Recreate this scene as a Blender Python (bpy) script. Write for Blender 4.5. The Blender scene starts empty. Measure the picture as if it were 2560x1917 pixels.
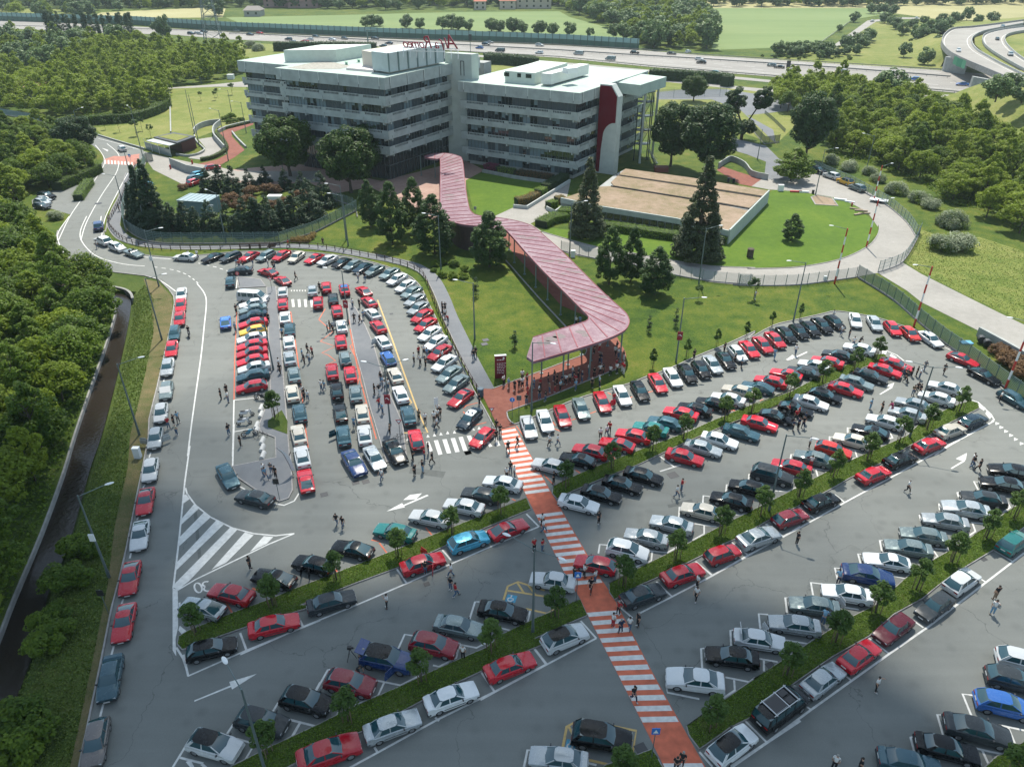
import bpy, bmesh, math, random
from mathutils import Vector, Matrix
from mathutils.geometry import delaunay_2d_cdt, tessellate_polygon
R = math.radians
sc = bpy.context.scene
COL = sc.collection
random.seed(7)

# ------------------------------------------------------------------ camera
CAMH = 52.5; FPX = 1864.0; PITCH = 0.5447; ROLL = 0.0012
cam = bpy.data.objects.new('camera', bpy.data.cameras.new('camera'))
COL.objects.link(cam)
cam.location = (0, 0, CAMH)
cam.rotation_euler = (math.pi/2 - PITCH, 0, 0)
cam.data.sensor_width = 36.0
cam.data.lens = 36.0*FPX/2560.0
cam.data.clip_start = 1.0
cam.data.clip_end = 6000
sc.camera = cam

# ------------------------------------------------------------------ sky, sun, exposure
SUN_EL = 60.0
w = bpy.data.worlds.new('World'); sc.world = w; w.use_nodes = True
nt = w.node_tree; bg = nt.nodes['Background']
sky = nt.nodes.new('ShaderNodeTexSky'); sky.sky_type = 'NISHITA'; sky.sun_disc = False
sky.sun_elevation = R(SUN_EL); sky.sun_rotation = R(1.5); sky.air_density = 1.0; sky.dust_density = .6; sky.ozone_density = 1.3
_hs = nt.nodes.new('ShaderNodeHueSaturation'); _hs.inputs['Saturation'].default_value = .62   # broken cloud whitens the sky light
_tn = nt.nodes.new('ShaderNodeVectorMath'); _tn.operation = 'MULTIPLY'; _tn.inputs[1].default_value = (.90,1.0,1.0)
nt.links.new(sky.outputs[0], _hs.inputs['Color']); nt.links.new(_hs.outputs[0], _tn.inputs[0]); nt.links.new(_tn.outputs[0], bg.inputs[0]); bg.inputs[1].default_value = 0.13
sun = bpy.data.objects.new('sun', bpy.data.lights.new('sun', 'SUN')); COL.objects.link(sun)
sun.data.energy = 4.3; sun.data.angle = R(0.5); sun.data.color = (1.0, 0.94, 0.84)
_d = Vector((-0.03, -math.cos(R(SUN_EL)), -math.sin(R(SUN_EL))))
sun.rotation_euler = _d.to_track_quat('-Z', 'Y').to_euler()
sun.location = (0, 300, 400)
sc.view_settings.view_transform = 'Standard'; sc.view_settings.look = 'None'
sc.view_settings.gamma = 1.0; sc.view_settings.exposure = 0.76

# ------------------------------------------------------------------ survey: image tile points to ground points
ORG = {'E0':(580,100,5.52),'E1':(900,100,5.52),'E2':(1300,150,5.52),'E3':(900,260,5.52),'E5':(1200,880,5.52),'E4':(1160,560,5.018)}
for _k,_y in (('A',0),('B',540),('C',1060),('D',1317)):
    for _i,_x in enumerate((0,600,1200,1760)): ORG[_k+str(_i)] = (_x,_y,2.76)
CP, SP = math.cos(PITCH), math.sin(PITCH)
def G(t, x, y, z=0.0):
    ox, oy, s = ORG[t]
    u = (ox+x/s-1280)/FPX; v = -(oy+y/s-958.5)/FPX
    c, q = math.cos(ROLL), math.sin(ROLL); u, v = c*u-q*v, q*u+c*v
    dz = -SP+v*CP; k = (CAMH-z)/-dz
    return Vector((u*k, (CP+v*SP)*k, z))
def GP(s, z=0.0):
    """'B0 10,20 30,40 C1 5,6' -> list of points on the plane z"""
    out = []; t = None
    for tok in s.split():
        if ',' in tok:
            a, b = tok.split(','); out.append(G(t, float(a), float(b), z))
        else: t = tok
    return out

# ------------------------------------------------------------------ materials
MATS = {}
def newmat(name):
    m = bpy.data.materials.new(name); m.use_nodes = True; MATS[name] = m
    return m, m.node_tree, m.node_tree.nodes['Principled BSDF']
def paint(name, col, metal, spec, coat):
    m, nt, b = newmat(name); L = nt.links.new
    b.inputs['Roughness'].default_value = .22; b.inputs['Metallic'].default_value = metal; b.inputs['Coat Weight'].default_value = coat; b.inputs['Coat Roughness'].default_value = .05; b.inputs['Specular IOR Level'].default_value = spec
    oi = nt.nodes.new('ShaderNodeObjectInfo'); mr = nt.nodes.new('ShaderNodeMapRange'); mr.inputs[3].default_value = .78; mr.inputs[4].default_value = 1.14; L(oi.outputs['Random'], mr.inputs[0])
    n = nt.nodes.new('ShaderNodeTexNoise'); n.inputs['Scale'].default_value = 2.5; n.inputs['Detail'].default_value = 5; g = nt.nodes.new('ShaderNodeNewGeometry'); L(g.outputs['Position'], n.inputs['Vector'])
    m2 = nt.nodes.new('ShaderNodeMapRange'); m2.inputs[1].default_value = .35; m2.inputs[2].default_value = .7; m2.inputs[3].default_value = .16; m2.inputs[4].default_value = .34; L(n.outputs[0], m2.inputs[0]); L(m2.outputs[0], b.inputs['Roughness'])
    v = nt.nodes.new('ShaderNodeVectorMath'); v.operation = 'SCALE'; v.inputs[0].default_value = col; L(mr.outputs[0], v.inputs['Scale']); L(v.outputs[0], b.inputs['Base Color'])
    return m
def plain(name, col, rough=0.6, metal=0.0, coat=0.0, var=0.0, vs=3.0, spec=0.5, bump=0.0, bs=20.0):
    if name in MATS: return MATS[name]
    m, nt, b = newmat(name)
    b.inputs['Base Color'].default_value = (*col, 1); b.inputs['Roughness'].default_value = rough
    b.inputs['Metallic'].default_value = metal; b.inputs['Coat Weight'].default_value = coat
    b.inputs['Coat Roughness'].default_value = 0.05
    b.inputs['Specular IOR Level'].default_value = spec
    tc = nt.nodes.new('ShaderNodeNewGeometry')
    if var > 0:
        n = nt.nodes.new('ShaderNodeTexNoise'); n.inputs['Scale'].default_value = vs; n.inputs['Detail'].default_value = 6
        nt.links.new(tc.outputs['Position'], n.inputs['Vector'])
        mr = nt.nodes.new('ShaderNodeMapRange'); mr.inputs[1].default_value = .3; mr.inputs[2].default_value = .7
        mr.inputs[3].default_value = 1-var; mr.inputs[4].default_value = 1+var
        nt.links.new(n.outputs[0], mr.inputs[0])
        mx = nt.nodes.new('ShaderNodeVectorMath'); mx.operation = 'SCALE'; mx.inputs[0].default_value = col
        nt.links.new(mr.outputs[0], mx.inputs['Scale']); nt.links.new(mx.outputs[0], b.inputs['Base Color'])
    if bump > 0:
        n = nt.nodes.new('ShaderNodeTexNoise'); n.inputs['Scale'].default_value = bs; n.inputs['Detail'].default_value = 4
        nt.links.new(tc.outputs['Position'], n.inputs['Vector'])
        bp = nt.nodes.new('ShaderNodeBump'); bp.inputs['Strength'].default_value = bump; bp.inputs['Distance'].default_value = .05
        nt.links.new(n.outputs[0], bp.inputs['Height']); nt.links.new(bp.outputs[0], b.inputs['Normal'])
    return m
def ground(name, cols, scales=(0.05, 0.6, 6.0), rough=0.95, bump=0.3, bs=8.0, wt=(.5,.3,.2), aniso=None, spec=.3):
    """colour ramp over a mix of noises in world space"""
    m, nt, b = newmat(name); L = nt.links.new
    b.inputs['Roughness'].default_value = rough; b.inputs['Specular IOR Level'].default_value = spec
    geo = nt.nodes.new('ShaderNodeNewGeometry'); src = geo.outputs['Position']
    if aniso:
        mp = nt.nodes.new('ShaderNodeMapping'); mp.inputs['Rotation'].default_value = (0,0,aniso[0]); mp.inputs['Scale'].default_value = (aniso[1], aniso[2], 1)
        L(src, mp.inputs[0]); src = mp.outputs[0]
    acc = None
    for s, ww in zip(scales, wt):
        n = nt.nodes.new('ShaderNodeTexNoise'); n.inputs['Scale'].default_value = s; n.inputs['Detail'].default_value = 5; n.inputs['Roughness'].default_value = .6
        L(src, n.inputs['Vector'])
        mu = nt.nodes.new('ShaderNodeMath'); mu.operation = 'MULTIPLY'; mu.inputs[1].default_value = ww; L(n.outputs[0], mu.inputs[0])
        if acc is None: acc = mu.outputs[0]
        else:
            ad = nt.nodes.new('ShaderNodeMath'); ad.operation = 'ADD'; L(acc, ad.inputs[0]); L(mu.outputs[0], ad.inputs[1]); acc = ad.outputs[0]
    cr = nt.nodes.new('ShaderNodeValToRGB'); e = cr.color_ramp.elements
    e[0].position = .36; e[1].position = .64
    e[0].color = (*cols[0],1); e[1].color = (*cols[-1],1)
    for i, c in enumerate(cols[1:-1]):
        q = e.new(.36+.28*(i+1)/(len(cols)-1)); q.color = (*c,1)
    L(acc, cr.inputs[0]); L(cr.outputs[0], b.inputs['Base Color'])
    if bump:
        n = nt.nodes.new('ShaderNodeTexNoise'); n.inputs['Scale'].default_value = bs; n.inputs['Detail'].default_value = 5
        L(geo.outputs['Position'], n.inputs['Vector'])
        bp = nt.nodes.new('ShaderNodeBump'); bp.inputs['Strength'].default_value = bump; bp.inputs['Distance'].default_value = .15
        L(n.outputs[0], bp.inputs['Height']); L(bp.outputs[0], b.inputs['Normal'])
    return m
def leafmat(name, c1, c2, trans=.28):
    m, nt, b = newmat(name); L = nt.links.new
    geo = nt.nodes.new('ShaderNodeNewGeometry'); cr = nt.nodes.new('ShaderNodeValToRGB')
    cr.color_ramp.elements[0].color = (*c1,1); cr.color_ramp.elements[1].color = (*c2,1)
    oi = nt.nodes.new('ShaderNodeObjectInfo')
    mx = nt.nodes.new('ShaderNodeMath'); mx.operation='MULTIPLY_ADD'; mx.inputs[1].default_value=.55
    m2 = nt.nodes.new('ShaderNodeMath'); m2.operation='MULTIPLY'; m2.inputs[1].default_value=.45
    L(oi.outputs['Random'], m2.inputs[0]); L(geo.outputs['Random Per Island'], mx.inputs[0]); L(m2.outputs[0], mx.inputs[2])
    L(mx.outputs[0], cr.inputs[0]); L(cr.outputs[0], b.inputs['Base Color'])
    b.inputs['Roughness'].default_value = .55; b.inputs['Specular IOR Level'].default_value = .25
    tr = nt.nodes.new('ShaderNodeBsdfTranslucent'); ms = nt.nodes.new('ShaderNodeMixShader'); ms.inputs[0].default_value = trans
    L(cr.outputs[0], tr.inputs[0]); L(b.outputs[0], ms.inputs[1]); L(tr.outputs[0], ms.inputs[2])
    L(ms.outputs[0], nt.nodes['Material Output'].inputs[0])
    return m

ASPHALT = ground('asphalt', [(.140,.149,.137),(.160,.169,.157),(.182,.190,.176)], scales=(.04,.35,14), wt=(.35,.2,.45), rough=.85, bump=.12, bs=30)
def _detail_asphalt(m):
    nt = m.node_tree; L = nt.links.new; b = nt.nodes['Principled BSDF']
    src = b.inputs['Base Color'].links[0].from_socket
    geo = nt.nodes.new('ShaderNodeNewGeometry')
    v = nt.nodes.new('ShaderNodeTexVoronoi'); v.feature = 'DISTANCE_TO_EDGE'; v.inputs['Scale'].default_value = .055
    nz = nt.nodes.new('ShaderNodeTexNoise'); nz.inputs['Scale'].default_value = .35; nz.inputs['Detail'].default_value = 6
    L(geo.outputs['Position'], nz.inputs['Vector'])
    mv = nt.nodes.new('ShaderNodeVectorMath'); mv.operation = 'MULTIPLY_ADD'; mv.inputs[1].default_value = (5,5,0)
    L(nz.outputs['Color'], mv.inputs[0]); L(geo.outputs['Position'], mv.inputs[2]); L(mv.outputs[0], v.inputs['Vector'])
    mr = nt.nodes.new('ShaderNodeMapRange'); mr.inputs[1].default_value = 0.0; mr.inputs[2].default_value = .0022; mr.inputs[3].default_value = .6; mr.inputs[4].default_value = 1
    L(v.outputs[0], mr.inputs[0])
    sc_ = nt.nodes.new('ShaderNodeVectorMath'); sc_.operation = 'SCALE'; L(src, sc_.inputs[0]); L(mr.outputs[0], sc_.inputs['Scale'])
    # oil spots
    v2 = nt.nodes.new('ShaderNodeTexVoronoi'); v2.inputs['Scale'].default_value = .55; L(geo.outputs['Position'], v2.inputs['Vector'])
    m2 = nt.nodes.new('ShaderNodeMapRange'); m2.inputs[1].default_value = .10; m2.inputs[2].default_value = .34; m2.inputs[3].default_value = .88; m2.inputs[4].default_value = 1
    L(v2.outputs['Distance'], m2.inputs[0])
    # paving lanes: long soft streaks
    mp = nt.nodes.new('ShaderNodeMapping'); mp.inputs['Rotation'].default_value = (0,0,-.52); mp.inputs['Scale'].default_value = (.05,.9,1); L(geo.outputs['Position'], mp.inputs[0])
    n3 = nt.nodes.new('ShaderNodeTexNoise'); n3.inputs['Scale'].default_value = 1.0; n3.inputs['Detail'].default_value = 3; L(mp.outputs[0], n3.inputs['Vector'])
    m3 = nt.nodes.new('ShaderNodeMapRange'); m3.inputs[1].default_value = .35; m3.inputs[2].default_value = .68; m3.inputs[3].default_value = .95; m3.inputs[4].default_value = 1.05; L(n3.outputs[0], m3.inputs[0])
    q1 = nt.nodes.new('ShaderNodeMath'); q1.operation = 'MULTIPLY'; L(m2.outputs[0], q1.inputs[0]); L(m3.outputs[0], q1.inputs[1])
    s2 = nt.nodes.new('ShaderNodeVectorMath'); s2.operation = 'SCALE'; L(sc_.outputs[0], s2.inputs[0]); L(q1.outputs[0], s2.inputs['Scale'])
    L(s2.outputs[0], b.inputs['Base Color'])
_detail_asphalt(ASPHALT)
CONC_ROAD = ground('concrete_road', [(.22,.21,.19),(.27,.26,.235),(.33,.315,.29)], scales=(.1,1.0,10), wt=(.4,.25,.35), rough=.9, bump=.05)
PATHM = ground('path_asphalt', [(.12,.13,.14),(.15,.16,.17),(.18,.185,.19)], scales=(.1,1.0,10), rough=.9, bump=.05)
GRASS = ground('grass', [(.016,.042,.003),(.042,.080,.005),(.085,.112,.010),(.15,.135,.03)], scales=(.06,.4,3), wt=(.38,.34,.28), bump=.9, bs=5)
GRASS_DK = ground('verge_grass', [(.030,.055,.007),(.055,.09,.011),(.10,.115,.028)], scales=(.15,1.2,7), wt=(.35,.3,.35), bump=1.0, bs=9)
GRASS_LT = ground('meadow', [(.075,.115,.014),(.125,.155,.028),(.18,.19,.05),(.23,.215,.075)], scales=(.03,.25,1.6), wt=(.36,.32,.32), bump=.6, bs=2)
FIELD = ground('crop_field', [(.11,.165,.055),(.145,.20,.07),(.19,.235,.095)], scales=(.006,.03,.5), wt=(.5,.3,.2), bump=.3, bs=1, aniso=(.3,.3,2.2))
FIELD_Y = ground('dry_field', [(.24,.23,.10),(.30,.28,.13),(.35,.33,.17)], scales=(.006,.03,.5), wt=(.5,.3,.2), bump=.2, bs=1)
DRYGRASS = ground('dry_roof_grass', [(.11,.12,.045),(.21,.165,.10),(.28,.21,.15),(.34,.26,.19)], scales=(.10,.7,4), wt=(.4,.3,.3), bump=.6, bs=6)
SOIL = ground('soil_bank', [(.05,.075,.015),(.11,.10,.04),(.17,.13,.065)], scales=(.2,1.0,6), wt=(.4,.3,.3), bump=.8, bs=6)
LAWN = ground('mown_lawn', [(.045,.095,.006),(.07,.13,.008),(.11,.165,.014)], scales=(.08,.8,6), wt=(.4,.3,.3), bump=.4, bs=8)
REDP = ground('red_paving', [(.14,.048,.032),(.20,.07,.048),(.25,.095,.065)], scales=(.15,1.2,9), wt=(.4,.3,.3), rough=.85, bump=.1)
PINKP = ground('pink_paving', [(.26,.16,.13),(.33,.22,.18),(.38,.27,.22)], scales=(.15,1.2,9), rough=.85, bump=.1)
WHITE = plain('road_paint', (.56,.56,.53), .7, var=.14, vs=2.5)
ORANGE = plain('orange_paint', (.50,.115,.055), .75, var=.22, vs=1.3)
YEL = plain('ochre_paint', (.50,.34,.12), .7, var=.15, vs=5)
KERB = plain('kerb_stone', (.27,.26,.25), .85, var=.2, vs=2)
CONC = plain('concrete', (.30,.315,.30), .85, var=.14, vs=.8, bump=.2, bs=6)
CONC_DK = plain('dark_concrete', (.23,.23,.22), .9, var=.2, vs=1)
STEELG = plain('grey_green_steel', (.14,.20,.20), .5, metal=.3)
DARKM = plain('dark_metal', (.03,.032,.035), .5)
WHITEM = plain('white_metal', (.72,.73,.72), .4)
BLACK = plain('black_plastic', (.018,.018,.02), .45)
BARK = plain('bark', (.07,.055,.04), .95, var=.3, vs=4)

# ------------------------------------------------------------------ mesh helpers
class MB:
    def __init__(s): s.v = []; s.f = []; s.m = []; s.cm = 0
    def add(s, vs, fs):
        o = len(s.v); s.v += [tuple(v) for v in vs]
        for f in fs: s.f.append([i+o for i in f]); s.m.append(s.cm)
    def quad(s, a, b, c, d): s.add([a,b,c,d], [(0,1,2,3)])
    def box(s, c, d, rz=0, rot=None):
        hx, hy, hz = d[0]/2, d[1]/2, d[2]/2
        P = [Vector((x,y,z)) for z in (-hz,hz) for x,y in ((-hx,-hy),(hx,-hy),(hx,hy),(-hx,hy))]
        M = rot if rot is not None else Matrix.Rotation(rz, 3, 'Z')
        P = [M@p+Vector(c) for p in P]
        s.add(P, [(3,2,1,0),(4,5,6,7),(0,1,5,4),(1,2,6,5),(2,3,7,6),(3,0,4,7)])
    def prism(s, poly, z0, z1, bottom=True):
        n = len(poly); P = [Vector((p[0],p[1],z0)) for p in poly]+[Vector((p[0],p[1],z1)) for p in poly]
        A = sum(poly[i][0]*poly[(i+1)%n][1]-poly[(i+1)%n][0]*poly[i][1] for i in range(n))
        fs = [(i,(i+1)%n,n+(i+1)%n,n+i) for i in range(n)]
        top = tuple(range(n,2*n)); bot = tuple(reversed(range(n)))
        if A < 0:
            fs = [tuple(reversed(f)) for f in fs]; top = tuple(reversed(top)); bot = tuple(reversed(bot))
        s.add(P, fs+[top]+([bot] if bottom else []))
    def tube(s, p0, p1, r0, r1=None, n=8, cap=True):
        r1 = r0 if r1 is None else r1
        p0 = Vector(p0); p1 = Vector(p1); d = (p1-p0)
        if d.length < 1e-6: return
        q = d.to_track_quat('Z','Y'); P = []
        for p, r in ((p0,r0),(p1,r1)):
            for i in range(n):
                a = 2*math.pi*i/n; P.append(p+q@Vector((r*math.cos(a), r*math.sin(a), 0)))
        fs = [(i,(i+1)%n,n+(i+1)%n,n+i) for i in range(n)]
        if cap: fs += [tuple(reversed(range(n))), tuple(range(n,2*n))]
        s.add(P, fs)
    def ell(s, c, r, nu=10, nv=6, rot=None):
        P = []; c = Vector(c)
        for j in range(1,nv):
            th = math.pi*j/nv
            for i in range(nu):
                a = 2*math.pi*i/nu
                p = Vector((r[0]*math.sin(th)*math.cos(a), r[1]*math.sin(th)*math.sin(a), r[2]*math.cos(th)))
                P.append(c+(rot@p if rot else p))
        P.append(c+(rot@Vector((0,0,r[2])) if rot else Vector((0,0,r[2])))); P.append(c-(rot@Vector((0,0,r[2])) if rot else Vector((0,0,r[2]))))
        t, b = len(P)-2, len(P)-1; fs = []
        for j in range(nv-2):
            for i in range(nu):
                fs.append((j*nu+i,(j+1)*nu+i,(j+1)*nu+(i+1)%nu,j*nu+(i+1)%nu))
        for i in range(nu):
            fs.append((t,i,(i+1)%nu)); fs.append((b,(nv-2)*nu+(i+1)%nu,(nv-2)*nu+i))
        s.add(P, fs)
    def mesh(s, name, mats, smooth=False, angle=None):
        me = bpy.data.meshes.new(name); me.from_pydata(s.v, [], s.f)
        for m in (mats if isinstance(mats,(list,tuple)) else [mats]): me.materials.append(m)
        if any(s.m): me.polygons.foreach_set('material_index', s.m)
        if smooth or angle:
            me.polygons.foreach_set('use_smooth', [True]*len(me.polygons))
            if angle: me.set_sharp_from_angle(angle=R(angle))
        me.update(); return me
    def build(s, name, mats, parent=None, smooth=False, angle=None):
        return obj(name, s.mesh(name, mats, smooth, angle), parent)
def obj(name, me, parent=None):
    o = bpy.data.objects.new(name, me); COL.objects.link(o)
    if parent is not None: o.parent = parent
    return o
def tag(o, label=None, cat=None, group=None, kind=None):
    if label: o['label'] = label
    if cat: o['category'] = cat
    if group: o['group'] = group
    if kind: o['kind'] = kind
    return o
def empty(name, loc=(0,0,0), rz=0, label=None, cat=None, group=None):
    o = bpy.data.objects.new(name, None); COL.objects.link(o); o.empty_display_size = .3
    o.location = loc; o.rotation_euler = (0,0,rz)
    return tag(o, label, cat, group)
CHILD = {}
def _unused_reg(root):
    """remember the children lists of a prototype (fast copying)"""
    L = [o for o in bpy.data.objects]
    ch = {}
    for o in L:
        if o.parent: ch.setdefault(o.parent.name, []).append(o)
    CHILD.update(ch)
def copy_tree(o, parent=None):
    c = o.copy(); COL.objects.link(c)
    if parent is not None: c.parent = parent
    for ch in CHILD.get(o.name, []): copy_tree(ch, c)
    return c
PROTO_USED = set()
def place(proto, loc, rz=0, scale=1.0, label=None, cat=None, group=None):
    """first use moves the prototype itself, later uses copy it"""
    if proto.name in PROTO_USED: o = copy_tree(proto)
    else: PROTO_USED.add(proto.name); o = proto
    o.location = loc; o.rotation_euler = (0,0,rz)
    o.scale = (scale,)*3 if not isinstance(scale,(tuple,list)) else scale
    for k,v in (('label',label),('category',cat),('group',group)):
        if v: o[k] = v
    return o
ORD = ['first','second','third','fourth','fifth','sixth','seventh','eighth','ninth','tenth','eleventh','twelfth','thirteenth','fourteenth','fifteenth','sixteenth','seventeenth','eighteenth','nineteenth','twentieth']
ORD += ['twenty-'+x for x in ORD[:9]]+['thirtieth']+['thirty-'+x for x in ORD[:9]]+['fortieth']+['forty-'+x for x in ORD[:9]]+['fiftieth']+['fifty-'+x for x in ORD[:9]]+['sixtieth']+['sixty-'+x for x in ORD[:9]]

def sheet(name, pts, z, mat, kind='structure', label=None, cat=None):
    """flat polygon, triangulated, slightly above the one below"""
    P = [Vector((p[0],p[1],0)) for p in pts]
    tris = tessellate_polygon([P])
    mb = MB(); fs = []
    for t in tris:
        a,b,c = (P[i] for i in t)
        fs.append(t if (b-a).cross(c-a).z > 0 else (t[0],t[2],t[1]))
    mb.add([(p.x,p.y,z) for p in P], fs)
    o = mb.build(name, mat); 
    if kind: o['kind'] = kind
    return tag(o, label, cat)
def smooth_line(pts, n=4, closed=False):
    """Catmull-Rom through the points"""
    out = []; N = len(pts)
    rng = range(N) if closed else range(N-1)
    for i in rng:
        p0 = pts[(i-1)%N] if closed or i>0 else pts[0]; p1 = pts[i]; p2 = pts[(i+1)%N]
        p3 = pts[(i+2)%N] if closed or i+2<N else pts[-1]
        for k in range(n):
            t = k/n
            out.append(.5*((2*p1)+(-p0+p2)*t+(2*p0-5*p1+4*p2-p3)*t*t+(-p0+3*p1-3*p2+p3)*t**3))
    if not closed: out.append(pts[-1].copy())
    return out
def ribbon(mb, pts, w, z0, z1=None, off=0.0):
    """band of width w along a polyline; with z1 a solid kerb or wall"""
    n = len(pts); L_, R_ = [], []
    for i,p in enumerate(pts):
        a = pts[max(i-1,0)]; b = pts[min(i+1,n-1)]; d = Vector((b.x-a.x,b.y-a.y,0))
        if d.length < 1e-6: d = Vector((1,0,0))
        d.normalize(); nn = Vector((-d.y,d.x,0)); q = Vector((p.x,p.y,0))
        L_.append(q+nn*(off+w/2)); R_.append(q+nn*(off-w/2))
    Z = lambda P,z:[Vector((p.x,p.y,z)) for p in P]
    if z1 is None:
        mb.add(Z(R_,z0)+Z(L_,z0), [(i,i+1,n+i+1,n+i) for i in range(n-1)])
    else:
        mb.add(Z(R_,z0)+Z(L_,z0)+Z(R_,z1)+Z(L_,z1),
          [(2*n+i,2*n+i+1,3*n+i+1,3*n+i) for i in range(n-1)]+[(i,i+1,2*n+i+1,2*n+i) for i in range(n-1)]
          +[(n+i+1,n+i,3*n+i,3*n+i+1) for i in range(n-1)]+[(0,2*n,3*n,n),(n-1,2*n-1,4*n-1,3*n-1)])
    return L_, R_
def samp(pts, step):
    """points every `step` metres along a polyline, with directions"""
    out = []; acc = 0.0
    for a,b in zip(pts,pts[1:]):
        d = Vector((b.x-a.x,b.y-a.y,0)); L = d.length
        if L < 1e-6: continue
        t = acc
        while t < L: out.append((Vector((a.x,a.y,0))+d*(t/L), d.normalized())); t += step
        acc = t-L
    return out

# ------------------------------------------------------------------ cloud overhead that shades the near part of the car park
def make_cloud():
    m = bpy.data.materials.new('cloud_vapour'); m.use_nodes = True; nt = m.node_tree; b = nt.nodes['Principled BSDF']
    b.inputs['Base Color'].default_value = (.85,.86,.88,1); b.inputs['Roughness'].default_value = 1; b.inputs['Alpha'].default_value = .15
    g = random.Random(12); mb = MB(); zc = 520.0; off = zc/math.tan(R(60.0))
    for _ in range(46):
        x = g.uniform(-95,22); y = g.uniform(-35,74)
        if x > 5 and y > 42: continue
        r = g.uniform(15,26)
        mb.ell((x+.03*off, y+off, zc+g.uniform(-14,14)), (r*1.25,r,r*.55), 20, 12)
    o = mb.build('cloud', m, smooth=True); o['kind'] = 'structure'
    m2 = m.copy(); m2.name = 'thin_cloud_vapour'; m2.node_tree.nodes['Principled BSDF'].inputs['Alpha'].default_value = .10
    mb = MB()
    for _ in range(26):
        x = g.uniform(5,85); y = g.uniform(-30,66-.25*x); r = g.uniform(16,26)
        mb.ell((x+.03*off, y+off, zc+g.uniform(-14,14)), (r*1.25,r,r*.5), 20, 12)
    o = mb.build('cloud', m2, smooth=True); o['kind'] = 'structure'
make_cloud()
# ================================================================== GROUND
creek_l = smooth_line(GP('B0 640,500 800,600 745,850 640,1150 520,1500 C0 440,330 290,740 100,1190 20,1400', 0), 3)
creek_r = smooth_line(GP('B0 912,545 892,720 822,1050 712,1480 C0 625,300 475,830 345,1120 D0 262,760 60,1330', -.55), 3)
for _c in (creek_l, creek_r): _v = (_c[-1]-_c[-8]).normalized(); _c += [_c[-1]+_v*12, _c[-1]+_v*45]
for p in creek_l+creek_r: p.z = 0
def base_ground():
    inner = creek_l+creek_r[::-1]
    out_r = []
    for i,p in enumerate(creek_r):
        a = creek_r[max(i-1,0)]; b = creek_r[min(i+1,len(creek_r)-1)]; d = (b-a).normalized()
        out_r.append(p+Vector((-d.y,d.x,0))*(1.7 if i > 0 else .8))
    outer = [p+Vector((-.12,0.02,0)) for p in creek_l]+out_r[::-1]
    rect = [Vector((-2600,-80,0)),Vector((2600,-80,0)),Vector((2600,4200,0)),Vector((-2600,4200,0))]
    vs = []; es = []; zs = []
    for loop, z in ((inner,-.75),(outer,0.0),(rect,0.0)):
        o = len(vs); vs += [Vector((p.x,p.y)) for p in loop]; zs += [z]*len(loop)
        es += [(o+i,o+(i+1)%len(loop)) for i in range(len(loop))]
    r = delaunay_2d_cdt(vs, es, [], 0, 1e-4)
    V = []
    for i,v in enumerate(r[0]):
        src = r[3][i]; V.append((v.x, v.y, zs[src[0]] if src else 0.0))
    mb = MB(); mb.add(V, [tuple(f) for f in r[2]])
    o = mb.build('ground', GRASS_DK); o['kind'] = 'structure'
    return inner
_inner = base_ground()
WATER, _nt, _b = newmat('creek_water'); _b.inputs['Base Color'].default_value = (.022,.018,.014,1); _b.inputs['Roughness'].default_value = .16; _b.inputs['Specular IOR Level'].default_value = .22
_n = _nt.nodes.new('ShaderNodeTexNoise'); _n.inputs['Scale'].default_value = 2.2; _n.inputs['Detail'].default_value = 4
_g = _nt.nodes.new('ShaderNodeNewGeometry'); _nt.links.new(_g.outputs['Position'], _n.inputs['Vector'])
_bp = _nt.nodes.new('ShaderNodeBump'); _bp.inputs['Strength'].default_value = .5; _bp.inputs['Distance'].default_value = .08
_nt.links.new(_n.outputs[0], _bp.inputs['Height']); _nt.links.new(_bp.outputs[0], _b.inputs['Normal'])
sheet('creek_water', _inner, -.5, WATER)
mb = MB(); ribbon(mb, creek_l, .22, -1.0, .02, off=-.12); o = mb.build('retaining_wall', CONC_DK, None)
tag(o, 'long grey concrete retaining wall along the left bank of the creek', 'wall')
mb = MB(); ribbon(mb, smooth_line(GP('B0 620,492 760,492 860,510 905,540 918,575', 0),3), .4, -1.5, .35)
tag(mb.build('culvert_wall', CONC_DK), 'short curved dark concrete culvert wall where the creek ends', 'wall')

S = sheet
S('lawn_field', GP('A0 0,1656 0,60 A3 2208,60 2208,1656 B3 2208,1300 B2 1300,1060 B1 1700,1400 1300,600 800,290 B0 1200,285 A0 720,1656'), .010, GRASS)
S('meadow_right', GP('A3 1180,560 2208,760 2208,1656 B3 2208,1330 1640,1000 1050,420 1500,100 A3 1500,1656 1100,1200 780,1180 600,900'), .016, GRASS)
S('sunny_meadow', GP('B3 1380,320 1500,100 A3 1500,1590 1700,1656 B3 1900,150 2208,250 2208,740 2000,640 1600,450'), .022, GRASS_LT)
S('embankment_toe', GP('A3 1380,640 2208,690 2208,1250 1900,930 1600,760'), .030, GRASS_LT)
S('dry_lawn', GP('A0 650,880 900,850 1150,760 1175,640 1200,600 1700,600 1750,850 1540,880 1340,960 1000,1020 720,935'), .018, GRASS_LT)
S('mown_lawn', GP('A1 1560,1240 1690,1180 2208,1215 A2 650,1250 630,1260 240,1435 100,1490 A1 1620,1490'), .022, LAWN)
S('hedge_lawn', GP('B2 430,110 480,80 700,110 1700,110 1900,-60 A3 700,1100 A3 1200,1560 B3 1200,120 1080,250 800,335 300,365 B2 1600,350 900,240'), .020, LAWN)
S('yellow_strip', GP('A1 0,290 600,330 2050,450 2100,500 1640,520 1640,460 0,440'), .022, GRASS_LT)
S('kart_lawn', GP('A2 1200,560 2208,640 2208,760 A3 800,700 500,1000 200,900 A2 1220,860'), .022, GRASS_LT)
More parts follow.
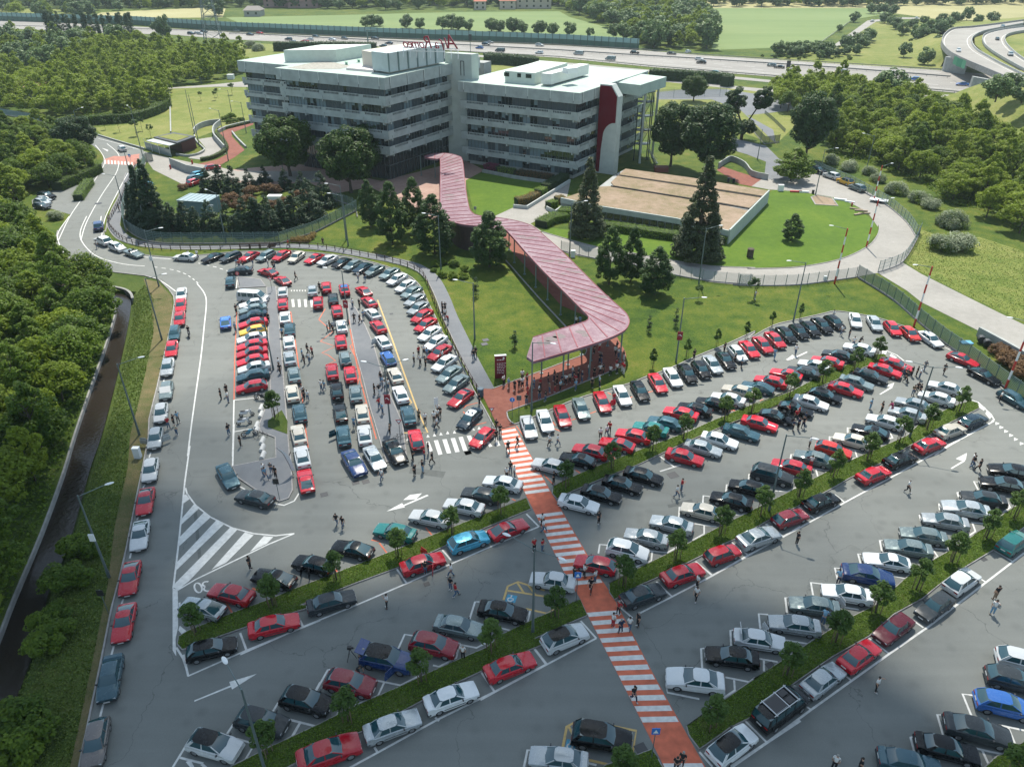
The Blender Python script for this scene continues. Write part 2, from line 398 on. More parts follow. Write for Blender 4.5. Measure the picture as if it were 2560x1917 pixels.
# fields beyond the motorway
S('crop_field', GP('A0 1560,120 A1 0,160 2208,240 A2 1050,275 960,215 620,120 550,80 A1 1500,85 700,105'), .04, FIELD)
S('crop_field', GP('A2 1600,350 1620,90 A3 0,58 1250,62 1300,95 1060,135 990,170 780,325'), .04, FIELD)
S('dry_field', GP('A0 600,130 700,85 1500,48 1560,60 1540,120 980,125 800,125'), .05, FIELD_Y)
S('dry_field', GP('A3 -300,60 -200,12 2800,-30 2800,170 1700,150 1300,95 1250,60'), .06, FIELD_Y)
S('meadow_right', GP('A3 400,430 900,330 1150,160 1500,150 2208,150 2208,480 1640,480'), .055, GRASS_LT)
S('far_meadow', GP('A0 -600,60 600,60 600,125 0,115 -600,105'), .045, GRASS_LT)
# asphalt
lot = GP('''D0 430,1900 545,1656 600,1390 690,960 770,560 820,370 C0 870,870 935,540 985,300 1025,90 B0 1030,1400 1085,1180 1130,980 1180,760 1205,600 1200,555
1170,510 1100,440 1000,412 800,388 600,352 480,305 410,240 385,170 400,100 470,10 A0 490,1480 360,1440 230,1440 220,1380 300,1330 560,1270 660,1180 715,1110 712,1060 640,1000 560,960 350,930 0,880 -300,830
-300,760 0,812 350,880 600,925 680,938 800,975 990,1035 1000,1060 960,1120 B0 730,-20 715,90 730,150 790,200 870,240 1000,268 1200,285 1400,268 1700,243 2100,246
B1 300,240 600,262 800,292 1000,345 1150,405 1240,480 1300,600 1350,700 1400,810 1470,900 1520,1010 1560,1090 1610,1200 1680,1320 1755,1460
B2 250,1440 500,1335 650,1272 800,1225 1030,1160 1150,1112 1300,1060 1500,970 1700,890 1900,800 B3 300,855 480,760 620,725 820,680 900,662 1000,672 1200,710 1340,755 1480,800 1650,900 1850,1000 2000,1150 2208,1330 2700,1800 D3 3300,2600 D2 800,2600 D0 300,2600''')
S('car_park', lot, .05, ASPHALT)
# concrete loop road with its branch
S('loop_road', GP('''B2 390,180 430,112 560,150 800,215 1000,250 1300,305 1600,350 1900,362 B3 300,368 600,362 800,335 950,300 1080,245 1160,190 1205,120 1210,60
A3 1200,1570 1130,1470 1030,1415 920,1372 780,1345 600,1322 450,1312 330,1290 90,1180 120,1150 240,1190 400,1240 560,1250 740,1185 830,1195 930,1230 1100,1310 1250,1400 1400,1530 1470,1656
B3 1490,110 1450,200 1370,325 1500,405 1700,505 2000,655 2300,800 2300,990 1900,800 1700,700 1500,600 1400,520 1200,398 1050,425 700,470 460,480 200,475 0,455 B2 1900,475 1600,450 1330,405 1100,345 800,300 620,265'''), .05, CONC_ROAD)
S('upper_road', GP('A3 190,955 430,1010 520,1100 700,1190 560,1250 415,1240 430,1120 300,1070 200,1040'), .044, PATHM)
S('red_ramp', GP('A3 90,1178 120,1150 240,1190 400,1240 330,1290 250,1275'), .056, REDP)
# kart track areas beyond the building
S('kart_track', GP('A2 1220,640 1420,620 1700,620 2208,700 2208,760 A3 300,800 480,900 500,1000 400,900 250,760 A2 1600,690 1220,690'), .04, PATHM)
S('kart_track', GP('A2 1170,540 2208,640 A3 700,650 700,665 A2 2208,665 1200,560'), .046, CONC_ROAD)
# walkway beside the fence, red plaza
walk = smooth_line(GP('A0 905,1190 880,1290 850,1370 810,1450 790,1540 B0 795,80 850,145 960,185 1100,205 1300,215 1600,212 1900,203 B1 200,205 400,207 600,224 900,275 1100,315 1230,355 1330,430 1400,560 1450,690 1530,860 1600,1010 1700,1200'), 4)
mb = MB(); ribbon(mb, walk, 2.3, .056); mb.build('footpath', PATHM)['kind'] = 'structure'
mb = MB(); ribbon(mb, walk, .12, .0, .14, off=-1.21); mb.build('kerb', KERB)['kind'] = 'structure'
S('plaza', GP('''B1 1650,1192 1745,1195 B2 100,1190 420,1075 600,1005 730,960 740,930 720,910 750,700 560,620 180,200 130,60 300,60 520,320 900,760 1000,930 1010,970 990,1040
830,1105 450,1260 190,1350 180,1365 200,1420 250,1445 130,1470 B1 1790,1475'''), .062, REDP)
S('entrance_court', GP('A1 -60,1170 400,1130 980,1250 1450,1130 1540,1100 1690,1175 1560,1245 1565,1420 1400,1560 1200,1440 900,1290 640,1340 480,1260 100,1280 -60,1260'), .034, PINKP)
S('court_path', GP('A2 110,1490 240,1430 625,1262 600,1370 460,1450 480,1480 350,1545 430,1600 150,1560 90,1520'), .05, CONC_ROAD)
S('red_drive', GP('A0 1750,835 1620,870 1510,920 1495,950 1570,1020 1575,1060 1500,1100 1370,1130 1500,1150 1620,1085 1690,1035 1600,940 1605,915 1750,860'), .045, REDP)
S('gate_drive', GP('A0 980,1040 1180,1090 1340,1125 1500,1150 1640,1180 2208,1180 2208,1260 1400,1240 1300,1290 1180,1230 1060,1170 1010,1100'), .04, CONC_ROAD)
S('ramp_floor', GP('A0 1370,960 1500,940 1560,1010 1560,1060 1380,1100 1300,1090 1420,1020'), .05, CONC_ROAD)
S('side_path', GP('A0 1160,605 1500,580 1700,560 1720,600 1500,598 1170,612'), .04, CONC_ROAD)
# creek side soil strips
S('soil_strip', GP('B0 990,430 1090,450 1190,560 1190,680 1120,980 1030,1400 C0 1020,80 930,500 860,870 D0 810,360 690,900 560,1656 480,1656 640,900 740,400 C0 790,700 880,300 900,50 B0 900,1500 1000,1100 1060,800 1040,560'), .012, SOIL)

# kerbs round the car park
mb = MB()
ribbon(mb, GP('D0 545,1656 600,1390 690,960 770,560 820,370 C0 870,870 935,540 985,300 1025,90 B0 1030,1400 1085,1180 1130,980 1180,760 1205,600 1200,555 1170,510 1100,440 1000,412 800,388 600,352 480,305 410,240 385,170 400,100'), .15, 0, .15)
ribbon(mb, smooth_line(GP('A0 745,1500 730,1600 B0 715,90 730,150 790,200 870,240 1000,268 1200,285 1400,268 1700,243 2100,246 B1 300,240 600,262 800,292 1000,345 1150,405 1240,480 1300,600 1350,700 1400,810 1470,900 1520,1010 1560,1090 1610,1200 1680,1320 1755,1460'),3), .15, 0, .15)
ribbon(mb, smooth_line(GP('B2 185,1358 195,1400 225,1432 270,1430 500,1335 650,1272 800,1225 1030,1160 1150,1112 1300,1060 1500,970 1700,890 1900,800 B3 300,855 480,760 620,725 820,680 900,662 1000,672 1200,710 1340,755 1480,800 1650,900 1850,1000 2000,1150 2208,1330'),3), .15, 0, .16)
ribbon(mb, smooth_line(GP('B2 430,112 560,150 800,215 1000,250 1300,305 1600,350 1900,362 B3 300,368 600,362 800,335 950,300 1080,245 1160,190 1205,120 1210,60'),3), .15, 0, .16)
ribbon(mb, GP('B2 185,1352 450,1258 830,1103 990,1038'), .12, 0, .13)
ribbon(mb, GP('B1 1745,1193 B2 420,1073 600,1003 725,958 738,930 722,908'), .12, 0, .13)
ribbon(mb, GP('B2 180,310 400,560 595,770'), .15, 0, .2)
mb.build('kerb', KERB)['kind'] = 'structure'

# grass islands with raised kerbs
ISL = {
 'S1':'C1 1975,520 1690,630 1400,745 1110,860 720,1010 320,1165 C0 1900,1200 1600,1310 1300,1430 1235,1470 1228,1520 1260,1556 1350,1530 1500,1470 1700,1400 2208,1245 C1 400,1258 780,1105 1110,985 1400,850 1700,715 2005,590',
 'S2':'D2 690,510 500,590 380,640 150,750 D1 1700,840 1500,925 1300,1015 1100,1110 810,1235 540,1370 240,1510 D0 1890,1510 1560,1680 1300,1850 1400,1950 D1 330,1656 640,1490 870,1400 1200,1230 1400,1120 1660,1000 2000,850 2208,765 D2 360,780 560,690 735,615',
 'S3':'C2 505,440 620,380 780,310 960,240 1200,150 1440,60 B2 1560,1440 1800,1340 2208,1180 B3 300,1330 600,1220 850,1090 1000,1030 1170,965 1240,962 1262,985 1220,1010 1100,1052 930,1130 760,1200 560,1290 200,1435 B2 2208,1250 1900,1370 1690,1450 1500,1530 1300,1620 C2 1100,280 830,385 700,440 560,500 530,520 500,485',
 'S4':'C2 890,1110 1080,1010 1300,900 1500,800 1700,690 1900,600 2100,510 C3 300,620 640,450 900,310 1150,200 1400,90 B3 1500,1430 1700,1330 1830,1285 1885,1300 1893,1335 1840,1362 1700,1430 1590,1500 1400,1600 C3 1240,265 1000,380 860,460 650,570 440,670 230,790 0,890 C2 1540,905 1250,1050 1100,1115 925,1215 893,1165',
 'S5':'D2 1425,1385 1650,1225 1860,1080 2100,940 D3 340,1060 510,950 740,800 1000,640 1180,550 1440,320 1700,170 1920,30 C3 1860,780 2110,600 2400,430 2600,470 2208,715 2000,870 1800,990 1620,1110 1500,1210 D3 1300,610 1130,760 880,900 620,1080 350,1300 170,1390 0,1510 D2 1510,1535 1440,1440',
 'S6':'D3 2300,1440 2140,1540 2010,1600 1900,1700 1700,1850 2100,2000 2500,1700',
 'S7':'D2 1180,1545 1220,1610 1260,1680 1300,1760 700,1760 870,1650 1060,1590',
}
for k, s_ in ISL.items():
    P = GP(s_)
    mb = MB(); mb.prism([(p.x,p.y) for p in P], 0.03, .19, bottom=False); o = mb.build('planting_strip', GRASS_DK); o['kind'] = 'structure'
    mb = MB(); ribbon(mb, P+[P[0],P[1]], .16, .03, .175); mb.build('kerb', KERB)['kind'] = 'structure'
# refuges between the columns of cars
for s_ in ('B0 1842,495 1905,490 1930,760 1955,1100 1975,1350 1998,1656 C0 2005,200 2018,460 1990,515 1930,535 1850,510 1750,445 1640,370 1605,295 1905,235 1900,95 B0 1795,1490 1790,1440 1868,1240 1862,1000 1852,760',
           'B1 745,600 765,770 800,950 850,1130 900,1330 960,1530 C1 1012,268 1150,240 B1 1120,1430 1040,1250 975,1080 925,900 865,760 800,640',
           'B0 1640,420 1650,500 1835,488 1800,440'):
    P = GP(s_); mb = MB(); mb.prism([(p.x,p.y) for p in P], .03, .17, bottom=False); mb.build('refuge', PATHM)['kind'] = 'structure'
    mb = MB(); ribbon(mb, P+[P[0]], .14, .03, .185); mb.build('kerb', KERB)['kind'] = 'structure'
mb = MB(); mb.prism([(p.x,p.y) for p in GP('B0 1850,1420 1945,1345 1985,1420 1985,1510 1850,1462')], .1, .21, bottom=False); mb.build('planting_strip', GRASS_DK)['kind']='structure'

# ------------------------------------------------------------------ motorway
def strip_between(name, a, b, z, mat):
    return S(name, GP(a)+GP(b)[::-1], z, mat)
HWY = ground('motorway_surface', [(.20,.19,.175),(.245,.235,.215),(.29,.275,.255)], scales=(.02,.2,3), rough=.85, bump=0, aniso=(-.3,.2,2))
S('motorway', GP('A0 -900,95 900,180 1600,222 A1 1000,268 2208,316 A2 1095,348 A3 0,386 700,430 1640,490 2208,540 2208,700 1830,655 800,560 A2 1200,468 A1 2208,402 1500,355 700,308 A0 1585,272 1200,240 700,225 -900,150'), .07, HWY)
S('service_road', GP('A1 1650,378 A2 0,382 1200,488 1700,528 A3 0,512 800,590 1830,672 1820,690 1400,640 800,606 0,530 A2 1700,552 1200,505 0,396 A1 1640,392'), .075, CONC_ROAD)
S('access_road', GP('A3 880,330 1130,148 1330,125 1500,128 1500,138 1340,137 1190,155 920,335'), .085, CONC_ROAD)
S('service_road', GP('A3 1200,610 1830,690 1840,720 1500,700 1380,650'), .082, CONC_ROAD)
mk = MB()
_lc = [0]
def line(mb, s, w, z=.058, sm=0):
    _lc[0] += 1; z += .00025*(_lc[0]%16)
    P = GP(s); P = smooth_line(P, sm) if sm else P
    ribbon(mb, P, w, z)
def dashes(mb, s, w, on, off, z=.058, sm=3):
    P = smooth_line(GP(s), sm); st = samp(P, on+off)
    for p,d in st:
        q = p+d*on; n_ = Vector((-d.y,d.x,0))*w/2
        mb.add([(v.x,v.y,z) for v in (p-n_,q-n_,q+n_,p+n_)], [(0,1,2,3)])
def poly(mb, s, z=.058):
    _lc[0] += 1; z += .00025*(_lc[0]%16)
    P = GP(s); t = tessellate_polygon([[Vector((p.x,p.y,0)) for p in P]]); fs=[]
    for f in t:
        a,b,c = (P[i] for i in f); fs.append(f if (b-a).cross(c-a).z > 0 else (f[0],f[2],f[1]))
    mb.add([(p.x,p.y,z) for p in P], fs)
for s_ in ('A0 1600,235 A1 1000,280 2208,335 A2 1000,360 A3 0,402 1640,510', 'A1 0,262 1000,312 2208,382 A2 1000,425 A3 0,470 1830,632'):
    line(mk, s_, .35, .085)
for s_ in ('A1 0,250 1000,302 2208,372 A2 1000,410 A3 0,452 1830,610','A1 0,240 1000,295 2208,362 A2 1000,398 A3 0,438 1800,585','A1 0,224 1000,274 2208,330 A2 1000,352 A3 0,395 1640,500'):
    dashes(mk, s_, .3, 5, 9, .085)
# ------------------------------------------------------------------ car park markings
W1 = .17
for s_ in '''B0 1360,465 1410,530 1425,600 1410,760 1390,950 1355,1200 1320,1450 1295,1656|C0 1310,150 1275,400|B0 480,0 405,110 410,190 480,290 600,350 800,388 1000,412 1100,440 1215,520
A0 405,1656 480,1500 560,1380 690,1190 725,1110 700,1050 660,1000|A0 560,1656 600,1530 700,1350 800,1200 822,1130 825,1080 800,1040 740,990|A0 700,1656 720,1530 760,1430 870,1220 930,1130
B0 600,0 560,90 560,160 620,240 700,290 850,330 1000,345|B0 690,110 700,0|B0 860,262 1000,282 1180,296|A0 680,955 800,985 960,1030'''.replace('\n','|').split('|'):
    line(mk, s_, W1, sm=4)
dashes(mk, 'B0 1060,350 1200,372 1300,410 1370,465', W1, .9, .9); dashes(mk, 'B0 1370,325 1480,350 1600,388', W1, .9, .9)
for s_ in '''C0 1275,400 1240,750 1215,970 1195,1130|C0 1280,440 1290,480 1350,560 1450,640 1600,715 1750,755 1900,770 2030,755|C0 2030,755 1850,830 1600,950 1350,1070 1225,1145
D0 1215,830 1262,905 1297,1027 1700,850 2208,645|D0 1297,1027 1265,880|D1 0,880 430,690 800,540 1150,390 1480,245 1770,120 2062,0
C1 0,1440 45,1565|C1 415,1355 435,1400|C1 785,1220 803,1245|C1 1080,1000 1148,1098|C1 1395,870 1455,940|C1 1695,740 1770,830|C1 1975,622 2062,710|C0 1655,1440 1703,1565|C0 2070,1360 2090,1400
D1 700,1690 950,1555 1360,1330 1750,1140 2110,950|D2 0,1195 100,1140 460,950 800,770|D1 925,1520 950,1560|D1 1345,1315 1370,1340|D1 1660,1000 1755,1140|D1 2010,820 2110,950|D2 355,818 460,950|D2 692,650 800,770|D2 5,1000 100,1140
C2 1085,1315 1320,1195 1600,1050 1850,910 2090,780 2208,710|C3 0,1080 300,910 540,785 765,660 970,545 1350,340 1680,155 1970,0|B3 1590,1656 1690,1590 2000,1420
C2 970,1270 1050,1340|C2 1215,1090 1325,1195|C2 1485,950 1600,1045|C2 1735,820 1850,910|C2 1970,695 2090,780|C3 0,1000 48,1045|C3 430,695 545,785|C3 650,575 765,660|C3 900,490 970,545
D2 1740,1656 1980,1490 2208,1340|D3 180,1656 430,1490 735,1265 1015,1065 1275,880 1550,690 1940,390 2208,185|D2 1510,1555 1600,1656|D3 280,1340 430,1490|D3 960,1020 1015,1065|D3 1120,760 1275,880|D3 1440,650 1510,700|D3 700,1240 735,1265|C3 1900,1070 1940,1095|C3 1985,870 2130,955
D0 1190,1656 1310,1460|D0 1565,1425 1680,1250|D0 1875,1280 1980,1115|D0 2175,1130 2208,1070|D1 520,1135 605,985 620,985|D1 1090,840 1135,742 1200,752|D1 1583,635 1620,518 1650,518
D0 1240,1590 1400,1630|D0 1630,1460 1755,1495 1690,1605 1590,1650|D0 1895,1510 2015,1450 2070,1350|D0 1975,1325 2180,1375 2208,1365|D1 235,1510 355,1445 410,1352|D1 310,1320 520,1375 665,1310 690,1240
D1 795,1228 950,1165 992,1075|D1 945,1060 1105,1093 1230,1030|D1 1330,955 1370,965 1490,905 1515,800|D1 1470,805 1630,835 1700,800|D1 1800,700 1875,718 1980,670 2000,580|D1 620,1180 700,1200
C2 815,895 825,833 880,838|C2 1070,990 1180,945 1187,880|C2 1150,875 1290,890 1370,845|C2 1370,645 1375,575 1410,580|C2 1475,690 1630,712|C2 1545,700 1545,760 1465,805|C2 1535,550 1540,497 1590,505
C3 150,470 155,422 190,425|C3 305,395 310,350 330,350|C3 490,465 575,470 640,440 625,385|C3 595,245 600,213 635,218|C3 865,130 865,92 915,95|C3 985,260 1055,235 1040,185|C3 1000,180 1120,195|C3 785,370 770,315|C3 700,310 880,325 925,290|C3 990,65 990,30 1015,35|C3 1215,125 1300,100 1270,40|C3 180,625 260,632 335,600
D2 1530,975 1522,843 1550,840|D2 1730,825 1725,718 1750,715|D3 385,705 375,603 440,608|D3 570,595 558,492 590,495|D3 750,475 735,388 815,398|D3 920,370 900,287 945,292|D3 1080,265 1060,190 1095,195|D3 1225,175 1210,98 1240,100|C3 1495,675 1485,635 1510,632|C3 1625,600 1620,555 1640,555|C3 1755,510 1745,478 1770,478|C3 1890,460 1860,402 1910,408|C3 1995,360 1975,325 2010,328
D3 375,912 505,935|D3 410,925 410,1000|D3 560,785 715,810 770,770|D3 945,555 1065,575|D3 965,565 975,600|D3 1285,340 1390,360 1440,320|D3 1570,150 1610,210 1565,245|D3 1590,155 1670,162 1720,125|D2 1285,1110 1290,1145 1510,1190|D2 1650,1200 1755,1130 1750,1060|D2 1690,1040 1855,1073 1895,1045|C3 1840,685 1930,693|C3 1850,690 1870,745 1820,780|C3 2080,525 2110,580 2060,615
D3 1465,1620 1420,1455 1440,1455|D3 1650,1455 1605,1300 1665,1305|D3 1840,1305 1780,1158 1880,1170|D3 2000,1140 1945,1020 2020,1025|D3 2150,1000 2105,890 2140,890|D3 1860,1530 2060,1575|D3 1915,1545 1965,1656|D3 2050,1375 2208,1410|D3 2095,1390 2145,1510 2090,1550|D3 1225,1656 1222,1618 1265,1620
B0 1615,1268 1610,1500 1605,1656|C0 1615,0 1605,290|B0 1615,1270 1850,1245|B0 1615,1488 1720,1470|D2 300,1656 325,1540 365,1545|D2 700,1620 800,1645
B0 1638,440 1632,500|B3 1700,930 1650,905 1480,820|C2 1240,330 1385,285|C2 1245,230 1340,300|B3 1300,770 1400,790 1480,818|C0 1655,430 1690,450|C0 1870,545 1960,560 2030,530 2062,478|C0 1238,1230 1240,1300|B3 1985,1425 2000,1410 1980,1375 1890,1290 1800,1262|B3 1160,930 1260,935 1330,965 1380,1005
B0 1135,1120 1128,1150|C0 1040,195 1030,230|C0 1000,418 985,440|C0 955,640 945,660|C0 905,885 895,925|D0 850,495 838,530|D0 785,820 768,880|D0 712,1220 690,1305'''.replace('\n','|').split('|'):
    line(mk, s_, W1)
for s_ in '''C0 1255,555 1270,490 1290,480 1310,515|C0 1243,700 1250,655 1340,550 1375,580|C0 1232,845 1238,780 1410,605 1455,640|C0 1213,1010 1222,950 1490,665 1545,690|C0 1200,1125 1205,1100 1590,710 1640,725 1305,1080 1225,1145
C0 1460,1003 1690,745 1750,765 1560,955|C0 1725,880 1820,772 1885,778 1840,825|C0 1190,1130 1225,1140 1228,1220 1228,1400 1210,1480 1215,1600 1190,1560
B1 1337,1550 1365,1547 1397,1645 1368,1650|B1 1395,1543 1425,1540 1457,1637 1427,1640|B1 1453,1535 1483,1532 1515,1628 1485,1632|B1 1507,1527 1537,1524 1570,1620 1540,1622|B1 1563,1518 1593,1515 1622,1590 1600,1600|B1 1700,1560 1715,1555 1742,1590 1720,1597|B1 1750,1530 1765,1520 1797,1585 1772,1590|B1 1283,1560 1305,1555 1330,1620 1310,1630
C1 1010,603 1118,545 1137,575|C1 1110,566 1120,572 1302,495 1290,488|C1 1125,525 1170,490 1255,478 1215,520|D0 1580,1068 1771,1012 1600,1120|B3 568,998 608,962 640,978|B3 615,982 625,988 715,945 708,940|B3 1208,1235 1216,1238 1300,1190 1290,1183|B3 1245,1180 1312,1155 1295,1200 1300,1185
C3 1700,310 1708,315 1800,262 1790,255|C3 1735,245 1812,205 1805,252 1785,262|D0 1340,1195 1340,1204 1600,1100 1595,1090|B3 1225,930 1260,940 1255,960 1230,955|B3 1290,955 1330,980 1320,990 1280,970|B3 1900,1300 1940,1330 1930,1350 1890,1320|B3 1950,1350 1985,1390 1970,1405 1940,1370
C0 1240,1390 1290,1430 1260,1460 1230,1420|B2 2110,995 2150,970 2160,990 2125,1000|A0 705,1020 745,1045 750,1035|D0 1280,1620 1310,1600 1340,1656 1310,1656|D0 1380,1640 1400,1630 1430,1656 1400,1656'''.replace('\n','|').split('|'):
    poly(mk, s_)
for k in range(5):
    x = 355+43*k; poly(mk, 'B1 %d,576 %d,574 %d,627 %d,629' % (x, x+18, x+24, x+6))
for k in range(6):
    x = 350+19*k; poly(mk, 'B1 %d,512 %d,511 %d,523' % (x, x+12, x+7))
for x,y in ((1297,1522),(1342,1515),(1387,1507),(1433,1499),(1480,1495),(1610,1475),(1650,1467),(1158,1545)):
    poly(mk, 'B1 %d,%d %d,%d %d,%d' % (x-12,y+8,x+12,y+6,x-2,y-14))
for x,y in ((2022,1438),(2050,1465),(2083,1492),(2117,1520),(2150,1547),(2190,1577)):
    poly(mk, 'B3 %d,%d %d,%d %d,%d' % (x-12,y-12,x+18,y,x-12,y+10))
for k in range(9):
    x = 722+23*k; poly(mk, 'A0 %d,%d %d,%d %d,%d %d,%d' % (x,1102+k*2,x+11,1103+k*2,x+13,1130+k,x+1,1130+k), .064)
# painted 30 in a ring beside the white hatching
def glyphs(mb, strokes, org, ux, uy, w, z):
    for st in strokes:
        P = [org+ux*a+uy*b for a,b in st]; ribbon(mb, P, w, z)
arc = lambda cx,cy,rx,ry,a0,a1,n=10: [(cx+rx*math.cos(R(a0+(a1-a0)*i/n)), cy+ry*math.sin(R(a0+(a1-a0)*i/n))) for i in range(n+1)]
o30 = G('C0',1345,1160); ux = (G('C0',1440,1145)-o30); uy = (G('C0',1330,1105)-o30)
glyphs(mk, [[(1.1-a,1-b) for a,b in st] for st in (arc(.22,.2,.26,.30,-130,90)+arc(.22,.8,.26,.30,-90,130), arc(.82,.5,.24,.6,0,360,14))], o30, ux*1.1, uy*1.0, .16, .058)
mk.build('road_markings', WHITE)['kind'] = 'structure'
# orange paint and the big striped crossing
om = MB()
cL = smooth_line(GP('C2 130,40 250,350 330,520 370,600 580,1030 680,1190 D2 740,610 1080,1280 1265,1656 1340,1810'), 3)
cR = smooth_line(GP('C2 240,22 400,310 480,455 530,540 720,870 840,1080 930,1220 D2 1200,1030 1400,1390 1550,1656 1640,1810'), 3)
for P in (cL, cR):
    for p in P: p.z = .063
def resample(P, n):
    L = [0]
    for a,b in zip(P,P[1:]): L.append(L[-1]+(b-a).length)
    out = []; j = 0
    for i in range(n+1):
        t = L[-1]*i/n
        while j < len(L)-2 and L[j+1] < t: j += 1
        out.append(P[j].lerp(P[j+1], (t-L[j])/max(1e-6, L[j+1]-L[j])))
    return out
cN = 140; cL = resample(cL, cN); cR = resample(cR, cN)
om.add(cL+cR, [(cN+1+i, i, i+1, cN+2+i) if False else (i, i+1, cN+2+i, cN+1+i) for i in range(cN)])
wm = MB(); mid = [(a+b)/2 for a,b in zip(cL,cR)]
zones = [(G('C2',405,478),G('C2',455,590)),(G('D2',770,430),G('D2',830,540)),(G('D2',1300,1400),G('D2',1400,1570))]
def inzone(p): return any(min(a.y,b.y)-.1 < p.y < max(a.y,b.y)+.1 for a,b in zones)
tot = sum((b-a).length for a,b in zip(mid,mid[1:])); per = tot/cN
def at(P, t): i = min(int(t), cN-1); return P[i].lerp(P[i+1], t-i)
t = .35/per
while t+.5/per < cN:
    a0,a1 = t, t+.5/per; p = at(mid,(a0+a1)/2)
    if not inzone(p):
        q = [at(cL,a0),at(cL,a1),at(cR,a1),at(cR,a0)]; c_ = sum(q,Vector())/4
        q = [Vector((v.x,v.y,.068)) for v in (q[0].lerp(q[3],.01),q[1].lerp(q[2],.01),q[1].lerp(q[2],.97),q[0].lerp(q[3],.97))]
        wm.add(q, [(0,1,2,3)])
    t += 1.0/per
for s_ in '''B1 350,660 380,850 400,1000 425,1200 450,1450 470,1600|B1 760,780 790,950 830,1130 870,1280 910,1430 940,1540|B0 1635,660 1620,1000 1615,1265|B1 590,640 545,715 640,800 555,865 660,900 565,945 610,960 660,1000 590,1030
B1 740,690 800,860 760,900 815,1010 830,1100 810,1160|B1 860,1290 880,1340 905,1400|B1 1540,1350 1555,1370|B1 1640,1290 1560,1310 1540,1330|B1 1600,1450 1700,1425
B2 480,1455 560,1490|B2 250,1450 300,1520|B2 500,1420 520,1450|B2 630,1410 665,1400|B2 760,1365 800,1350|B2 880,1220 905,1235|B2 1160,1220 1195,1210|B2 1030,1260 1050,1250|C2 660,320 705,352|C2 900,200 940,260|C2 440,350 505,420|C2 220,520 245,530
C1 960,820 1015,893|C1 1280,715 1325,770|C1 660,1005 675,1025|C0 1560,1230 1605,1310|C0 1740,1130 1790,1150|C1 85,1135 130,1150|C1 905,800 960,810|B3 200,1345 235,1355|B3 385,1280 410,1270|B2 1720,1350 1760,1340'''.replace('\n','|').split('|'):
    line(om, s_, .15, .060)
S('red_paving', GP('A0 722,1098 790,1075 850,1078 965,1060 960,1115 930,1140 722,1130'), .0605, plain('faded_red_paint',(.36,.15,.11),.8,var=.2,vs=1))
om.build('orange_road_paint', ORANGE)['kind'] = 'structure'
wm.build('crossing_stripes', WHITE)['kind'] = 'structure'
ym = MB()
for s_ in '''C2 160,1215 190,1120 260,1090 445,1150|C2 190,1150 440,1190|C2 255,1095 300,1165|C2 330,1112 380,1180|C2 315,1275 460,1308 545,1265|D2 555,1590 595,1380 685,1330 1075,1408 1045,1590 900,1656|D2 640,1585 880,1640|D2 1000,1395 1045,1480|D2 610,1380 640,1440
B1 950,580 1050,850 1130,1080 1220,1330 1295,1495 1120,1497|B1 1075,1120 1185,1290 1165,1300'''.replace('\n','|').split('|'):
    line(ym, s_, .2, .0585)
ym.build('yellow_bay_lines', YEL)['kind'] = 'structure'
BLUEP = plain('blue_paint', (.05,.26,.38), .7, var=.2, vs=4)
bm_ = MB(); wb = MB()
for s_ in ('C2 190,1175 257,1187 240,1236 172,1222','D2 598,1463 662,1478 650,1552 582,1532'):
    poly(bm_, s_, .0600); a,b,c,d = GP(s_)
    ux_ = b-a; uy_ = a-d
    glyphs(wb, [arc(.42,.32,.24,.24,90,360,12), [(.42,.82),(.42,.5),(.68,.5),(.74,.22)], [(.34,.88),(.5,.88)]], d, ux_, uy_, .12, .0645)
bm_.build('blue_bay_square', BLUEP)['kind'] = 'structure'; wb.build('wheelchair_marking', WHITE)['kind'] = 'structure'
# manholes and drains
mh = MB()
for t,x,y,r in (('B1',1045,676,.35),('B1',540,866,.3),('B1',573,818,.25),('B1',495,657,.25),('C1',797,405,.5),('C1',867,398,.5),('C1',580,486,.5),('C1',1287,1105,.35),('B1',1572,1635,.5),('C1',1573,200,.5),('C2',1330,355,.7),('D3',455,960,.45),('D2',1107,1530,.55),('C3',1925,935,.4),('A0',680,1403,.9),('B1',1695,857,.6),('B1',1687,885,.6)):
    p = G(t,x,y); mh.box((p.x,p.y,.055), (r*1.6,r*1.4,.02), rz=.4)
mh.build('drain_cover', DARKM)['kind'] = 'structure'

for s_ in ('C1 1180,300 1420,330 1400,372 1165,340','C3 1010,430 1180,350 1195,372 1030,455','B3 700,1040 900,985 905,1000 712,1056','C0 1330,560 1352,540 1395,980 1372,985','D2 120,960 330,850 345,872 135,985','C2 1290,560 1460,520 1468,540 1300,582'):
    S('asphalt_patch', GP(s_), .0545, plain('patch_asphalt',(.105,.112,.104),.9,var=.12,vs=2))
# ================================================================== OFFICE BUILDING
ROOFG = ground('roof_membrane', [(.28,.36,.315),(.36,.44,.39),(.42,.50,.45)], scales=(.06,.5,4), wt=(.5,.3,.2), rough=.7, bump=0)
ROOFT = plain('roof_tiles', (.30,.29,.25), .9, var=.25, vs=1.5)
PANELC = plain('facade_concrete', (.33,.37,.36), .85, var=.16, vs=.5, bump=.15, bs=5)
GLASS_D = plain('dark_glass', (.02,.028,.03), .06, spec=.9)
SHUT = plain('pale_shutter', (.15,.21,.235), .5, var=.1, vs=.7)
SHUT2 = plain('grey_blind', (.055,.075,.085), .5, var=.1, vs=.7)
FRAME = plain('window_frame_metal', (.12,.14,.145), .4, metal=.3)
REDPANEL = plain('dark_red_panel', (.11,.002,.009), .7, spec=.15)
rnd = random.Random(3)
def V2(x, y): return Vector((x, y, 0))
L_FL, L_A, L_B, L_C = V2(-70.8,207), V2(-57.8,195), V2(-29,180.5), V2(-13.7,205)
L_A1 = V2(-55.2,199.0)
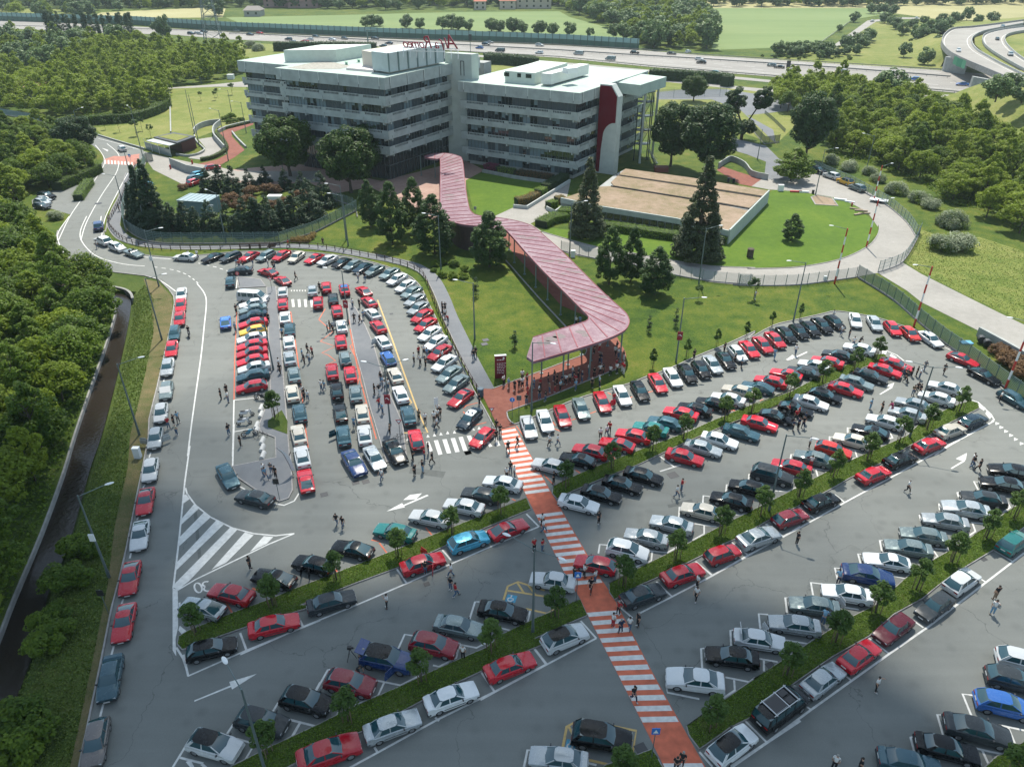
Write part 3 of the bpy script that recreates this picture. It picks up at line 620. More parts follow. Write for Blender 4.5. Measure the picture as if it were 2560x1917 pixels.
R_1, R_2, R_3 = V2(-13.6,198.5), V2(15.7,182.4), V2(36.6,214.6)
def facade(root, P, Q, levels, zbase, nout, bays, off0, setback=.5, wallset=1.7, skipwin=()):
    """balcony bands with slotted parapets and window strips along the edge P-Q"""
    d = (Q-P); Lg = d.length; d.normalize(); n = Vector((d.y,-d.x,0))*nout
    bl = (Lg-2*off0)/bays
    pb, pw = P-n*setback, P-n*wallset
    rz = math.atan2(d.y, d.x)
    # bands
    for zt, zb in levels[1:]:
        m = MB()
        x0, x1 = .3, Lg-.3
        m.box(pb+d*((x0+x1)/2)+Vector((0,0,(zb+zt-.62)/2)), (x1-x0, .14, zt-.62-zb), rz)
        m.box(pb+d*((x0+x1)/2)+Vector((0,0,zt-.07)), (x1-x0, .16, .14), rz)
        for k in range(bays):
            a = off0+k*bl; gaps = 11; ed = .7; gw = (bl-2*ed)/gaps
            m.box(pb+d*(a+ed/2)+Vector((0,0,zt-.38)), (ed,.14,.48), rz)
            m.box(pb+d*(a+bl-ed/2)+Vector((0,0,zt-.38)), (ed,.14,.48), rz)
            for g_ in range(1,gaps): m.box(pb+d*(a+ed+g_*gw)+Vector((0,0,zt-.38)), (gw*.30,.14,.48), rz)
        for a,b in ((x0,off0),(Lg-off0,x1)):
            if b > a: m.box(pb+d*((a+b)/2)+Vector((0,0,zt-.38)), (b-a,.14,.48), rz)
        m.box(pb-n*.75+d*((x0+x1)/2)+Vector((0,0,zb+.12)), (x1-x0, 1.36, .22), rz)
        for k in range(bays+1):
            a = off0+k*bl
            m.box(pb+n*.14+d*a+Vector((0,0,zb+.55)), (.42,.16,.6), rz)
            m.box(pb-n*.5+d*a+Vector((0,0,zb-.22)), (.32,1.2,.5), rz)
        m.build('balcony', PANELC, root)
    # window strips between bands, run down behind the slots to mimic dark balcony shade
    for i in range(len(levels)):
        ztop = levels[i][1]; zbot = levels[i+1][0]-1.1 if i+1 < len(levels) else zbase
        for k in range(bays):
            if (i,k) in skipwin: continue
            a = off0+k*bl; npn = 6; pwid = bl/npn
            m = MB(); fr = MB(); run = rnd.choice((0,0,1,2,2))
            for q in range(npn):
                if rnd.random() < .35: run = rnd.choice((0,0,1,2,2))
                c = pw+n*.03+d*(a+(q+.5)*pwid)
                m.cm = run; h = ztop-zbot
                m.box(c+Vector((0,0,zbot+h/2)), (pwid*.96,.06,h), rz)
                if run == 0 and rnd.random() < .4:
                    m.cm = 1; hh = h*rnd.choice((.3,.5)); m.box(c+n*.04+Vector((0,0,ztop-hh/2)), (pwid*.9,.04,hh), rz)
                fr.box(pw+n*.08+d*(a+q*pwid)+Vector((0,0,zbot+h/2)), (.09,.12,h), rz)
            fr.box(pw+n*.09+d*(a+bl/2)+Vector((0,0,ztop-.05)), (bl,.1,.1), rz)
            wo = m.build('window', [GLASS_D,SHUT,SHUT2], root)
            fr.build('window_frame', FRAME, wo)
def fascia(root, outline, z0, z1, joints):
    m = MB(); m.prism([(p.x,p.y) for p in outline], z0, z1-.06); m.cm = 0
    o = m.build('roof', PANELC, root)
    m = MB(); m.prism([(p.x,p.y) for p in outline], z1-.058, z1); m.build('roof_edge', ROOFG, o)
    j = MB(); pipe = MB()
    for P,Q,n_,off in joints:
        d = Q-P; Lg = d.length; d.normalize(); nn = Vector((d.y,-d.x,0)); rz = math.atan2(d.y,d.x)
        for k in range(n_+1):
            c = P+d*(off+k*(Lg-2*off)/n_)
            j.box(c+nn*.02+Vector((0,0,(z0+z1)/2)), (.06,.08,z1-z0-.1), rz)
            pipe.box(c+nn*.09+d*.12+Vector((0,0,z0+(z1-z0)*.62)), (.16,.14,(z1-z0)*.7), rz)
    j.build('panel_joint', DARKM, o); pipe.build('drain_pipe', plain('pale_pipe',(.55,.60,.58),.5), o)
    return o
bld = empty('office_building', (0,0,0), 0, 'grey concrete office block of stepped balcony floors with pale green flat roof', 'building')
def inset(poly, t):
    n = len(poly); A = sum(poly[i].x*poly[(i+1)%n].y-poly[(i+1)%n].x*poly[i].y for i in range(n)); s = 1 if A > 0 else -1; out = []
    for i in range(n):
        a,b,c = poly[i-1], poly[i], poly[(i+1)%n]
        d1 = (b-a).normalized(); d2 = (c-b).normalized(); n1 = Vector((-d1.y,d1.x,0))*s; n2 = Vector((-d2.y,d2.x,0))*s
        k = (n1+n2); den = max(.3, k.dot(n1)); out.append(b+k*(t/den))
    return out
LP = [L_FL, L_A1, L_A, L_B, L_C, V2(-8.5,213), V2(-54.8,233)]
W0, W1_, W2 = G('E2',1665,340,20.5), G('E2',2030,225,20.5), G('E2',1785,198,20.5)
for p in (W0,W1_,W2): p.z = 0
RP = [R_1, R_2, R_3, V2(6.9,230), V2(-4,214)]
m = MB(); q = inset(LP, 1.75); m.prism([(p.x,p.y) for p in q], 6.6, 21.6); m.build('wall', CONC, bld)
m = MB(); q = inset(LP, 2.6); m.prism([(p.x,p.y) for p in q], 0, 6.6); m.build('lobby_glazing', GLASS_D, bld)
m = MB(); q = inset(RP, 1.75); m.prism([(p.x,p.y) for p in q], 0, 18.1); m.build('wall', CONC, bld)
# lobby mullions
m = MB(); q = inset(LP, 2.56)
for a,b in ((q[2],q[3]),(q[3],q[4])):
    d = (b-a).normalized(); rz = math.atan2(d.y,d.x)
    for p,_ in samp([a,b],1.35): m.box(p+Vector((0,0,3.3)), (.08,.14,6.6), rz)
    m.box((a+b)/2+Vector((0,0,3.4)), ((b-a).length,.16,.18), rz)
m.build('mullion', FRAME, bld)
LL = [(None,21.5),(19.95,17.85),(16.1,14.05),(12.25,10.25),(8.6,6.6)]
LL[0] = (24.1,21.5)
RL = [(20.5,18.0),(16.05,14.15),(12.25,10.35),(8.4,6.55),(4.6,2.85)]
facade(bld, L_A, L_B, LL[:], 8.6, 1, 5, 1.6, skipwin=[(4,k) for k in range(9)])
facade(bld, L_B, L_C, LL[:], 8.6, 1, 4, 1.8, skipwin=[(4,k) for k in range(9)])
facade(bld, L_FL, L_A1+(L_A1-L_FL)*.2, [(24.1,21.5),(20.1,18.6),(17.0,15.5),(13.9,12.4),(10.7,9.0),(7.0,5.2)], 1.0, 1, 3, .8)
facade(bld, R_1, R_2, RL, .9, 1, 5, 1.6)
facade(bld, R_2, R_3, RL, .9, 1, 6, 1.4)
rl = fascia(bld, LP, 21.5, 24.1, [(L_A,L_B,5,1.6),(L_B,L_C,4,1.8),(L_FL,L_A1,2,2.5)])
rr = fascia(bld, RP, 18.0, 20.5, [(R_1,R_2,5,1.6),(R_2,R_3,6,1.4)])
# wing beyond the right facade
wing = [W0, W1_, W2+(W2-W1_)*.6, W0+(W2-W1_)*1.2]
m = MB(); m.prism([(p.x,p.y) for p in wing], 17.8, 20.3); m.build('roof', ROOFG, bld)
m = MB()
for f in (.35,.85):
    p = W0.lerp(W1_,f)+(W2-W1_)*.18; m.box((p.x,p.y,8.9),(.5,.5,17.8))
m.build('column', PANELC, bld)
# stair and lift tower between the two blocks
T0 = V2(-10.1,200.6); TL = G('E1',1175,178,26.4); TR = G('E1',1640,188,26.4); TL.z=TR.z=0
m = MB(); m.prism([(p.x,p.y) for p in (T0,TR,TR+(TL-T0),TL)], 0, 26.4); tw = m.build('stair_tower', plain('tower_render',(.42,.47,.43),.85,var=.08,vs=.6), bld)
dT = (TL-T0).normalized(); nT = Vector((dT.y,-dT.x,0)); nT = nT if nT.y < 0 else -nT
m = MB()
for s_ in (-.45,.45): m.box(T0+dT*2.6+nT*.05+dT*s_+Vector((0,0,23)), (.14,.1,3.4), math.atan2(dT.y,dT.x))
m.box(T0+dT*2.6+nT*.05+Vector((0,0,24.7)), (1.0,.1,.14), math.atan2(dT.y,dT.x)); m.build('slot_window', DARKM, tw)
m = MB(); c = G('E1',1690,300,22); m.box((c.x,c.y,11), (3.5,4,22), -.5); m.build('rear_stair', CONC, bld)
# roof structures
pz = G('E0',740,305,24.1); pe = G('E0',1290,300,24.1); pu = (pe-pz); pv = V2(.55,.83)*13
m = MB(); m.prism([(p.x,p.y) for p in (pz,pz+pu*1.3,pz+pu*1.3+pv,pz+pv)], 24.1, 26.9); ph = m.build('penthouse', plain('pale_render',(.50,.56,.50),.8,var=.06,vs=1), bld)
du = pu.normalized(); rz = math.atan2(du.y,du.x); nn = Vector((du.y,-du.x,0)); nn = nn if nn.y<0 else -nn
m = MB(); m2 = MB()
for k,x in enumerate((2.2,5.0,7.6)):
    m.box(pz+du*x+nn*.03+Vector((0,0,25.6)), (1.3,.08,1.0), rz)
    m2.box(pz+du*(x+1.1)+nn*.35+Vector((0,0,25.2)), (.8,.5,1.2), rz)
m.build('window', GLASS_D, ph); m2.build('cooling_unit', WHITEM, ph)
a,b,c = G('E1',185,430,24.3), G('E1',410,462,24.3), G('E1',1170,318,24.3)
SCREEN = plain('screen_cladding', (.42,.48,.48), .5, var=.05, vs=1)
scb = MB(); scb.prism([(p.x,p.y) for p in (a,b,c,c+(a-b))], 24.5, 28.6); sb = scb.build('plant_screen', SCREEN, bld)
m = MB(); d = (c-b); Lg=d.length; d.normalize(); rz=math.atan2(d.y,d.x)
for k in range(7): m.box(b+d*(Lg*k/6)+Vector((d.y,-d.x,0))*.08+Vector((0,0,2.3)), (.35,.2,4.1), rz)
m.build('screen_rib', STEELG, sb)
m = MB(); a2,b2 = G('E1',350,205,27.2), G('E1',350,120,27.2)
m.prism([(p.x,p.y) for p in (b+(a-b)*.2+d*1, c-d*1+(a-b)*.2, c-d*1+(a-b)*2.2, b+(a-b)*2.2+d*3)], 24.1, 28.0); m.build('plant_room', plain('warm_render',(.50,.47,.40),.85), bld)
# brown tiled patch and skylights on the left roof
m = MB(); q = GP('E0 770,385 1270,280 1650,360 1490,400 1000,405', 24.12); m.prism([(p.x,p.y) for p in q], 24.1, 24.14); m.build('tiled_patch', ROOFT, bld)
for s_ in ('E0 1580,395 1680,350 1970,385 1960,430','E0 1840,350 1870,320 1960,335 1960,370'):
    q = GP(s_, 24.4); m = MB(); m.prism([(p.x,p.y) for p in q], 24.1, 24.6); m.build('skylight', plain('pinkish_white',(.60,.55,.53),.6), bld)
for x,y in ((1585,335),(1755,300)):
    p = G('E0',x,y,24.2); m = MB(); m.tube((p.x,p.y,24.1),(p.x,p.y,24.7),.3,.3,10); m.tube((p.x,p.y,24.7),(p.x,p.y,24.85),.55,.2,10); m.build('roof_vent', plain('green_copper',(.15,.33,.24),.6), bld)
# right block penthouse and duct
q = GP('E2 200,345 430,365', 20.6)
A_ = G('E2',0,330,20.5); B_ = G('E2',205,348,20.5); C_ = G('E2',790,150,20.5)
m = MB(); e = (A_-B_); m.prism([(p.x,p.y) for p in (B_, B_+(C_-B_)*.75, B_+(C_-B_)*.75+e*2.0, B_+e*2.0)], 20.5, 23.2); ph2 = m.build('penthouse', plain('pale_render'  ,(.50,.56,.50),.8), bld)
m = MB(); e_=e.normalized(); rz=math.atan2(e_.y,e_.x); n_=Vector((e_.y,-e_.x,0)); n_= n_ if n_.y<0 else -n_
for x,w_ in ((2.0,1.5),(5.2,1.0),(9.5,1.4)): m.box(B_+e_*x*.8+n_*.03+Vector((0,0,1.9)), (w_,.08,.9), rz)
m.build('window', GLASS_D, ph2)
D_ = G('E2',430,362,20.6); E_ = G('E2',950,215,20.6); e2 = (E_-D_); sd = e_*2.6
m = MB(); m.prism([(p.x,p.y) for p in (D_,E_,E_+sd,D_+sd)], 20.9, 23.3); m.build('air_duct', plain('white_cladding',(.60,.62,.58),.6,var=.05,vs=2), bld)
m = MB(); p = G('E2',700,150,23.6); m.box((p.x,p.y,23.7),(3.2,2.2,1.2),.6); p = G('E2',400,290,21.3); m.box((p.x,p.y,21.4),(2.4,1.6,1.8),.6); m.build('cooling_unit', WHITEM, bld)
# fin with red panel
FR = V2(25.5,188.0); uF = (R_1-R_2).normalized(); vF = (R_3-R_2).normalized()
FL_ = FR+uF*4.9
m = MB()
prof = [(0,0),(4.9,0),(4.9,21.2),(1.9,21.2),(0,18.6)]
P0 = [FR+uF*a+Vector((0,0,b)) for a,b in prof]; P1 = [p+vF*2.4 for p in P0]
n = 5; m.add(P0+P1, [tuple(range(n)), tuple(reversed(range(n,2*n)))]+[((i+1)%n,i,n+i,n+(i+1)%n) for i in range(n)])
fin = m.build('fin_wall', plain('fin_concrete',(.44,.48,.45),.8,var=.08,vs=.8), bld)
curve = [(4.86,.3),(4.86,20.9),(1.98,20.9),(.35,18.6),(.35,12.6)]+[(.35+3.2*math.sin(t)*.98, 12.6-3.6*(1-math.cos(t))) for t in [R(a) for a in range(15,91,15)]]+[(3.75,6),(3.95,.3)]
nf = -vF
m = MB(); P0 = [FR+uF*a+Vector((0,0,b))+nf*.02 for a,b in curve]; P1=[p+nf*.06 for p in P0]
tri = tessellate_polygon([[Vector((a,b,0)) for a,b in curve]]); n=len(curve)
m.add(P0+P1, [(t[0]+n,t[1]+n,t[2]+n) for t in tri]+[(i,(i+1)%n,n+(i+1)%n,n+i) for i in range(n)])
m.build('red_panel', REDPANEL, fin)
# external steel staircase
st = empty('fire_escape', (0,0,0), 0, 'grey steel external staircase of curved landings beside the right office facade', 'staircase')
SC = G('E2',1680,1330,0)
def stair():
    posts = MB(); deck = MB(); rail = MB(); steps = MB()
    for x,y in ((1745,1385),(1768,1385),(1570,1390),(1640,1330)):
        p = G('E2',x,y); posts.tube((p.x,p.y,0),(p.x,p.y,17 if x>1700 else 13.5),.14,n=8)
    for k in range(5):
        z = 3.4+3.6*k if k < 4 else 16.6
        c = SC+V2(-.4,0)
        pts = [(c.x+2.6*math.cos(R(a)), c.y+1.9*math.sin(R(a))) for a in range(150,400,20)]
        deck.prism(pts, z, z+.12)
        pp = [Vector((a,b,0)) for a,b in pts]
        for h in (.55,1.1):
            for a,b in zip(pp[:-1],pp[1:]): rail.tube((a.x,a.y,z+h),(b.x,b.y,z+h),.03,n=5)
        for a in pp: rail.tube((a.x,a.y,z),(a.x,a.y,z+1.1),.025,n=5)
        if k < 4:
            a0 = c+V2(-.8+(k%2)*1.6,-1.2); a1 = c+V2(1.6-(k%2)*1.6,1.2)
            for s_ in range(12):
                f = s_/12; q = a0.lerp(a1,f); steps.box((q.x,q.y,z+.15+f*3.5), (1.1,.3,.05), .5)
            for off in (-.55,.55):
                rail.tube((a0.x+off,a0.y,z+1.1),(a1.x+off,a1.y,z+4.6),.03,n=5); steps.tube((a0.x+off,a0.y,z+.1),(a1.x+off,a1.y,z+3.6),.07,n=5)
    a0,a1 = G('E2',1780,1250,3.2), G('E2',1900,1440,0)
    for s_ in range(12):
        f=s_/12; q=a0.lerp(a1,f); steps.box((q.x,q.y,3.3*(1-f)), (.5,1.0,.05), -.6)
    rail.tube((a0.x,a0.y,4.4),(a1.x,a1.y,1.0),.03,n=5)
    STD = plain('stair_steel',(.05,.07,.075),.5,metal=.4); posts.build('post', STD, st); deck.build('landing', STD, st); rail.build('railing', plain('galvanised',(.35,.38,.38),.4,metal=.6), st); steps.build('flight', STD, st)
stair()
# rooftop letters seen from behind
def text_mesh(txt, size, extrude, shear=0.0, align='LEFT'):
    cu = bpy.data.curves.new('t','FONT'); cu.body = txt; cu.size = size; cu.extrude = extrude; cu.shear = shear; cu.align_x = align; cu.resolution_u = 4
    o = bpy.data.objects.new('t', cu); COL.objects.link(o)
    dg = bpy.context.evaluated_depsgraph_get(); me = bpy.data.meshes.new_from_object(o.evaluated_get(dg))
    bpy.data.objects.remove(o); bpy.data.curves.remove(cu); return me
sa, sb_ = G('A1',1128,286,31.0), G('A1',1508,322,30.2)
sb_.z = sa.z = 0
sg = empty('rooftop_sign', (sb_.x, sb_.y, 29.7), 0, 'large red script letters on a white roof frame, seen mirrored from behind', 'sign')
dS = (sa-sb_); WS = dS.length; angS = math.atan2(dS.y, dS.x)
SRED = plain('sign_red', (.28,.012,.03), .4)
x = 0.0
spans = [('A',3.4,.0),('l',2.6,0),('f',2.6,-.3),('a',2.2,0),(' ',1,0),('R',3.0,0),('o',2.2,0),('m',2.2,0),('e',2.2,0),('o',2.2,0)]
tw_ = 0; Ls = []
for ch,sz,dz in spans:
    if ch == ' ': tw_ += .9; continue
    me = text_mesh(ch, sz*1.25, .12, .35); xs = [v.co.x for v in me.vertices]; wdt = max(xs)-min(xs)
    Ls.append((me, tw_-min(xs), dz)); tw_ += wdt*.93
for me, off, dz in Ls:
    me.materials.append(SRED); s_ = WS/tw_
    for v in me.vertices: v.co.x = (v.co.x+off)*s_
    me.transform(Matrix.Rotation(angS,4,'Z')@Matrix.Rotation(math.pi/2,4,'X'))
    o = obj('letter', me, sg); o.location = (0,0,dz)
m = MB()
for a,b in (((0,0,0),(dS.x,dS.y,0)),):
    m.tube(a,b,.09,n=6); m.tube((0,0,-.7),(dS.x,dS.y,-.7),.07,n=6)
for k in range(9):
    p = dS*(k/8); q = dS*(min(8,k+.5)/8); m.tube((p.x,p.y,-.7),(q.x,q.y,0),.05,n=5)
    m.tube((p.x,p.y,0),(p.x,p.y-1.6,-1.9),.05,n=5)
m.build('support_frame', WHITEM, sg)

# ================================================================== ENTRANCE CANOPY
CZ = 5.0
edgeR = smooth_line(GP('A1 1275,1078 1345,1060 1430,1058 1500,1074 1535,1105 1555,1280 1578,1420 1600,1465 1650,1488 1800,1505 1920,1528 2010,1558 2080,1610 B2 430,125 560,240 700,380 850,530 950,620 1000,665 1022,700 1028,735 1010,775 970,805 900,838 760,888 560,948 370,1003', CZ+.3), 4)
edgeL = smooth_line(GP('A1 1275,1085 1310,1092 1345,1096 1370,1098 1384,1102 1385,1250 1385,1450 1400,1480 1430,1510 1480,1535 1560,1552 1700,1565 1820,1590 B2 185,100 250,170 330,262 440,380 560,500 640,580 710,650 745,685 754,700 745,720 715,733 600,768 480,803 366,838', CZ+.3), 4)
cn = 150
eR = resample(edgeR, cn); eL = resample(edgeL, cn)
for P in (eR,eL):
    for p in P: p.z = 0
CANR = ground('canopy_roof', [(.13,.055,.075),(.205,.12,.145),(.27,.21,.225)], scales=(.25,1.5,8), wt=(.45,.35,.2), rough=.55, bump=.05)
can = empty('entrance_canopy', (0,0,0), 0, 'long winding pinkish red metal walkway canopy on slim grey columns', 'canopy')
tip = G('B2',322,970,CZ+.3); tip.z = 0
m = MB(); n=cn+1
Z = lambda P,z:[Vector((p.x,p.y,z)) for p in P]
m.add(Z(eR,CZ+.3)+Z(eL,CZ+.3)+Z(eR,CZ-.1)+Z(eL,CZ-.1), [(i+1,i,n+i,n+i+1) for i in range(cn)]+[(2*n+i,2*n+i+1,3*n+i+1,3*n+i) for i in range(cn)]+[(i,i+1,2*n+i+1,2*n+i) for i in range(cn)]+[(n+i+1,n+i,3*n+i,3*n+i+1) for i in range(cn)]+[(0,2*n,3*n,n)])
a,b = eR[-1], eL[-1]
m.add([Vector((p.x,p.y,z)) for z in (CZ+.3,CZ-.1) for p in (a,tip,b)], [(0,2,1),(3,4,5),(0,1,4,3),(1,2,5,4)])
roofc = m.build('canopy_roof', CANR, can)
m = MB(); i = 0.0
SEAM = plain('seam_red', (.19,.018,.035), .5)
dist = 0; nxt = .4
for i in range(1,cn):
    mm = (eR[i]+eL[i])/2; pm = (eR[i-1]+eL[i-1])/2; dist += max((eR[i]-eR[i-1]).length,(eL[i]-eL[i-1]).length)*.8
    if dist > nxt:
        nxt = dist+1.55; a = eR[i].lerp(eL[i],.05); b = eL[i].lerp(eR[i],.06)
        ribbon(m, [a,b], .16, CZ+.3, CZ+.36)
ribbon(m, eR, .1, CZ+.3, CZ+.36, off=.05 ); ribbon(m, eL, .1, CZ+.3, CZ+.36, off=-.05)
m.build('roof_seam', SEAM, roofc)
m = MB(); STAIN = plain('canopy_stain', (.12,.09,.09), .6, var=.2, vs=3)
for t,x,y,w_,h_ in (('E4',720,152,.9,.35),('E4',770,180,1.2,.3),('E4',885,168,1.0,.3),('E4',1055,467,1.2,.35),('E4',1205,452,1.2,.4),('E4',1245,485,.9,.4),('E4',1340,567,.9,.35),('E4',1390,605,1.1,.5),('E4',1240,628,.8,.25),('E4',1530,830,1.9,.3),('E4',1715,918,1.3,.6),('E4',1000,1490,1.0,.8),('E4',1110,1440,1.0,.9),('E4',1190,1405,.9,.7),('E4',1470,1355,.8,.5),('E4',1525,1395,.5,.5),
    ('E3',1260,792,1.9,.35),('E3',1250,812,1.0,.3),('E3',1225,870,.7,.3),('E3',1345,1048,.5,.35),('E3',1345,1068,.8,.25),('E3',1235,1180,.9,.3),('E3',1375,1176,.7,.35),('E3',1235,1255,1.2,.4),('E3',1245,1284,1.1,.3),('E3',1235,1312,.9,.3),('E3',1280,750,1.2,.35)):
    p = G(t,x,y,CZ+.31); P=[(p.x+w_*(1+.15*math.sin(3*a_+x))*math.cos(a_), p.y+h_*(1+.2*math.sin(2*a_+y))*math.sin(a_)) for a_ in [k*math.pi/8 for k in range(16)]]
    m = MB(); m.prism(P, CZ+.3, CZ+.306); m.build('roof_stain', STAIN, roofc)
for t,x,y in (('E4',568,330),('E4',633,490),('E4',762,635),('E4',900,800),('E4',1048,955),('E4',1212,1145),('E4',1390,1265),('B2',424,1088),('B2',570,1165),('B2',607,1030),('B2',752,1125),('B2',765,1000),('B2',965,1010),('A1',1253,1212),('A1',1350,1225),('A1',1395,1330),('B2',700,960),('B2',880,900)):
    p = G(t,x,y); m = MB(); m.tube((p.x,p.y,0),(p.x,p.y,CZ-.1),.11,n=10); m.tube((p.x,p.y,.05),(p.x,p.y,.14),.25,n=10); m.build('column', STEELG, can, smooth=True, angle=40)
# curved dark screen wall below the canopy
m = MB(); P = smooth_line(GP('B1 1460,150 1480,190 1530,225 1600,240 1680,250'),3); ribbon(m, P, .25, 0, 4.6)
tag(m.build('screen_wall', plain('dark_brown_cladding',(.055,.032,.03),.6,var=.2,vs=3)), 'curved dark brown screen wall under the winding canopy', 'wall')

# ================================================================== LOW BUILDINGS AND WALLS
tb = empty('sunken_building', (0,0,0), 0, 'low concrete building with three terraces of dry yellow grass on its roof', 'building')
tz = 2.5
outl = GP('A2 560,1370 830,1428 1360,1513 1722,1600 1990,1325 1460,1232 1000,1168 930,1205 820,1290', tz)
m = MB(); m.prism([(p.x,p.y) for p in outl], 0, tz-.1); m.build('wall', CONC, tb)
for k,(s_,z0,z1) in enumerate((('A2 575,1368 830,1420 1360,1505 1715,1590 1850,1455 1690,1420 1400,1365 920,1285 820,1290',tz-.099,tz+.02),('A2 925,1285 1400,1362 1700,1410 1862,1440 1945,1365 1440,1285 955,1215 905,1262',tz-.098,tz+.12),('A2 960,1212 1440,1282 1955,1362 1985,1325 1460,1235 1005,1172',tz-.097,tz+.24))):
    q = GP(s_, tz); m = MB(); m.prism([(p.x,p.y) for p in q], z0, z1); m.build('roof_terrace', DRYGRASS, tb)
m = MB(); ribbon(m, GP('A2 560,1372 830,1430 1360,1515 1722,1602',tz), .3, tz-.9, tz+.25); ribbon(m, GP('A2 1722,1602 1995,1328',tz), .3, 0, tz+.45); m.build('parapet', plain('white_concrete',(.36,.40,.38),.8,var=.1,vs=1), tb)
m = MB(); e = GP('A2 830,1430 1360,1515', tz)
dd = (e[1]-e[0]).normalized(); rz = math.atan2(dd.y,dd.x)
for p,_ in samp([e[0],e[1]], 1.6): m.box((p.x+.8*dd.x-dd.y*-.06,p.y+.8*dd.y-.1,.95), (1.3,.12,1.1), rz)
m.build('window', GLASS_D, tb)
m = MB()
for s_ in ('A2 940,1208 1440,1284 1955,1364','A2 905,1283 1400,1363 1862,1442'): ribbon(m, GP(s_,tz+.2), .12, tz, tz+.28)
m.build('terrace_edge', DARKM, tb)
# guard house
gh = empty('guard_house', (0,0,0), 0, 'small dark gatehouse with grass roof and glazed canopy beside the entrance road', 'gatehouse')
q = GP('A0 1060,945 1200,912 1352,940 1225,985', 3.3); m = MB(); m.prism([(p.x,p.y) for p in q], 3.0, 3.35); m.build('roof', DARKM, gh)
q = GP('A0 1095,943 1200,922 1310,942 1222,972', 3.3); m = MB(); m.prism([(p.x,p.y) for p in q], 3.35, 3.42); m.build('roof_lawn', GRASS_LT, gh)
q = GP('A0 1160,945 1240,925 1345,945 1250,975', 3.0); m = MB(); m.prism([(p.x,p.y) for p in q], 0, 3.0); m.build('wall', plain('dark_red_wall',(.10,.03,.03),.5), gh)
q = GP('A0 1010,968 1060,955 1218,988 1170,1002', 3.0); m = MB(); m.prism([(p.x,p.y) for p in q], 2.85, 3.0); m.build('glass_canopy', plain('grey_sheet',(.45,.48,.47),.4), gh)
m = MB()
for x,y in ((1010,1025),(1055,1045),(1105,1060),(1150,1070),(1185,1080)):
    p = G('A0',x,y); m.tube((p.x,p.y,0),(p.x,p.y,2.85),.06,n=6)
m.build('post', WHITEM, gh)
m = MB(); ribbon(m, GP('A0 1010,1025 1185,1082'), .06, 0, 2.0); m.build('glazing', plain('pale_glass',(.22,.28,.28),.1), gh)
def wall(s_, w_, h, label, mat=CONC, name='garden_wall', cat='wall', sm=3, z0=0):
    m = MB(); P = GP(s_); P = smooth_line(P, sm) if sm else P; ribbon(m, P, w_, z0, h); return tag(m.build(name, mat), label, cat)
wall('A0 1345,925 1360,900 1400,878 1460,862 1525,858 1500,880 1480,905 1480,950 1520,1000 1555,1040', .35, 1.6, 'curved pale concrete ramp wall behind the gatehouse')
wall('A0 1345,940 1360,980 1400,1020 1415,1040 1380,1065 1300,1080 1220,1070', .3, .6, 'low curved concrete kerb wall around the gatehouse lawn')
wall('A0 1180,1140 1300,1190 1430,1215', .25, 2.0, 'straight pale concrete wall between drive and conifer grove', sm=0)
wall('A0 1745,845 1640,868 1560,890 1510,915', .5, .9, 'concrete edge wall along the upper side of the red drive')
wall('A0 1605,915 1640,960 1700,1020', .4, .6, 'low grey kerb wall on the lower side of the red drive')
wall('A0 1175,650 1182,915', .35, .5, 'long thin concrete kerb wall running up the dry lawn', sm=0)
wall('A0 680,935 800,972 1000,1030', .3, .5, 'low concrete wall along the dry lawn by the entry road', sm=0)
wall('A1 1675,1190 1900,1235 2180,1275', .4, .8, 'long low planter wall below the right office front', sm=0)
wall('A2 232,1435 325,1445 622,1260', .3, .8, 'white planter wall around the clipped bushes beside the court path', plain('white_render',(.42,.45,.43),.8), sm=0)
wall('A2 460,1450 520,1480 600,1420', .3, .9, 'small white planter wall beside the court path', plain('white_render',(.42,.45,.43),.8), sm=0)
wall('A3 100,1165 160,1125 200,1120 280,1160 330,1220 440,1245', .3, 1.5, 'curved retaining wall beside the red ramp behind the terraced roof')
wall('B3 1885,830 2050,920 2208,1010 2350,1090', .5, 1.5, 'grey concrete retaining wall with pipe openings on the right verge', sm=0)
m = MB()
for x,y in ((1905,870),(1945,895)): p = G('B3',x,y); m.tube((p.x-.4,p.y-.9,.7),(p.x-.2,p.y-.2,.7),.55,n=14)
tag(m.build('drain_pipe', DARKM), 'pair of dark round pipe mouths in the concrete verge wall', 'pipe')

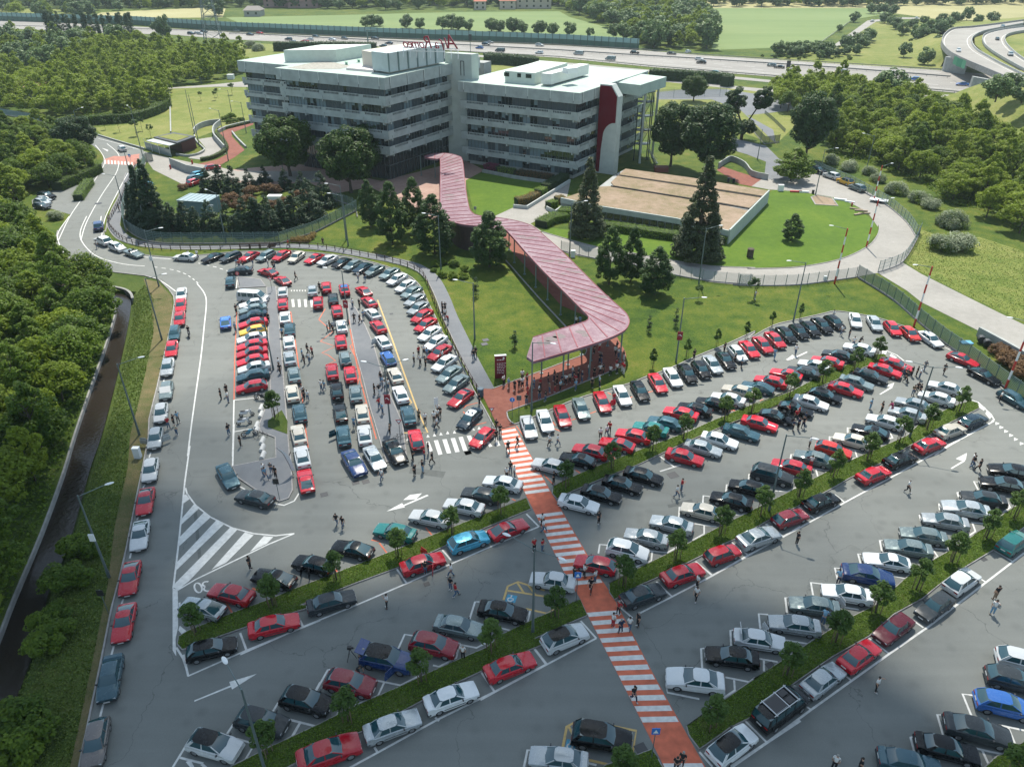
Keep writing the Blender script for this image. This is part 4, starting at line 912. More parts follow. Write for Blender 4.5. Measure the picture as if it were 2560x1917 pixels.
# ================================================================== FENCES
def meshmat(name, col, alpha):
    m, nt, b = newmat(name); b.inputs['Base Color'].default_value = (*col,1); b.inputs['Roughness'].default_value = .5; b.inputs['Alpha'].default_value = alpha; return m
M_DK = meshmat('green_grating', (.04,.085,.08), .72); M_LT = meshmat('pale_grating', (.30,.36,.36), .35); M_GR = meshmat('olive_grating', (.10,.16,.10), .6)
M_BLUE = meshmat('blue_grating', (.12,.20,.24), .85)
def fence(s_, h, label, mat, step=2.0, sm=3, post=STEELG, slats=0, name='mesh_fence', base=True, pr=.04):
    P = GP(s_); P = smooth_line(P, sm) if sm else P
    root = empty(name, (P[0].x,P[0].y,0), 0, label, 'fence'); o_ = Vector((P[0].x,P[0].y,0)); P = [p-o_ for p in P]
    pts = samp(P, step); pts.append((Vector((P[-1].x,P[-1].y,0)), pts[-1][1])) if (P[-1]-pts[-1][0]).length > .5 else None
    m = MB()
    for (a,_),(b,_) in zip(pts,pts[1:]): m.add([(a.x,a.y,.1),(b.x,b.y,.1),(b.x,b.y,h),(a.x,a.y,h)], [(0,1,2,3)])
    m.build('mesh_panel', mat, root)
    if slats:
        m = MB()
        for k in range(slats):
            z = .15+(h-.2)*k/(slats-1)
            for (a,_),(b,_) in zip(pts,pts[1:]): m.tube((a.x,a.y,z),(b.x,b.y,z),.03,n=4,cap=False)
        m.build('rail', post, root)
    one = MB(); one.box((0,0,h/2+.05), (pr*2,pr*2,h+.1)); me = one.mesh('post', post)
    lim = pts if len(pts) <= 100 else pts[:100]
    for p,d in lim: o = obj('post', me, root); o.location = p; o.rotation_euler = (0,0,math.atan2(d.y,d.x))
    if len(pts) > 100:
        m = MB()
        for p,d in pts[100:]: m.box((p.x,p.y,h/2+.05), (pr*2,pr*2,h+.1))
        o = m.build('post', post, root); o['kind'] = 'stuff'
    if base:
        m = MB(); ribbon(m, P, .22, 0, .22); m.build('plinth', KERB, root)
    return root
fence('A0 1060,1110 1010,1115 985,1190 900,1320 865,1440 858,1540 878,1600 B0 872,90 950,142 1050,178 1200,190 1500,190 1930,186', 2.3, 'long dark green grating fence curving round the conifer grove', M_DK, slats=7)
fence('B1 275,190 520,112 810,-38', 2.3, 'straight olive grating fence running up from the hedge balls', M_GR, slats=9, sm=0)
fence('A1 812,1500 800,1430 700,1395 640,1375', 2.0, 'short grey fence section beside the conifer grove', M_LT, sm=0)
fence('B2 560,242 800,298 1100,348 1330,408 1600,455 1900,480 B3 200,480 460,485 700,475 1050,428', 2.0, 'pale see-through fence along the lower side of the loop road', M_LT)
fence('B3 1055,425 1130,470 1300,580 1450,712 1540,790 1680,900 1800,980 1900,1060 2080,1195 2208,1290 2400,1440', 2.3, 'dark green slatted fence behind the cars on the right edge of the lot', M_GR, slats=12)
fence('A3 760,1172 830,1202 1000,1275 1100,1330 1260,1422 1400,1542 1465,1640 B3 1488,120 1450,200 1370,322 1270,372 1200,392', 2.2, 'pale green grating fence curving along the outer edge of the loop road', M_LT, slats=4)
fence('A0 0,785 150,810 300,835', 2.0, 'blue grating fence on the far left road', M_BLUE, sm=0)
fence('A0 50,905 200,935 380,960', 1.4, 'blue grey parapet along the far left road bridge', M_BLUE, sm=0)
fence('A3 330,900 420,1000 520,985', 2.2, 'dark fence with gate behind the forked tree', M_DK, sm=0)
fence('A3 420,790 480,840 560,920', 1.2, 'dark guard rail along the kart track', M_DK, sm=0, base=False)
fence('A2 1230,680 1700,665', 3.0, 'thin tall red and grey posts beside the kart track', M_LT, step=6, sm=0, base=False)
def rail_fence(s_, label):
    P = smooth_line(GP(s_), 3); root = empty('rail_fence', (0,0,0), 0, label, 'fence')
    WOOD = plain('dark_brown_wood', (.045,.028,.022), .8)
    m = MB()
    for a,b in zip(P,P[1:]):
        for z in (.55,1.0): m.tube((a.x,a.y,z),(b.x,b.y,z),.045,n=5,cap=False)
    m.build('rail', WOOD, root)
    pts = samp(P, 1.9); one = MB(); one.box((0,0,.55), (.11,.11,1.1)); me = one.mesh('post', WOOD)
    for p,d in pts[-100:]: o = obj('post', me, root); o.location = p; o.rotation_euler=(0,0,math.atan2(d.y,d.x))
    if len(pts) > 100:
        m = MB()
        for p,d in pts[:-100]: m.box((p.x,p.y,.55),(.11,.11,1.1))
        m.build('post', WOOD, root)['kind'] = 'stuff'
rail_fence('A0 940,1150 880,1290 830,1400 755,1530 B0 755,20 765,80 850,165 960,205 1100,232 1300,235 1600,232 1900,222 B1 0,225 400,212 600,230 800,265 1000,305 1150,350 1250,400 1300,490 1350,620 1400,740 1450,850 1520,1000 1600,1150 1655,1240', 'long dark brown two-rail wooden fence between parked cars and footpath')

# motorway barriers
nb = empty('noise_barrier', (0,0,0), 0, 'very long green and glass noise barrier on the far side of the motorway', 'barrier')
P = GP('A0 -900,70 0,140 950,172 1600,215 A1 1000,262 2208,310 A2 600,312 1097,345')
BG1 = plain('barrier_green', (.05,.115,.085), .6, var=.15, vs=.3); BG2 = plain('barrier_glass', (.20,.34,.33), .15)
m = MB(); ribbon(m, P, .3, 0, 2.9); m.build('lower_panel', BG1, nb)
m = MB(); ribbon(m, P, .12, 2.9, 5.2); m.build('glass_panel', BG2, nb)
pts = samp(P, 4.0); one = MB(); one.box((0,0,2.7),(.25,.5,5.4)); me = one.mesh('post', plain('barrier_post',(.03,.06,.05),.6))
pts.sort(key=lambda q: q[0].length)
for p,d in pts[:100]: o = obj('post', me, nb); o.location = p; o.rotation_euler=(0,0,math.atan2(d.y,d.x))
m = MB()
for p,d in pts[100:]: m.box((p.x,p.y,2.7),(.25,.5,5.4),math.atan2(d.y,d.x))
m.build('post', MATS['barrier_post'], nb)['kind']='stuff'
def guard(s_, label, h=.8):
    P = GP(s_); root = empty('guard_rail', (P[0].x,P[0].y,0), 0, label, 'guard rail'); P = [p-Vector((P[0].x,P[0].y,0)) for p in P]
    m = MB(); ribbon(m, P, .14, .5, h, off=.08); m.build('rail', plain('rail_steel',(.22,.22,.21),.5,metal=.4), root)
    m = MB()
    for p,d in samp(P, 4.0): m.box((p.x,p.y,.4),(.12,.12,.8))
    m.build('post', MATS['rail_steel'], root)['kind']='stuff'
guard('A0 1585,238 A1 0,238 1000,290 2208,357 A2 1000,387 A3 0,420 900,480 1700,545', 'central guard rail between the two motorway carriageways', 1.0)
guard('A0 -300,170 1400,215 A1 0,226 1000,268 2208,318 A2 1100,349 A3 0,388 700,433 1640,492', 'far side guard rail of the motorway below the noise barrier')
guard('A1 1000,335 2208,402 A2 1200,468 A3 800,562 1830,656', 'near side guard rail of the motorway behind the office roof')
guard('A3 790,318 1000,165 1060,137', 'thin guard rail along the field track left of the slip road')

# viaduct at the right
vd = empty('viaduct', (0,0,0), 0, 'curved concrete motorway flyover on wide piers with green signs', 'bridge')
DZ = 7.0
e1 = smooth_line(GP('A3 2208,150 2000,178 1850,196 1730,205 1668,240 1643,298 1690,365 1800,425 1950,490 2208,600 2450,715', DZ), 4)
e2 = smooth_line(GP('A3 2208,172 2030,205 1925,228 1860,262 1848,300 1880,350 1960,400 2050,450 2208,528 2450,640', DZ), 4)
e1 = resample(e1,60); e2 = resample(e2,60)
def slab(A, B, z0, z1, mat, name, parent):
    n = len(A); m = MB(); Z = lambda P,z:[Vector((p.x,p.y,z)) for p in P]
    m.add(Z(A,z1)+Z(B,z1)+Z(A,z0)+Z(B,z0), [(i,i+1,n+i+1,n+i) for i in range(n-1)]+[(2*n+i+1,2*n+i,3*n+i,3*n+i+1) for i in range(n-1)]+[(i+1,i,2*n+i,2*n+i+1) for i in range(n-1)]+[(n+i,n+i+1,3*n+i+1,3*n+i) for i in range(n-1)])
    return m.build(name, mat, parent)
slab(e1, e2, DZ-1.1, DZ, CONC_ROAD, 'deck', vd)
m = MB(); ribbon(m, e1, .35, DZ-1.3, DZ+.9); m.build('parapet', CONC_DK, vd)
m = MB(); ribbon(m, e2, .3, DZ-.2, DZ+.8); m.build('parapet', CONC, vd)
for s_ in ('A3 1640,495 1668,405 1790,420 1800,440 1665,500','A3 1815,630 1850,545 2040,600 1985,655 1850,665'):
    pass
for x0,y0,x1,y1 in ((1650,498,1800,520),(1830,650,2030,690)):
    a,b = G('A3',x0,y0), G('A3',x1,y1); d=(b-a).normalized()
    m = MB(); m.prism([(p.x,p.y) for p in (a,b,b+V2(.5,2.2),a+V2(.5,2.2))], 0, DZ-1.1); m.build('pier', CONC, vd)
m = MB(); ROADL = WHITE
s1 = smooth_line(GP('A3 2050,215 1900,250 1855,300 1900,370 2208,540', DZ),3)
sgm = MB(); sgf = MB(); SIGNG = plain('sign_green', (.03,.22,.12), .5)
for x0,x1,y0,y1 in ((1713,1738,375,455),(1735,1772,388,470),(1770,1792,432,482)):
    a,b = G('A3',x0,y1-12,DZ-1.2), G('A3',x1,y1,DZ-1.2); d=(b-a)
    sgm.add([(a.x,a.y-.6,DZ-1.2),(b.x,b.y-.6,DZ-1.2),(b.x,b.y-.6,DZ+1.8),(a.x,a.y-.6,DZ+1.8),(a.x,a.y-.5,DZ-1.2),(b.x,b.y-.5,DZ-1.2),(b.x,b.y-.5,DZ+1.8),(a.x,a.y-.5,DZ+1.8)], [(0,1,2,3),(5,4,7,6),(3,2,6,7),(1,0,4,5),(0,3,7,4),(2,1,5,6)])
sgm.build('road_sign', SIGNG, vd)
f1 = resample(smooth_line(GP('A3 2208,192 2080,208 1985,228 1932,252 1925,290 1955,335 2040,395 2208,490 2450,610', DZ),4),50)
f2 = resample(smooth_line(GP('A3 2300,215 2200,225 2120,240 2080,262 2080,300 2120,350 2208,420 2450,560', DZ),4),50)
slab(f1, f2, DZ-.6, DZ, CONC_ROAD, 'deck', vd)
m = MB(); ribbon(m, f1, .25, DZ-.1, DZ+.8); ribbon(m, f2, .25, DZ-.1, DZ+.8); m.build('parapet', CONC, vd)
m = MB(); mid_ = [(a+b)/2 for a,b in zip(e1,e2)]
ribbon(m, [a.lerp(b,.08) for a,b in zip(e1,e2)], .25, DZ+.01); ribbon(m, [a.lerp(b,.86) for a,b in zip(e1,e2)], .25, DZ+.01); ribbon(m, [a.lerp(b,.10) for a,b in zip(f1,f2)], .25, DZ+.01); ribbon(m, [a.lerp(b,.88) for a,b in zip(f1,f2)], .25, DZ+.01)
m.build('lane_line', WHITE, vd)
# grass embankments under and beside it
def mound(top, bottom, z, name):
    """sloping bank between a foot line and a top outline"""
    T = resample(smooth_line(GP(top, z),3),40); B = resample(smooth_line(GP(bottom, 0),3),40)
    m = MB(); n = 41; ks = 5; P = []
    for k in range(ks+1):
        f = k/ks
        for i in range(n):
            p = B[i].lerp(T[i], f); zz = z*(3*f*f-2*f*f*f); P.append((p.x,p.y,zz+.03))
    m.add(P, [(k*n+i,k*n+i+1,(k+1)*n+i+1,(k+1)*n+i) for k in range(ks) for i in range(n-1)])
    o = m.build(name, GRASS_LT, smooth=True); o['kind'] = 'structure'; return T
T = mound('A3 2000,570 2100,612 2208,655 2350,715 2600,830', 'A3 1560,690 1700,760 1950,850 2208,950 2600,1150', 6.6, 'embankment')
q = [(p.x,p.y) for p in T]+[(p.x,p.y) for p in GP('A3 2600,600 2208,480 2050,560', 6.6)]
m = MB(); m.prism(q, 5.0, 6.62); m.build('embankment', GRASS_LT)['kind']='structure'
T = mound('A3 1700,212 1850,200 2000,185 2208,160 2600,110', 'A3 1420,300 1500,185 1700,150 2000,140 2600,90', 6.4, 'embankment')
m = MB(); q = [Vector((p.x,p.y,0)) for p in GP('A3 1870,262 1935,240 2050,215 2208,190 2700,150 2900,500 2600,640 2208,500 2050,430 1930,360 1875,310', 6.6)]
m.prism([(p.x,p.y) for p in q], 0, 6.35); m.build('embankment', GRASS_LT)['kind']='structure'
m = MB(); a = GP('A3 1640,300 1560,330 1480,380 1400,440'); 
T = mound('A3 1655,250 1648,290 1660,330 1690,360', 'A3 1430,230 1400,330 1500,420 1630,470', 5.6, 'embankment')

# ================================================================== LAMP POSTS
LAMPST = plain('lamp_steel', (.13,.17,.175), .5, metal=.4); LHEAD = plain('lamp_head', (.68,.70,.70), .35)
RW = plain('pole_red', (.42,.03,.02), .5)
def lamp(t, x, y, arms, h=10.0, label='', striped=False, armlen=2.2, boxed=False, banner=0):
    p = G(t,x,y); root = empty('street_lamp', p, 0, label, 'street lamp', 'lamp posts around the car park')
    if striped:
        m = MB(); m.tube((0,0,0),(0,0,h),.15,.105,10); m.build('pole', WHITEM, root, smooth=True, angle=40)
        for k in (0,2,4,6):
            m = MB(); m.tube((0,0,h*k/7),(0,0,h*(k+1)/7+(.01 if k==6 else 0)),.156-.0064*k,.150-.0064*k,10); m.build('red_band', RW, root, smooth=True, angle=40)
    else:
        m = MB(); m.tube((0,0,0),(0,0,h),.125,.065,10); m.tube((0,0,0),(0,0,.9),.15,.14,10); m.build('pole', LAMPST, root, smooth=True, angle=40)
    for a in arms:
        ca, sa_ = math.cos(R(a)), math.sin(R(a)); e = Vector((ca*armlen, sa_*armlen, h+.25))
        m = MB(); m.tube((0,0,h-.15), e, .045,.035,7); ar = m.build('arm', LAMPST, root, smooth=True)
        m = MB(); rot = Matrix.Rotation(R(a),3,'Z'); m.ell(e+Vector((ca*.42,sa_*.42,.02)), (.42,.17,.07), 10, 6, rot); m.build('lamp_head', LHEAD, root, smooth=True)
    if boxed: m = MB(); m.box((-.05,-.2,h*.52),(.5,.12,.8)); m.build('notice_board', LHEAD, root)
    if banner:
        m = MB(); m.box((.0,-.35,banner),(.75,.06,1.3)); b_ = m.build('banner', plain('banner_red',(.22,.012,.022),.6), root)
        m = MB()
        for k in range(9):
            a0 = k/9*5.2; m.box((-.18+.05*k, -.39, banner+.1+.12*math.sin(a0)), (.07,.02,.09), rot=Matrix.Rotation(.5,3,'Y'))
        m.build('banner_emblem', WHITEM, b_)
    return root
lamp('B0',1118,852,[20],label='lamp post on the creek verge beside the red cars of the left column')
lamp('B0',962,1508,[25],label='lamp post on the creek verge beside the silver car with open doors')
lamp('C0',752,1052,[30],label='lamp post with a notice board near the bushes on the left verge', boxed=True)
lamp('B0',1098,483,[15],label='lamp post with white board at the corner where the creek begins', boxed=True)
lamp('D0',1850,1760,[130],label='tall lamp post at the bottom left strip, head above the white arrow', h=10.5)
lamp('C2',362,1440,[150,-35],label='twin arm lamp post in the second planting strip left of the striped crossing')
lamp('B0',1888,1065,[160],label='thin lamp post on the refuge beside the column of red hatchbacks', h=9)
lamp('B0',2405,745,[170],label='thin lamp post standing by the group of people on the refuge', h=9, banner=3.6)
lamp('B1',1038,1450,[165,25],label='twin arm lamp post with red banner between the white and blue grey cars', h=8.6, banner=4.2)
lamp('B1',1620,850,[170],label='lamp post on the lawn left of the canopy end, on a concrete pad', h=9.2)
lamp('B2',355,1345,[-20],label='lamp post rising past the tip of the canopy')
lamp('B2',1352,1010,[-8],label='lamp post with red banner on the lawn behind the black sedans', banner=4.4)
lamp('B3',615,735,[180],label='leaning dark lamp post behind the row of black sedans')
lamp('B3',1415,1535,[165,-15],label='lamp post in the fourth strip between white and grey sedans')
lamp('C3',445,608,[-25],label='lamp post in the fourth strip beside the dark sport utility car')
lamp('B3',900,470,[165],label='red and white striped lamp post by the see-through fence', striped=True)
lamp('B3',2078,1195,[165],label='red and white striped lamp post at the right fence beside the blue hatchback', striped=True)
lamp('B3',1447,768,[180],label='red and white striped lamp post beside the orange red sedan', striped=True)
lamp('B3',1120,220,[0],label='red and white striped lamp post on the loop lawn edge', striped=True, h=9.5)
lamp('A3',1170,1390,[20],label='red and white striped lamp post beside the white trailer', striped=True, h=8)
lamp('A3',770,1350,[0],label='dark lamp post on the loop road left of the parked yellow car', h=10.5)
lamp('A3',1118,1190,[150],label='dark lamp post outside the loop fence among the trees', h=9)
lamp('B2',618,290,[10],label='lamp post beside the canopy bend and the white meter box', h=10.5)
lamp('B2',1510,468,[15],label='lamp post on the see-through fence line under the tall conifer')
lamp('B1',748,205,[170],label='lamp post on the lawn behind the footpath, above the dark green cars')
lamp('B1',1388,365,[170],label='lamp post among the low shrubs on the lawn')
lamp('B0',1562,185,[150],label='lamp post behind the grating fence in front of the conifers')
lamp('B0',1020,120,[25],label='lamp post on the footpath bend at the dark green fence', h=6)
lamp('A1',735,1656,[175],label='lamp post in front of the clipped hedge balls', h=11)
lamp('A1',860,1260,[30],label='pale lamp post in front of the second big round tree', h=5.5)
lamp('A1',298,1180,[170,30],label='twin arm lamp post in front of the first big round tree', h=6.5)
lamp('A0',845,1390,[175],label='lamp post on the verge between the entry road and the footpath', h=6)
lamp('A0',915,1260,[0],label='thin post on the verge near the red and white zebra crossing', h=8)
lamp('A0',1340,900,[],label='left bare flagpole of the pair behind the gatehouse', h=12)
lamp('A0',1378,1010,[],label='right bare flagpole of the pair behind the gatehouse', h=14)
lamp('A0',1578,1110,[160],label='lamp post on the red drive in front of the curved ramp wall', h=13)
lamp('A0',1600,770,[180],label='lamp post on the sunny lawn left of the office building', h=7)
lamp('A0',1702,918,[180],label='lamp post at the upper end of the red drive', h=9)
lamp('A0',1392,575,[],label='thin lamp post before the wood behind the side path', h=7)
lamp('A0',600,1075,[60],label='lamp post beside the dark tree at the entry road bend', h=12)
lamp('A0',990,1090,[130],label='tall post beside the gatehouse zebra crossing', h=13)
lamp('A3',370,1105,[],label='thin lamp post on the lawn below the forked tree', h=8)
# ================================================================== VEGETATION
import numpy as np
LF = dict(
 lot=leafmat('leaf_lot', (.028,.068,.010),(.10,.17,.026)), big=leafmat('leaf_big', (.010,.036,.003),(.078,.145,.008)), dark=leafmat('leaf_dark', (.014,.040,.009),(.05,.10,.020)),
 mid=leafmat('leaf_mid', (.020,.052,.010),(.08,.145,.028)), wood=leafmat('leaf_wood', (.09,.15,.007),(.30,.38,.030), .5), woodd=leafmat('leaf_wood_dark', (.036,.085,.005),(.16,.24,.018), .45),
 con=leafmat('leaf_conifer', (.010,.030,.012),(.04,.075,.030), .15), pine=leafmat('leaf_pine', (.022,.040,.013),(.085,.105,.04), .15), far=leafmat('leaf_far', (.05,.10,.035),(.17,.25,.08)),
 pop=leafmat('leaf_poplar', (.018,.055,.020),(.07,.12,.045)), red=leafmat('leaf_russet', (.06,.030,.012),(.20,.11,.04)), box=leafmat('leaf_box', (.06,.13,.008),(.20,.30,.025)),
 gold=leafmat('leaf_golden', (.14,.085,.02),(.28,.20,.05)), sil=leafmat('leaf_silver', (.10,.14,.06),(.38,.42,.28)), pink=leafmat('leaf_magenta', (.14,.01,.05),(.30,.03,.12)), bank=leafmat('leaf_bank', (.055,.10,.012),(.16,.21,.04)))
def leaves_mesh(name, cen, nrm, size, mat, rng, aspect=.6):
    n = len(cen)
    d = rng.normal(size=(n,3)); d /= np.linalg.norm(d,axis=1)[:,None]
    nn = nrm+d*.7; nn /= np.linalg.norm(nn,axis=1)[:,None]
    t = np.cross(nn, rng.normal(size=(n,3))); t /= np.linalg.norm(t,axis=1)[:,None]+1e-9
    b = np.cross(nn,t); s = (size*rng.uniform(.6,1.3,size=n))[:,None]
    P = np.empty((n,4,3)); P[:,0] = cen-t*s*.5; P[:,1] = cen-b*s*aspect*.5; P[:,2] = cen+t*s*.5; P[:,3] = cen+b*s*aspect*.5
    me = bpy.data.meshes.new(name); me.vertices.add(4*n); me.vertices.foreach_set('co', P.reshape(-1))
    me.loops.add(4*n); me.loops.foreach_set('vertex_index', np.arange(4*n,dtype=np.int32))
    me.polygons.add(n); me.polygons.foreach_set('loop_start', np.arange(0,4*n,4,dtype=np.int32)); me.polygons.foreach_set('loop_total', np.full(n,4,dtype=np.int32))
    me.materials.append(mat); me.update(calc_edges=True); return me
def crown(seed, R_, H_, z0, n, leaf, mat, shape='round', ncl=40, cr=.30, name='crown'):
    """leaf clumps spread through the crown; R_ radius, H_ height of the crown, z0 its foot"""
    g = np.random.default_rng(seed); C_ = []; rad = []
    for k in range(ncl):
        if shape == 'round':
            u = g.normal(size=3); u /= np.linalg.norm(u); f = g.uniform(.45,1)**.6
            p = np.array([u[0]*R_*f*.80, u[1]*R_*f*.80, z0+H_*.5+u[2]*H_*.42*f]); r = R_*cr*g.uniform(.75,1.25)
        elif shape == 'cone':
            h = g.uniform(0,1)**1.25; a = g.uniform(0,6.283); w = (1-h)*.88+.06; q = g.uniform(.45,1)**.5
            p = np.array([math.cos(a)*R_*w*q, math.sin(a)*R_*w*q, z0+H_*h]); r = R_*cr*(.35+.75*(1-h))*g.uniform(.7,1.2)
        elif shape == 'oval':
            h = g.uniform(0,1); a = g.uniform(0,6.283); w = (math.sin(math.pi*min(1,.18+h*.80))**.75)*(1.12-.45*h); q = g.uniform(.35,1)**.6
            p = np.array([math.cos(a)*R_*w*q*.85, math.sin(a)*R_*w*q*.85, z0+H_*h*.94]); r = R_*cr*(1.15-.5*h)*g.uniform(.6,1.25)
        elif shape == 'column':
            h = g.uniform(0,1); a = g.uniform(0,6.283); w = math.sin(math.pi*min(1,.12+h*.86))**.6; q = g.uniform(.2,.9)
            p = np.array([math.cos(a)*R_*w*q, math.sin(a)*R_*w*q, z0+H_*h]); r = R_*cr*1.3*g.uniform(.7,1.2)
        else: # loose
            u = g.normal(size=3); u /= np.linalg.norm(u); u[2] = abs(u[2])*1.0-.25; f = g.uniform(.3,1)**.5
            p = np.array([u[0]*R_*f*.9, u[1]*R_*f*.9, z0+H_*.35+u[2]*H_*.58*f]); r = R_*cr*g.uniform(.5,1.3)
        C_.append(p); rad.append(r)
    C_ = np.array(C_); rad = np.array(rad); w = rad**2; idx = g.choice(ncl, size=n, p=w/w.sum())
    d = g.normal(size=(n,3)); d /= np.linalg.norm(d,axis=1)[:,None]; rr = rad[idx]*g.uniform(.55,1.0,size=n)**.5
    d2 = d.copy(); flat = .75 if shape != 'cone' else .6
    cen = C_[idx]+d2*rr[:,None]*np.array([1,1,flat])
    nrm = d*.8+np.array([0,0,.8])
    return leaves_mesh(name, cen, nrm, leaf, mat, g)
def trunk_mesh(seed, h, r, limbs=6, spread=2.0, top=None, mat=None, lean=0):
    g = random.Random(seed); m = MB(); p = Vector((0,0,0)); rr = r; n = 5; pts = [p.copy()]
    for k in range(n):
        q = p+Vector((g.uniform(-.06,.06)*h/3+lean, g.uniform(-.06,.06)*h/3, h/n)); m.tube(p,q,rr,rr*.85,8,cap=False); p = q; rr *= .85; pts.append(p.copy())
    for k in range(limbs):
        b = pts[g.randint(max(1,n//2),n)]; a = g.uniform(0,6.283); L = spread*g.uniform(.6,1)
        e = b+Vector((math.cos(a)*L, math.sin(a)*L, L*g.uniform(.5,1.2))); mid_ = b.lerp(e,.5)+Vector((0,0,-.1*L))
        m.tube(b,mid_,rr*.7,rr*.5,6,cap=False); m.tube(mid_,e,rr*.5,rr*.15,5,cap=False)
    return m.mesh('trunk', mat or BARK, smooth=True)
def tree_proto(name, crowns, trunk, stakes=0):
    root = empty(name)
    CHILD[root.name] = []
    t = obj('trunk', trunk, root); CHILD[root.name].append(t)
    for c in (crowns if isinstance(crowns,list) else [crowns]): o = obj('crown', c, root); CHILD[root.name].append(o)
    if stakes:
        one = MB(); one.tube((0,0,0),(0,0,1.5),.035,n=6); me = one.mesh('stake', plain('stake_wood',(.16,.11,.07),.9))
        for k in range(3):
            a = 2.1*k+.4; o = obj('stake', me, root); o.location = (.38*math.cos(a),.38*math.sin(a),0); CHILD[root.name].append(o)
    return root
TP = {}
def mk(k, name, fn, n=3): TP[k] = [fn(i) for i in range(n)]
mk('lot','young_tree', lambda i: tree_proto('young_tree', crown(10+i,1.02,1.85,1.75,2300,.20,LF['lot'],'oval',30,.36), trunk_mesh(10+i,2.2,.075,5,.8), 1), 4)
mk('big','broadleaf_tree', lambda i: tree_proto('broadleaf_tree', crown(20+i,8.0,12.5,2.6,24000,.62,LF['big'],'round',110,.21), trunk_mesh(20+i,6,.45,12,5)), 2)
mk('drk','broadleaf_tree', lambda i: tree_proto('broadleaf_tree', crown(25+i,6.5,13.5,2.4,26000,.55,LF['dark'],'round',150,.21), trunk_mesh(26+i,6,.4,10,4)), 2)
mk('mid','lawn_tree', lambda i: tree_proto('lawn_tree', crown(30+i,3.3,9.0,1.3,15000,.30,LF['mid'],'oval',170,.185), trunk_mesh(30+i,4.5,.16,10,2)), 3)
mk('con','spruce', lambda i: tree_proto('spruce', crown(40+i,4.2,14.5,.3,24000,.40,LF['con'],'cone',320,.22), trunk_mesh(40+i,12,.28,4,.5)), 2)
mk('pin','pine', lambda i: tree_proto('pine', crown(44+i,4.4,16,.9,26000,.40,LF['pine'],'cone',330,.22), trunk_mesh(44+i,14,.30,4,.5)), 2)
mk('thu','small_conifer', lambda i: tree_proto('small_conifer', crown(50+i,1.9,5.0,.1,5200,.24,LF['con'],'cone',90,.32), trunk_mesh(50+i,3,.12,2,.3)), 2)
mk('wod','woodland_tree', lambda i: tree_proto('woodland_tree', crown(60+i,(3.6,4.2,3.0,3.9)[i],(7.0,5.6,7.8,6.2)[i],1.8,6500,.40,LF['wood'],('oval','loose','oval','loose')[i],(70,80,60,90)[i],.21), trunk_mesh(60+i,5,.17,10,2.6)), 4)
mk('wdd','woodland_tree', lambda i: tree_proto('woodland_tree', crown(66+i,(3.8,4.4,3.4)[i],(6.6,5.8,7.6)[i],1.6,6800,.40,LF['woodd'],('oval','loose','oval')[i],80,.22), trunk_mesh(66+i,5,.17,10,2.6)), 3)
mk('far','field_tree', lambda i: tree_proto('field_tree', crown(70+i,4.6,8,.6,2200,.95,LF['far'],'round',30,.32), trunk_mesh(70+i,4,.25,4,2)), 4)
mk('pop','poplar', lambda i: tree_proto('poplar', crown(76+i,1.9,12.5,.8,3600,.5,LF['pop'],'column',50,.36), trunk_mesh(76+i,8,.2,3,.6)), 2)
mk('bsh','bush', lambda i: tree_proto('bush', crown(80+i,1.6,2.2,.0,2600,.28,LF['woodd'],'loose',26,.36), trunk_mesh(80+i,.8,.05,5,.7)), 3)
mk('sil','flowering_bush', lambda i: tree_proto('flowering_bush', [crown(84+i,2.6,3.0,.0,3800,.26,LF['sil'],'loose',30,.34), crown(86+i,2.4,2.6,.0,1800,.26,LF['woodd'],'loose',30,.34)], trunk_mesh(84+i,.8,.05,5,.7)), 2)
mk('red','russet_bush', lambda i: tree_proto('russet_bush', crown(88+i,1.9,2.6,.0,3200,.26,LF['red'],'loose',26,.36), trunk_mesh(88+i,.8,.05,5,.7)), 2)
mk('bal','clipped_bush', lambda i: tree_proto('clipped_bush', crown(90+i,.75,1.1,.0,1500,.12,LF['gold'],'round',30,.34), trunk_mesh(90+i,.4,.05,3,.2)), 1)
mk('sap','sapling', lambda i: tree_proto('sapling', crown(92+i,.95,1.9,1.7,700,.22,LF['mid'],'loose',16,.34), trunk_mesh(92+i,2.4,.045,5,.7)), 2)
mk('cyp','young_cypress', lambda i: tree_proto('young_cypress', crown(94+i,.42,2.9,.2,1100,.14,LF['con'],'column',30,.5), trunk_mesh(94+i,2,.04,2,.1)), 1)
def tree(k, t, x, y, s, label, cat='tree', group=None, i=None, z=0.0):
    """y is the pixel row of the trunk foot"""
    P = TP[k]; p = G(t,x,y,z); pr = P[random.randrange(len(P)) if i is None else i%len(P)]
    sc_ = s if isinstance(s,(tuple,list)) else (s*random.uniform(.95,1.05), s*random.uniform(.95,1.05), s)
    return place(pr, (p.x,p.y,z), random.uniform(0,6.28), sc_, label, cat, group)
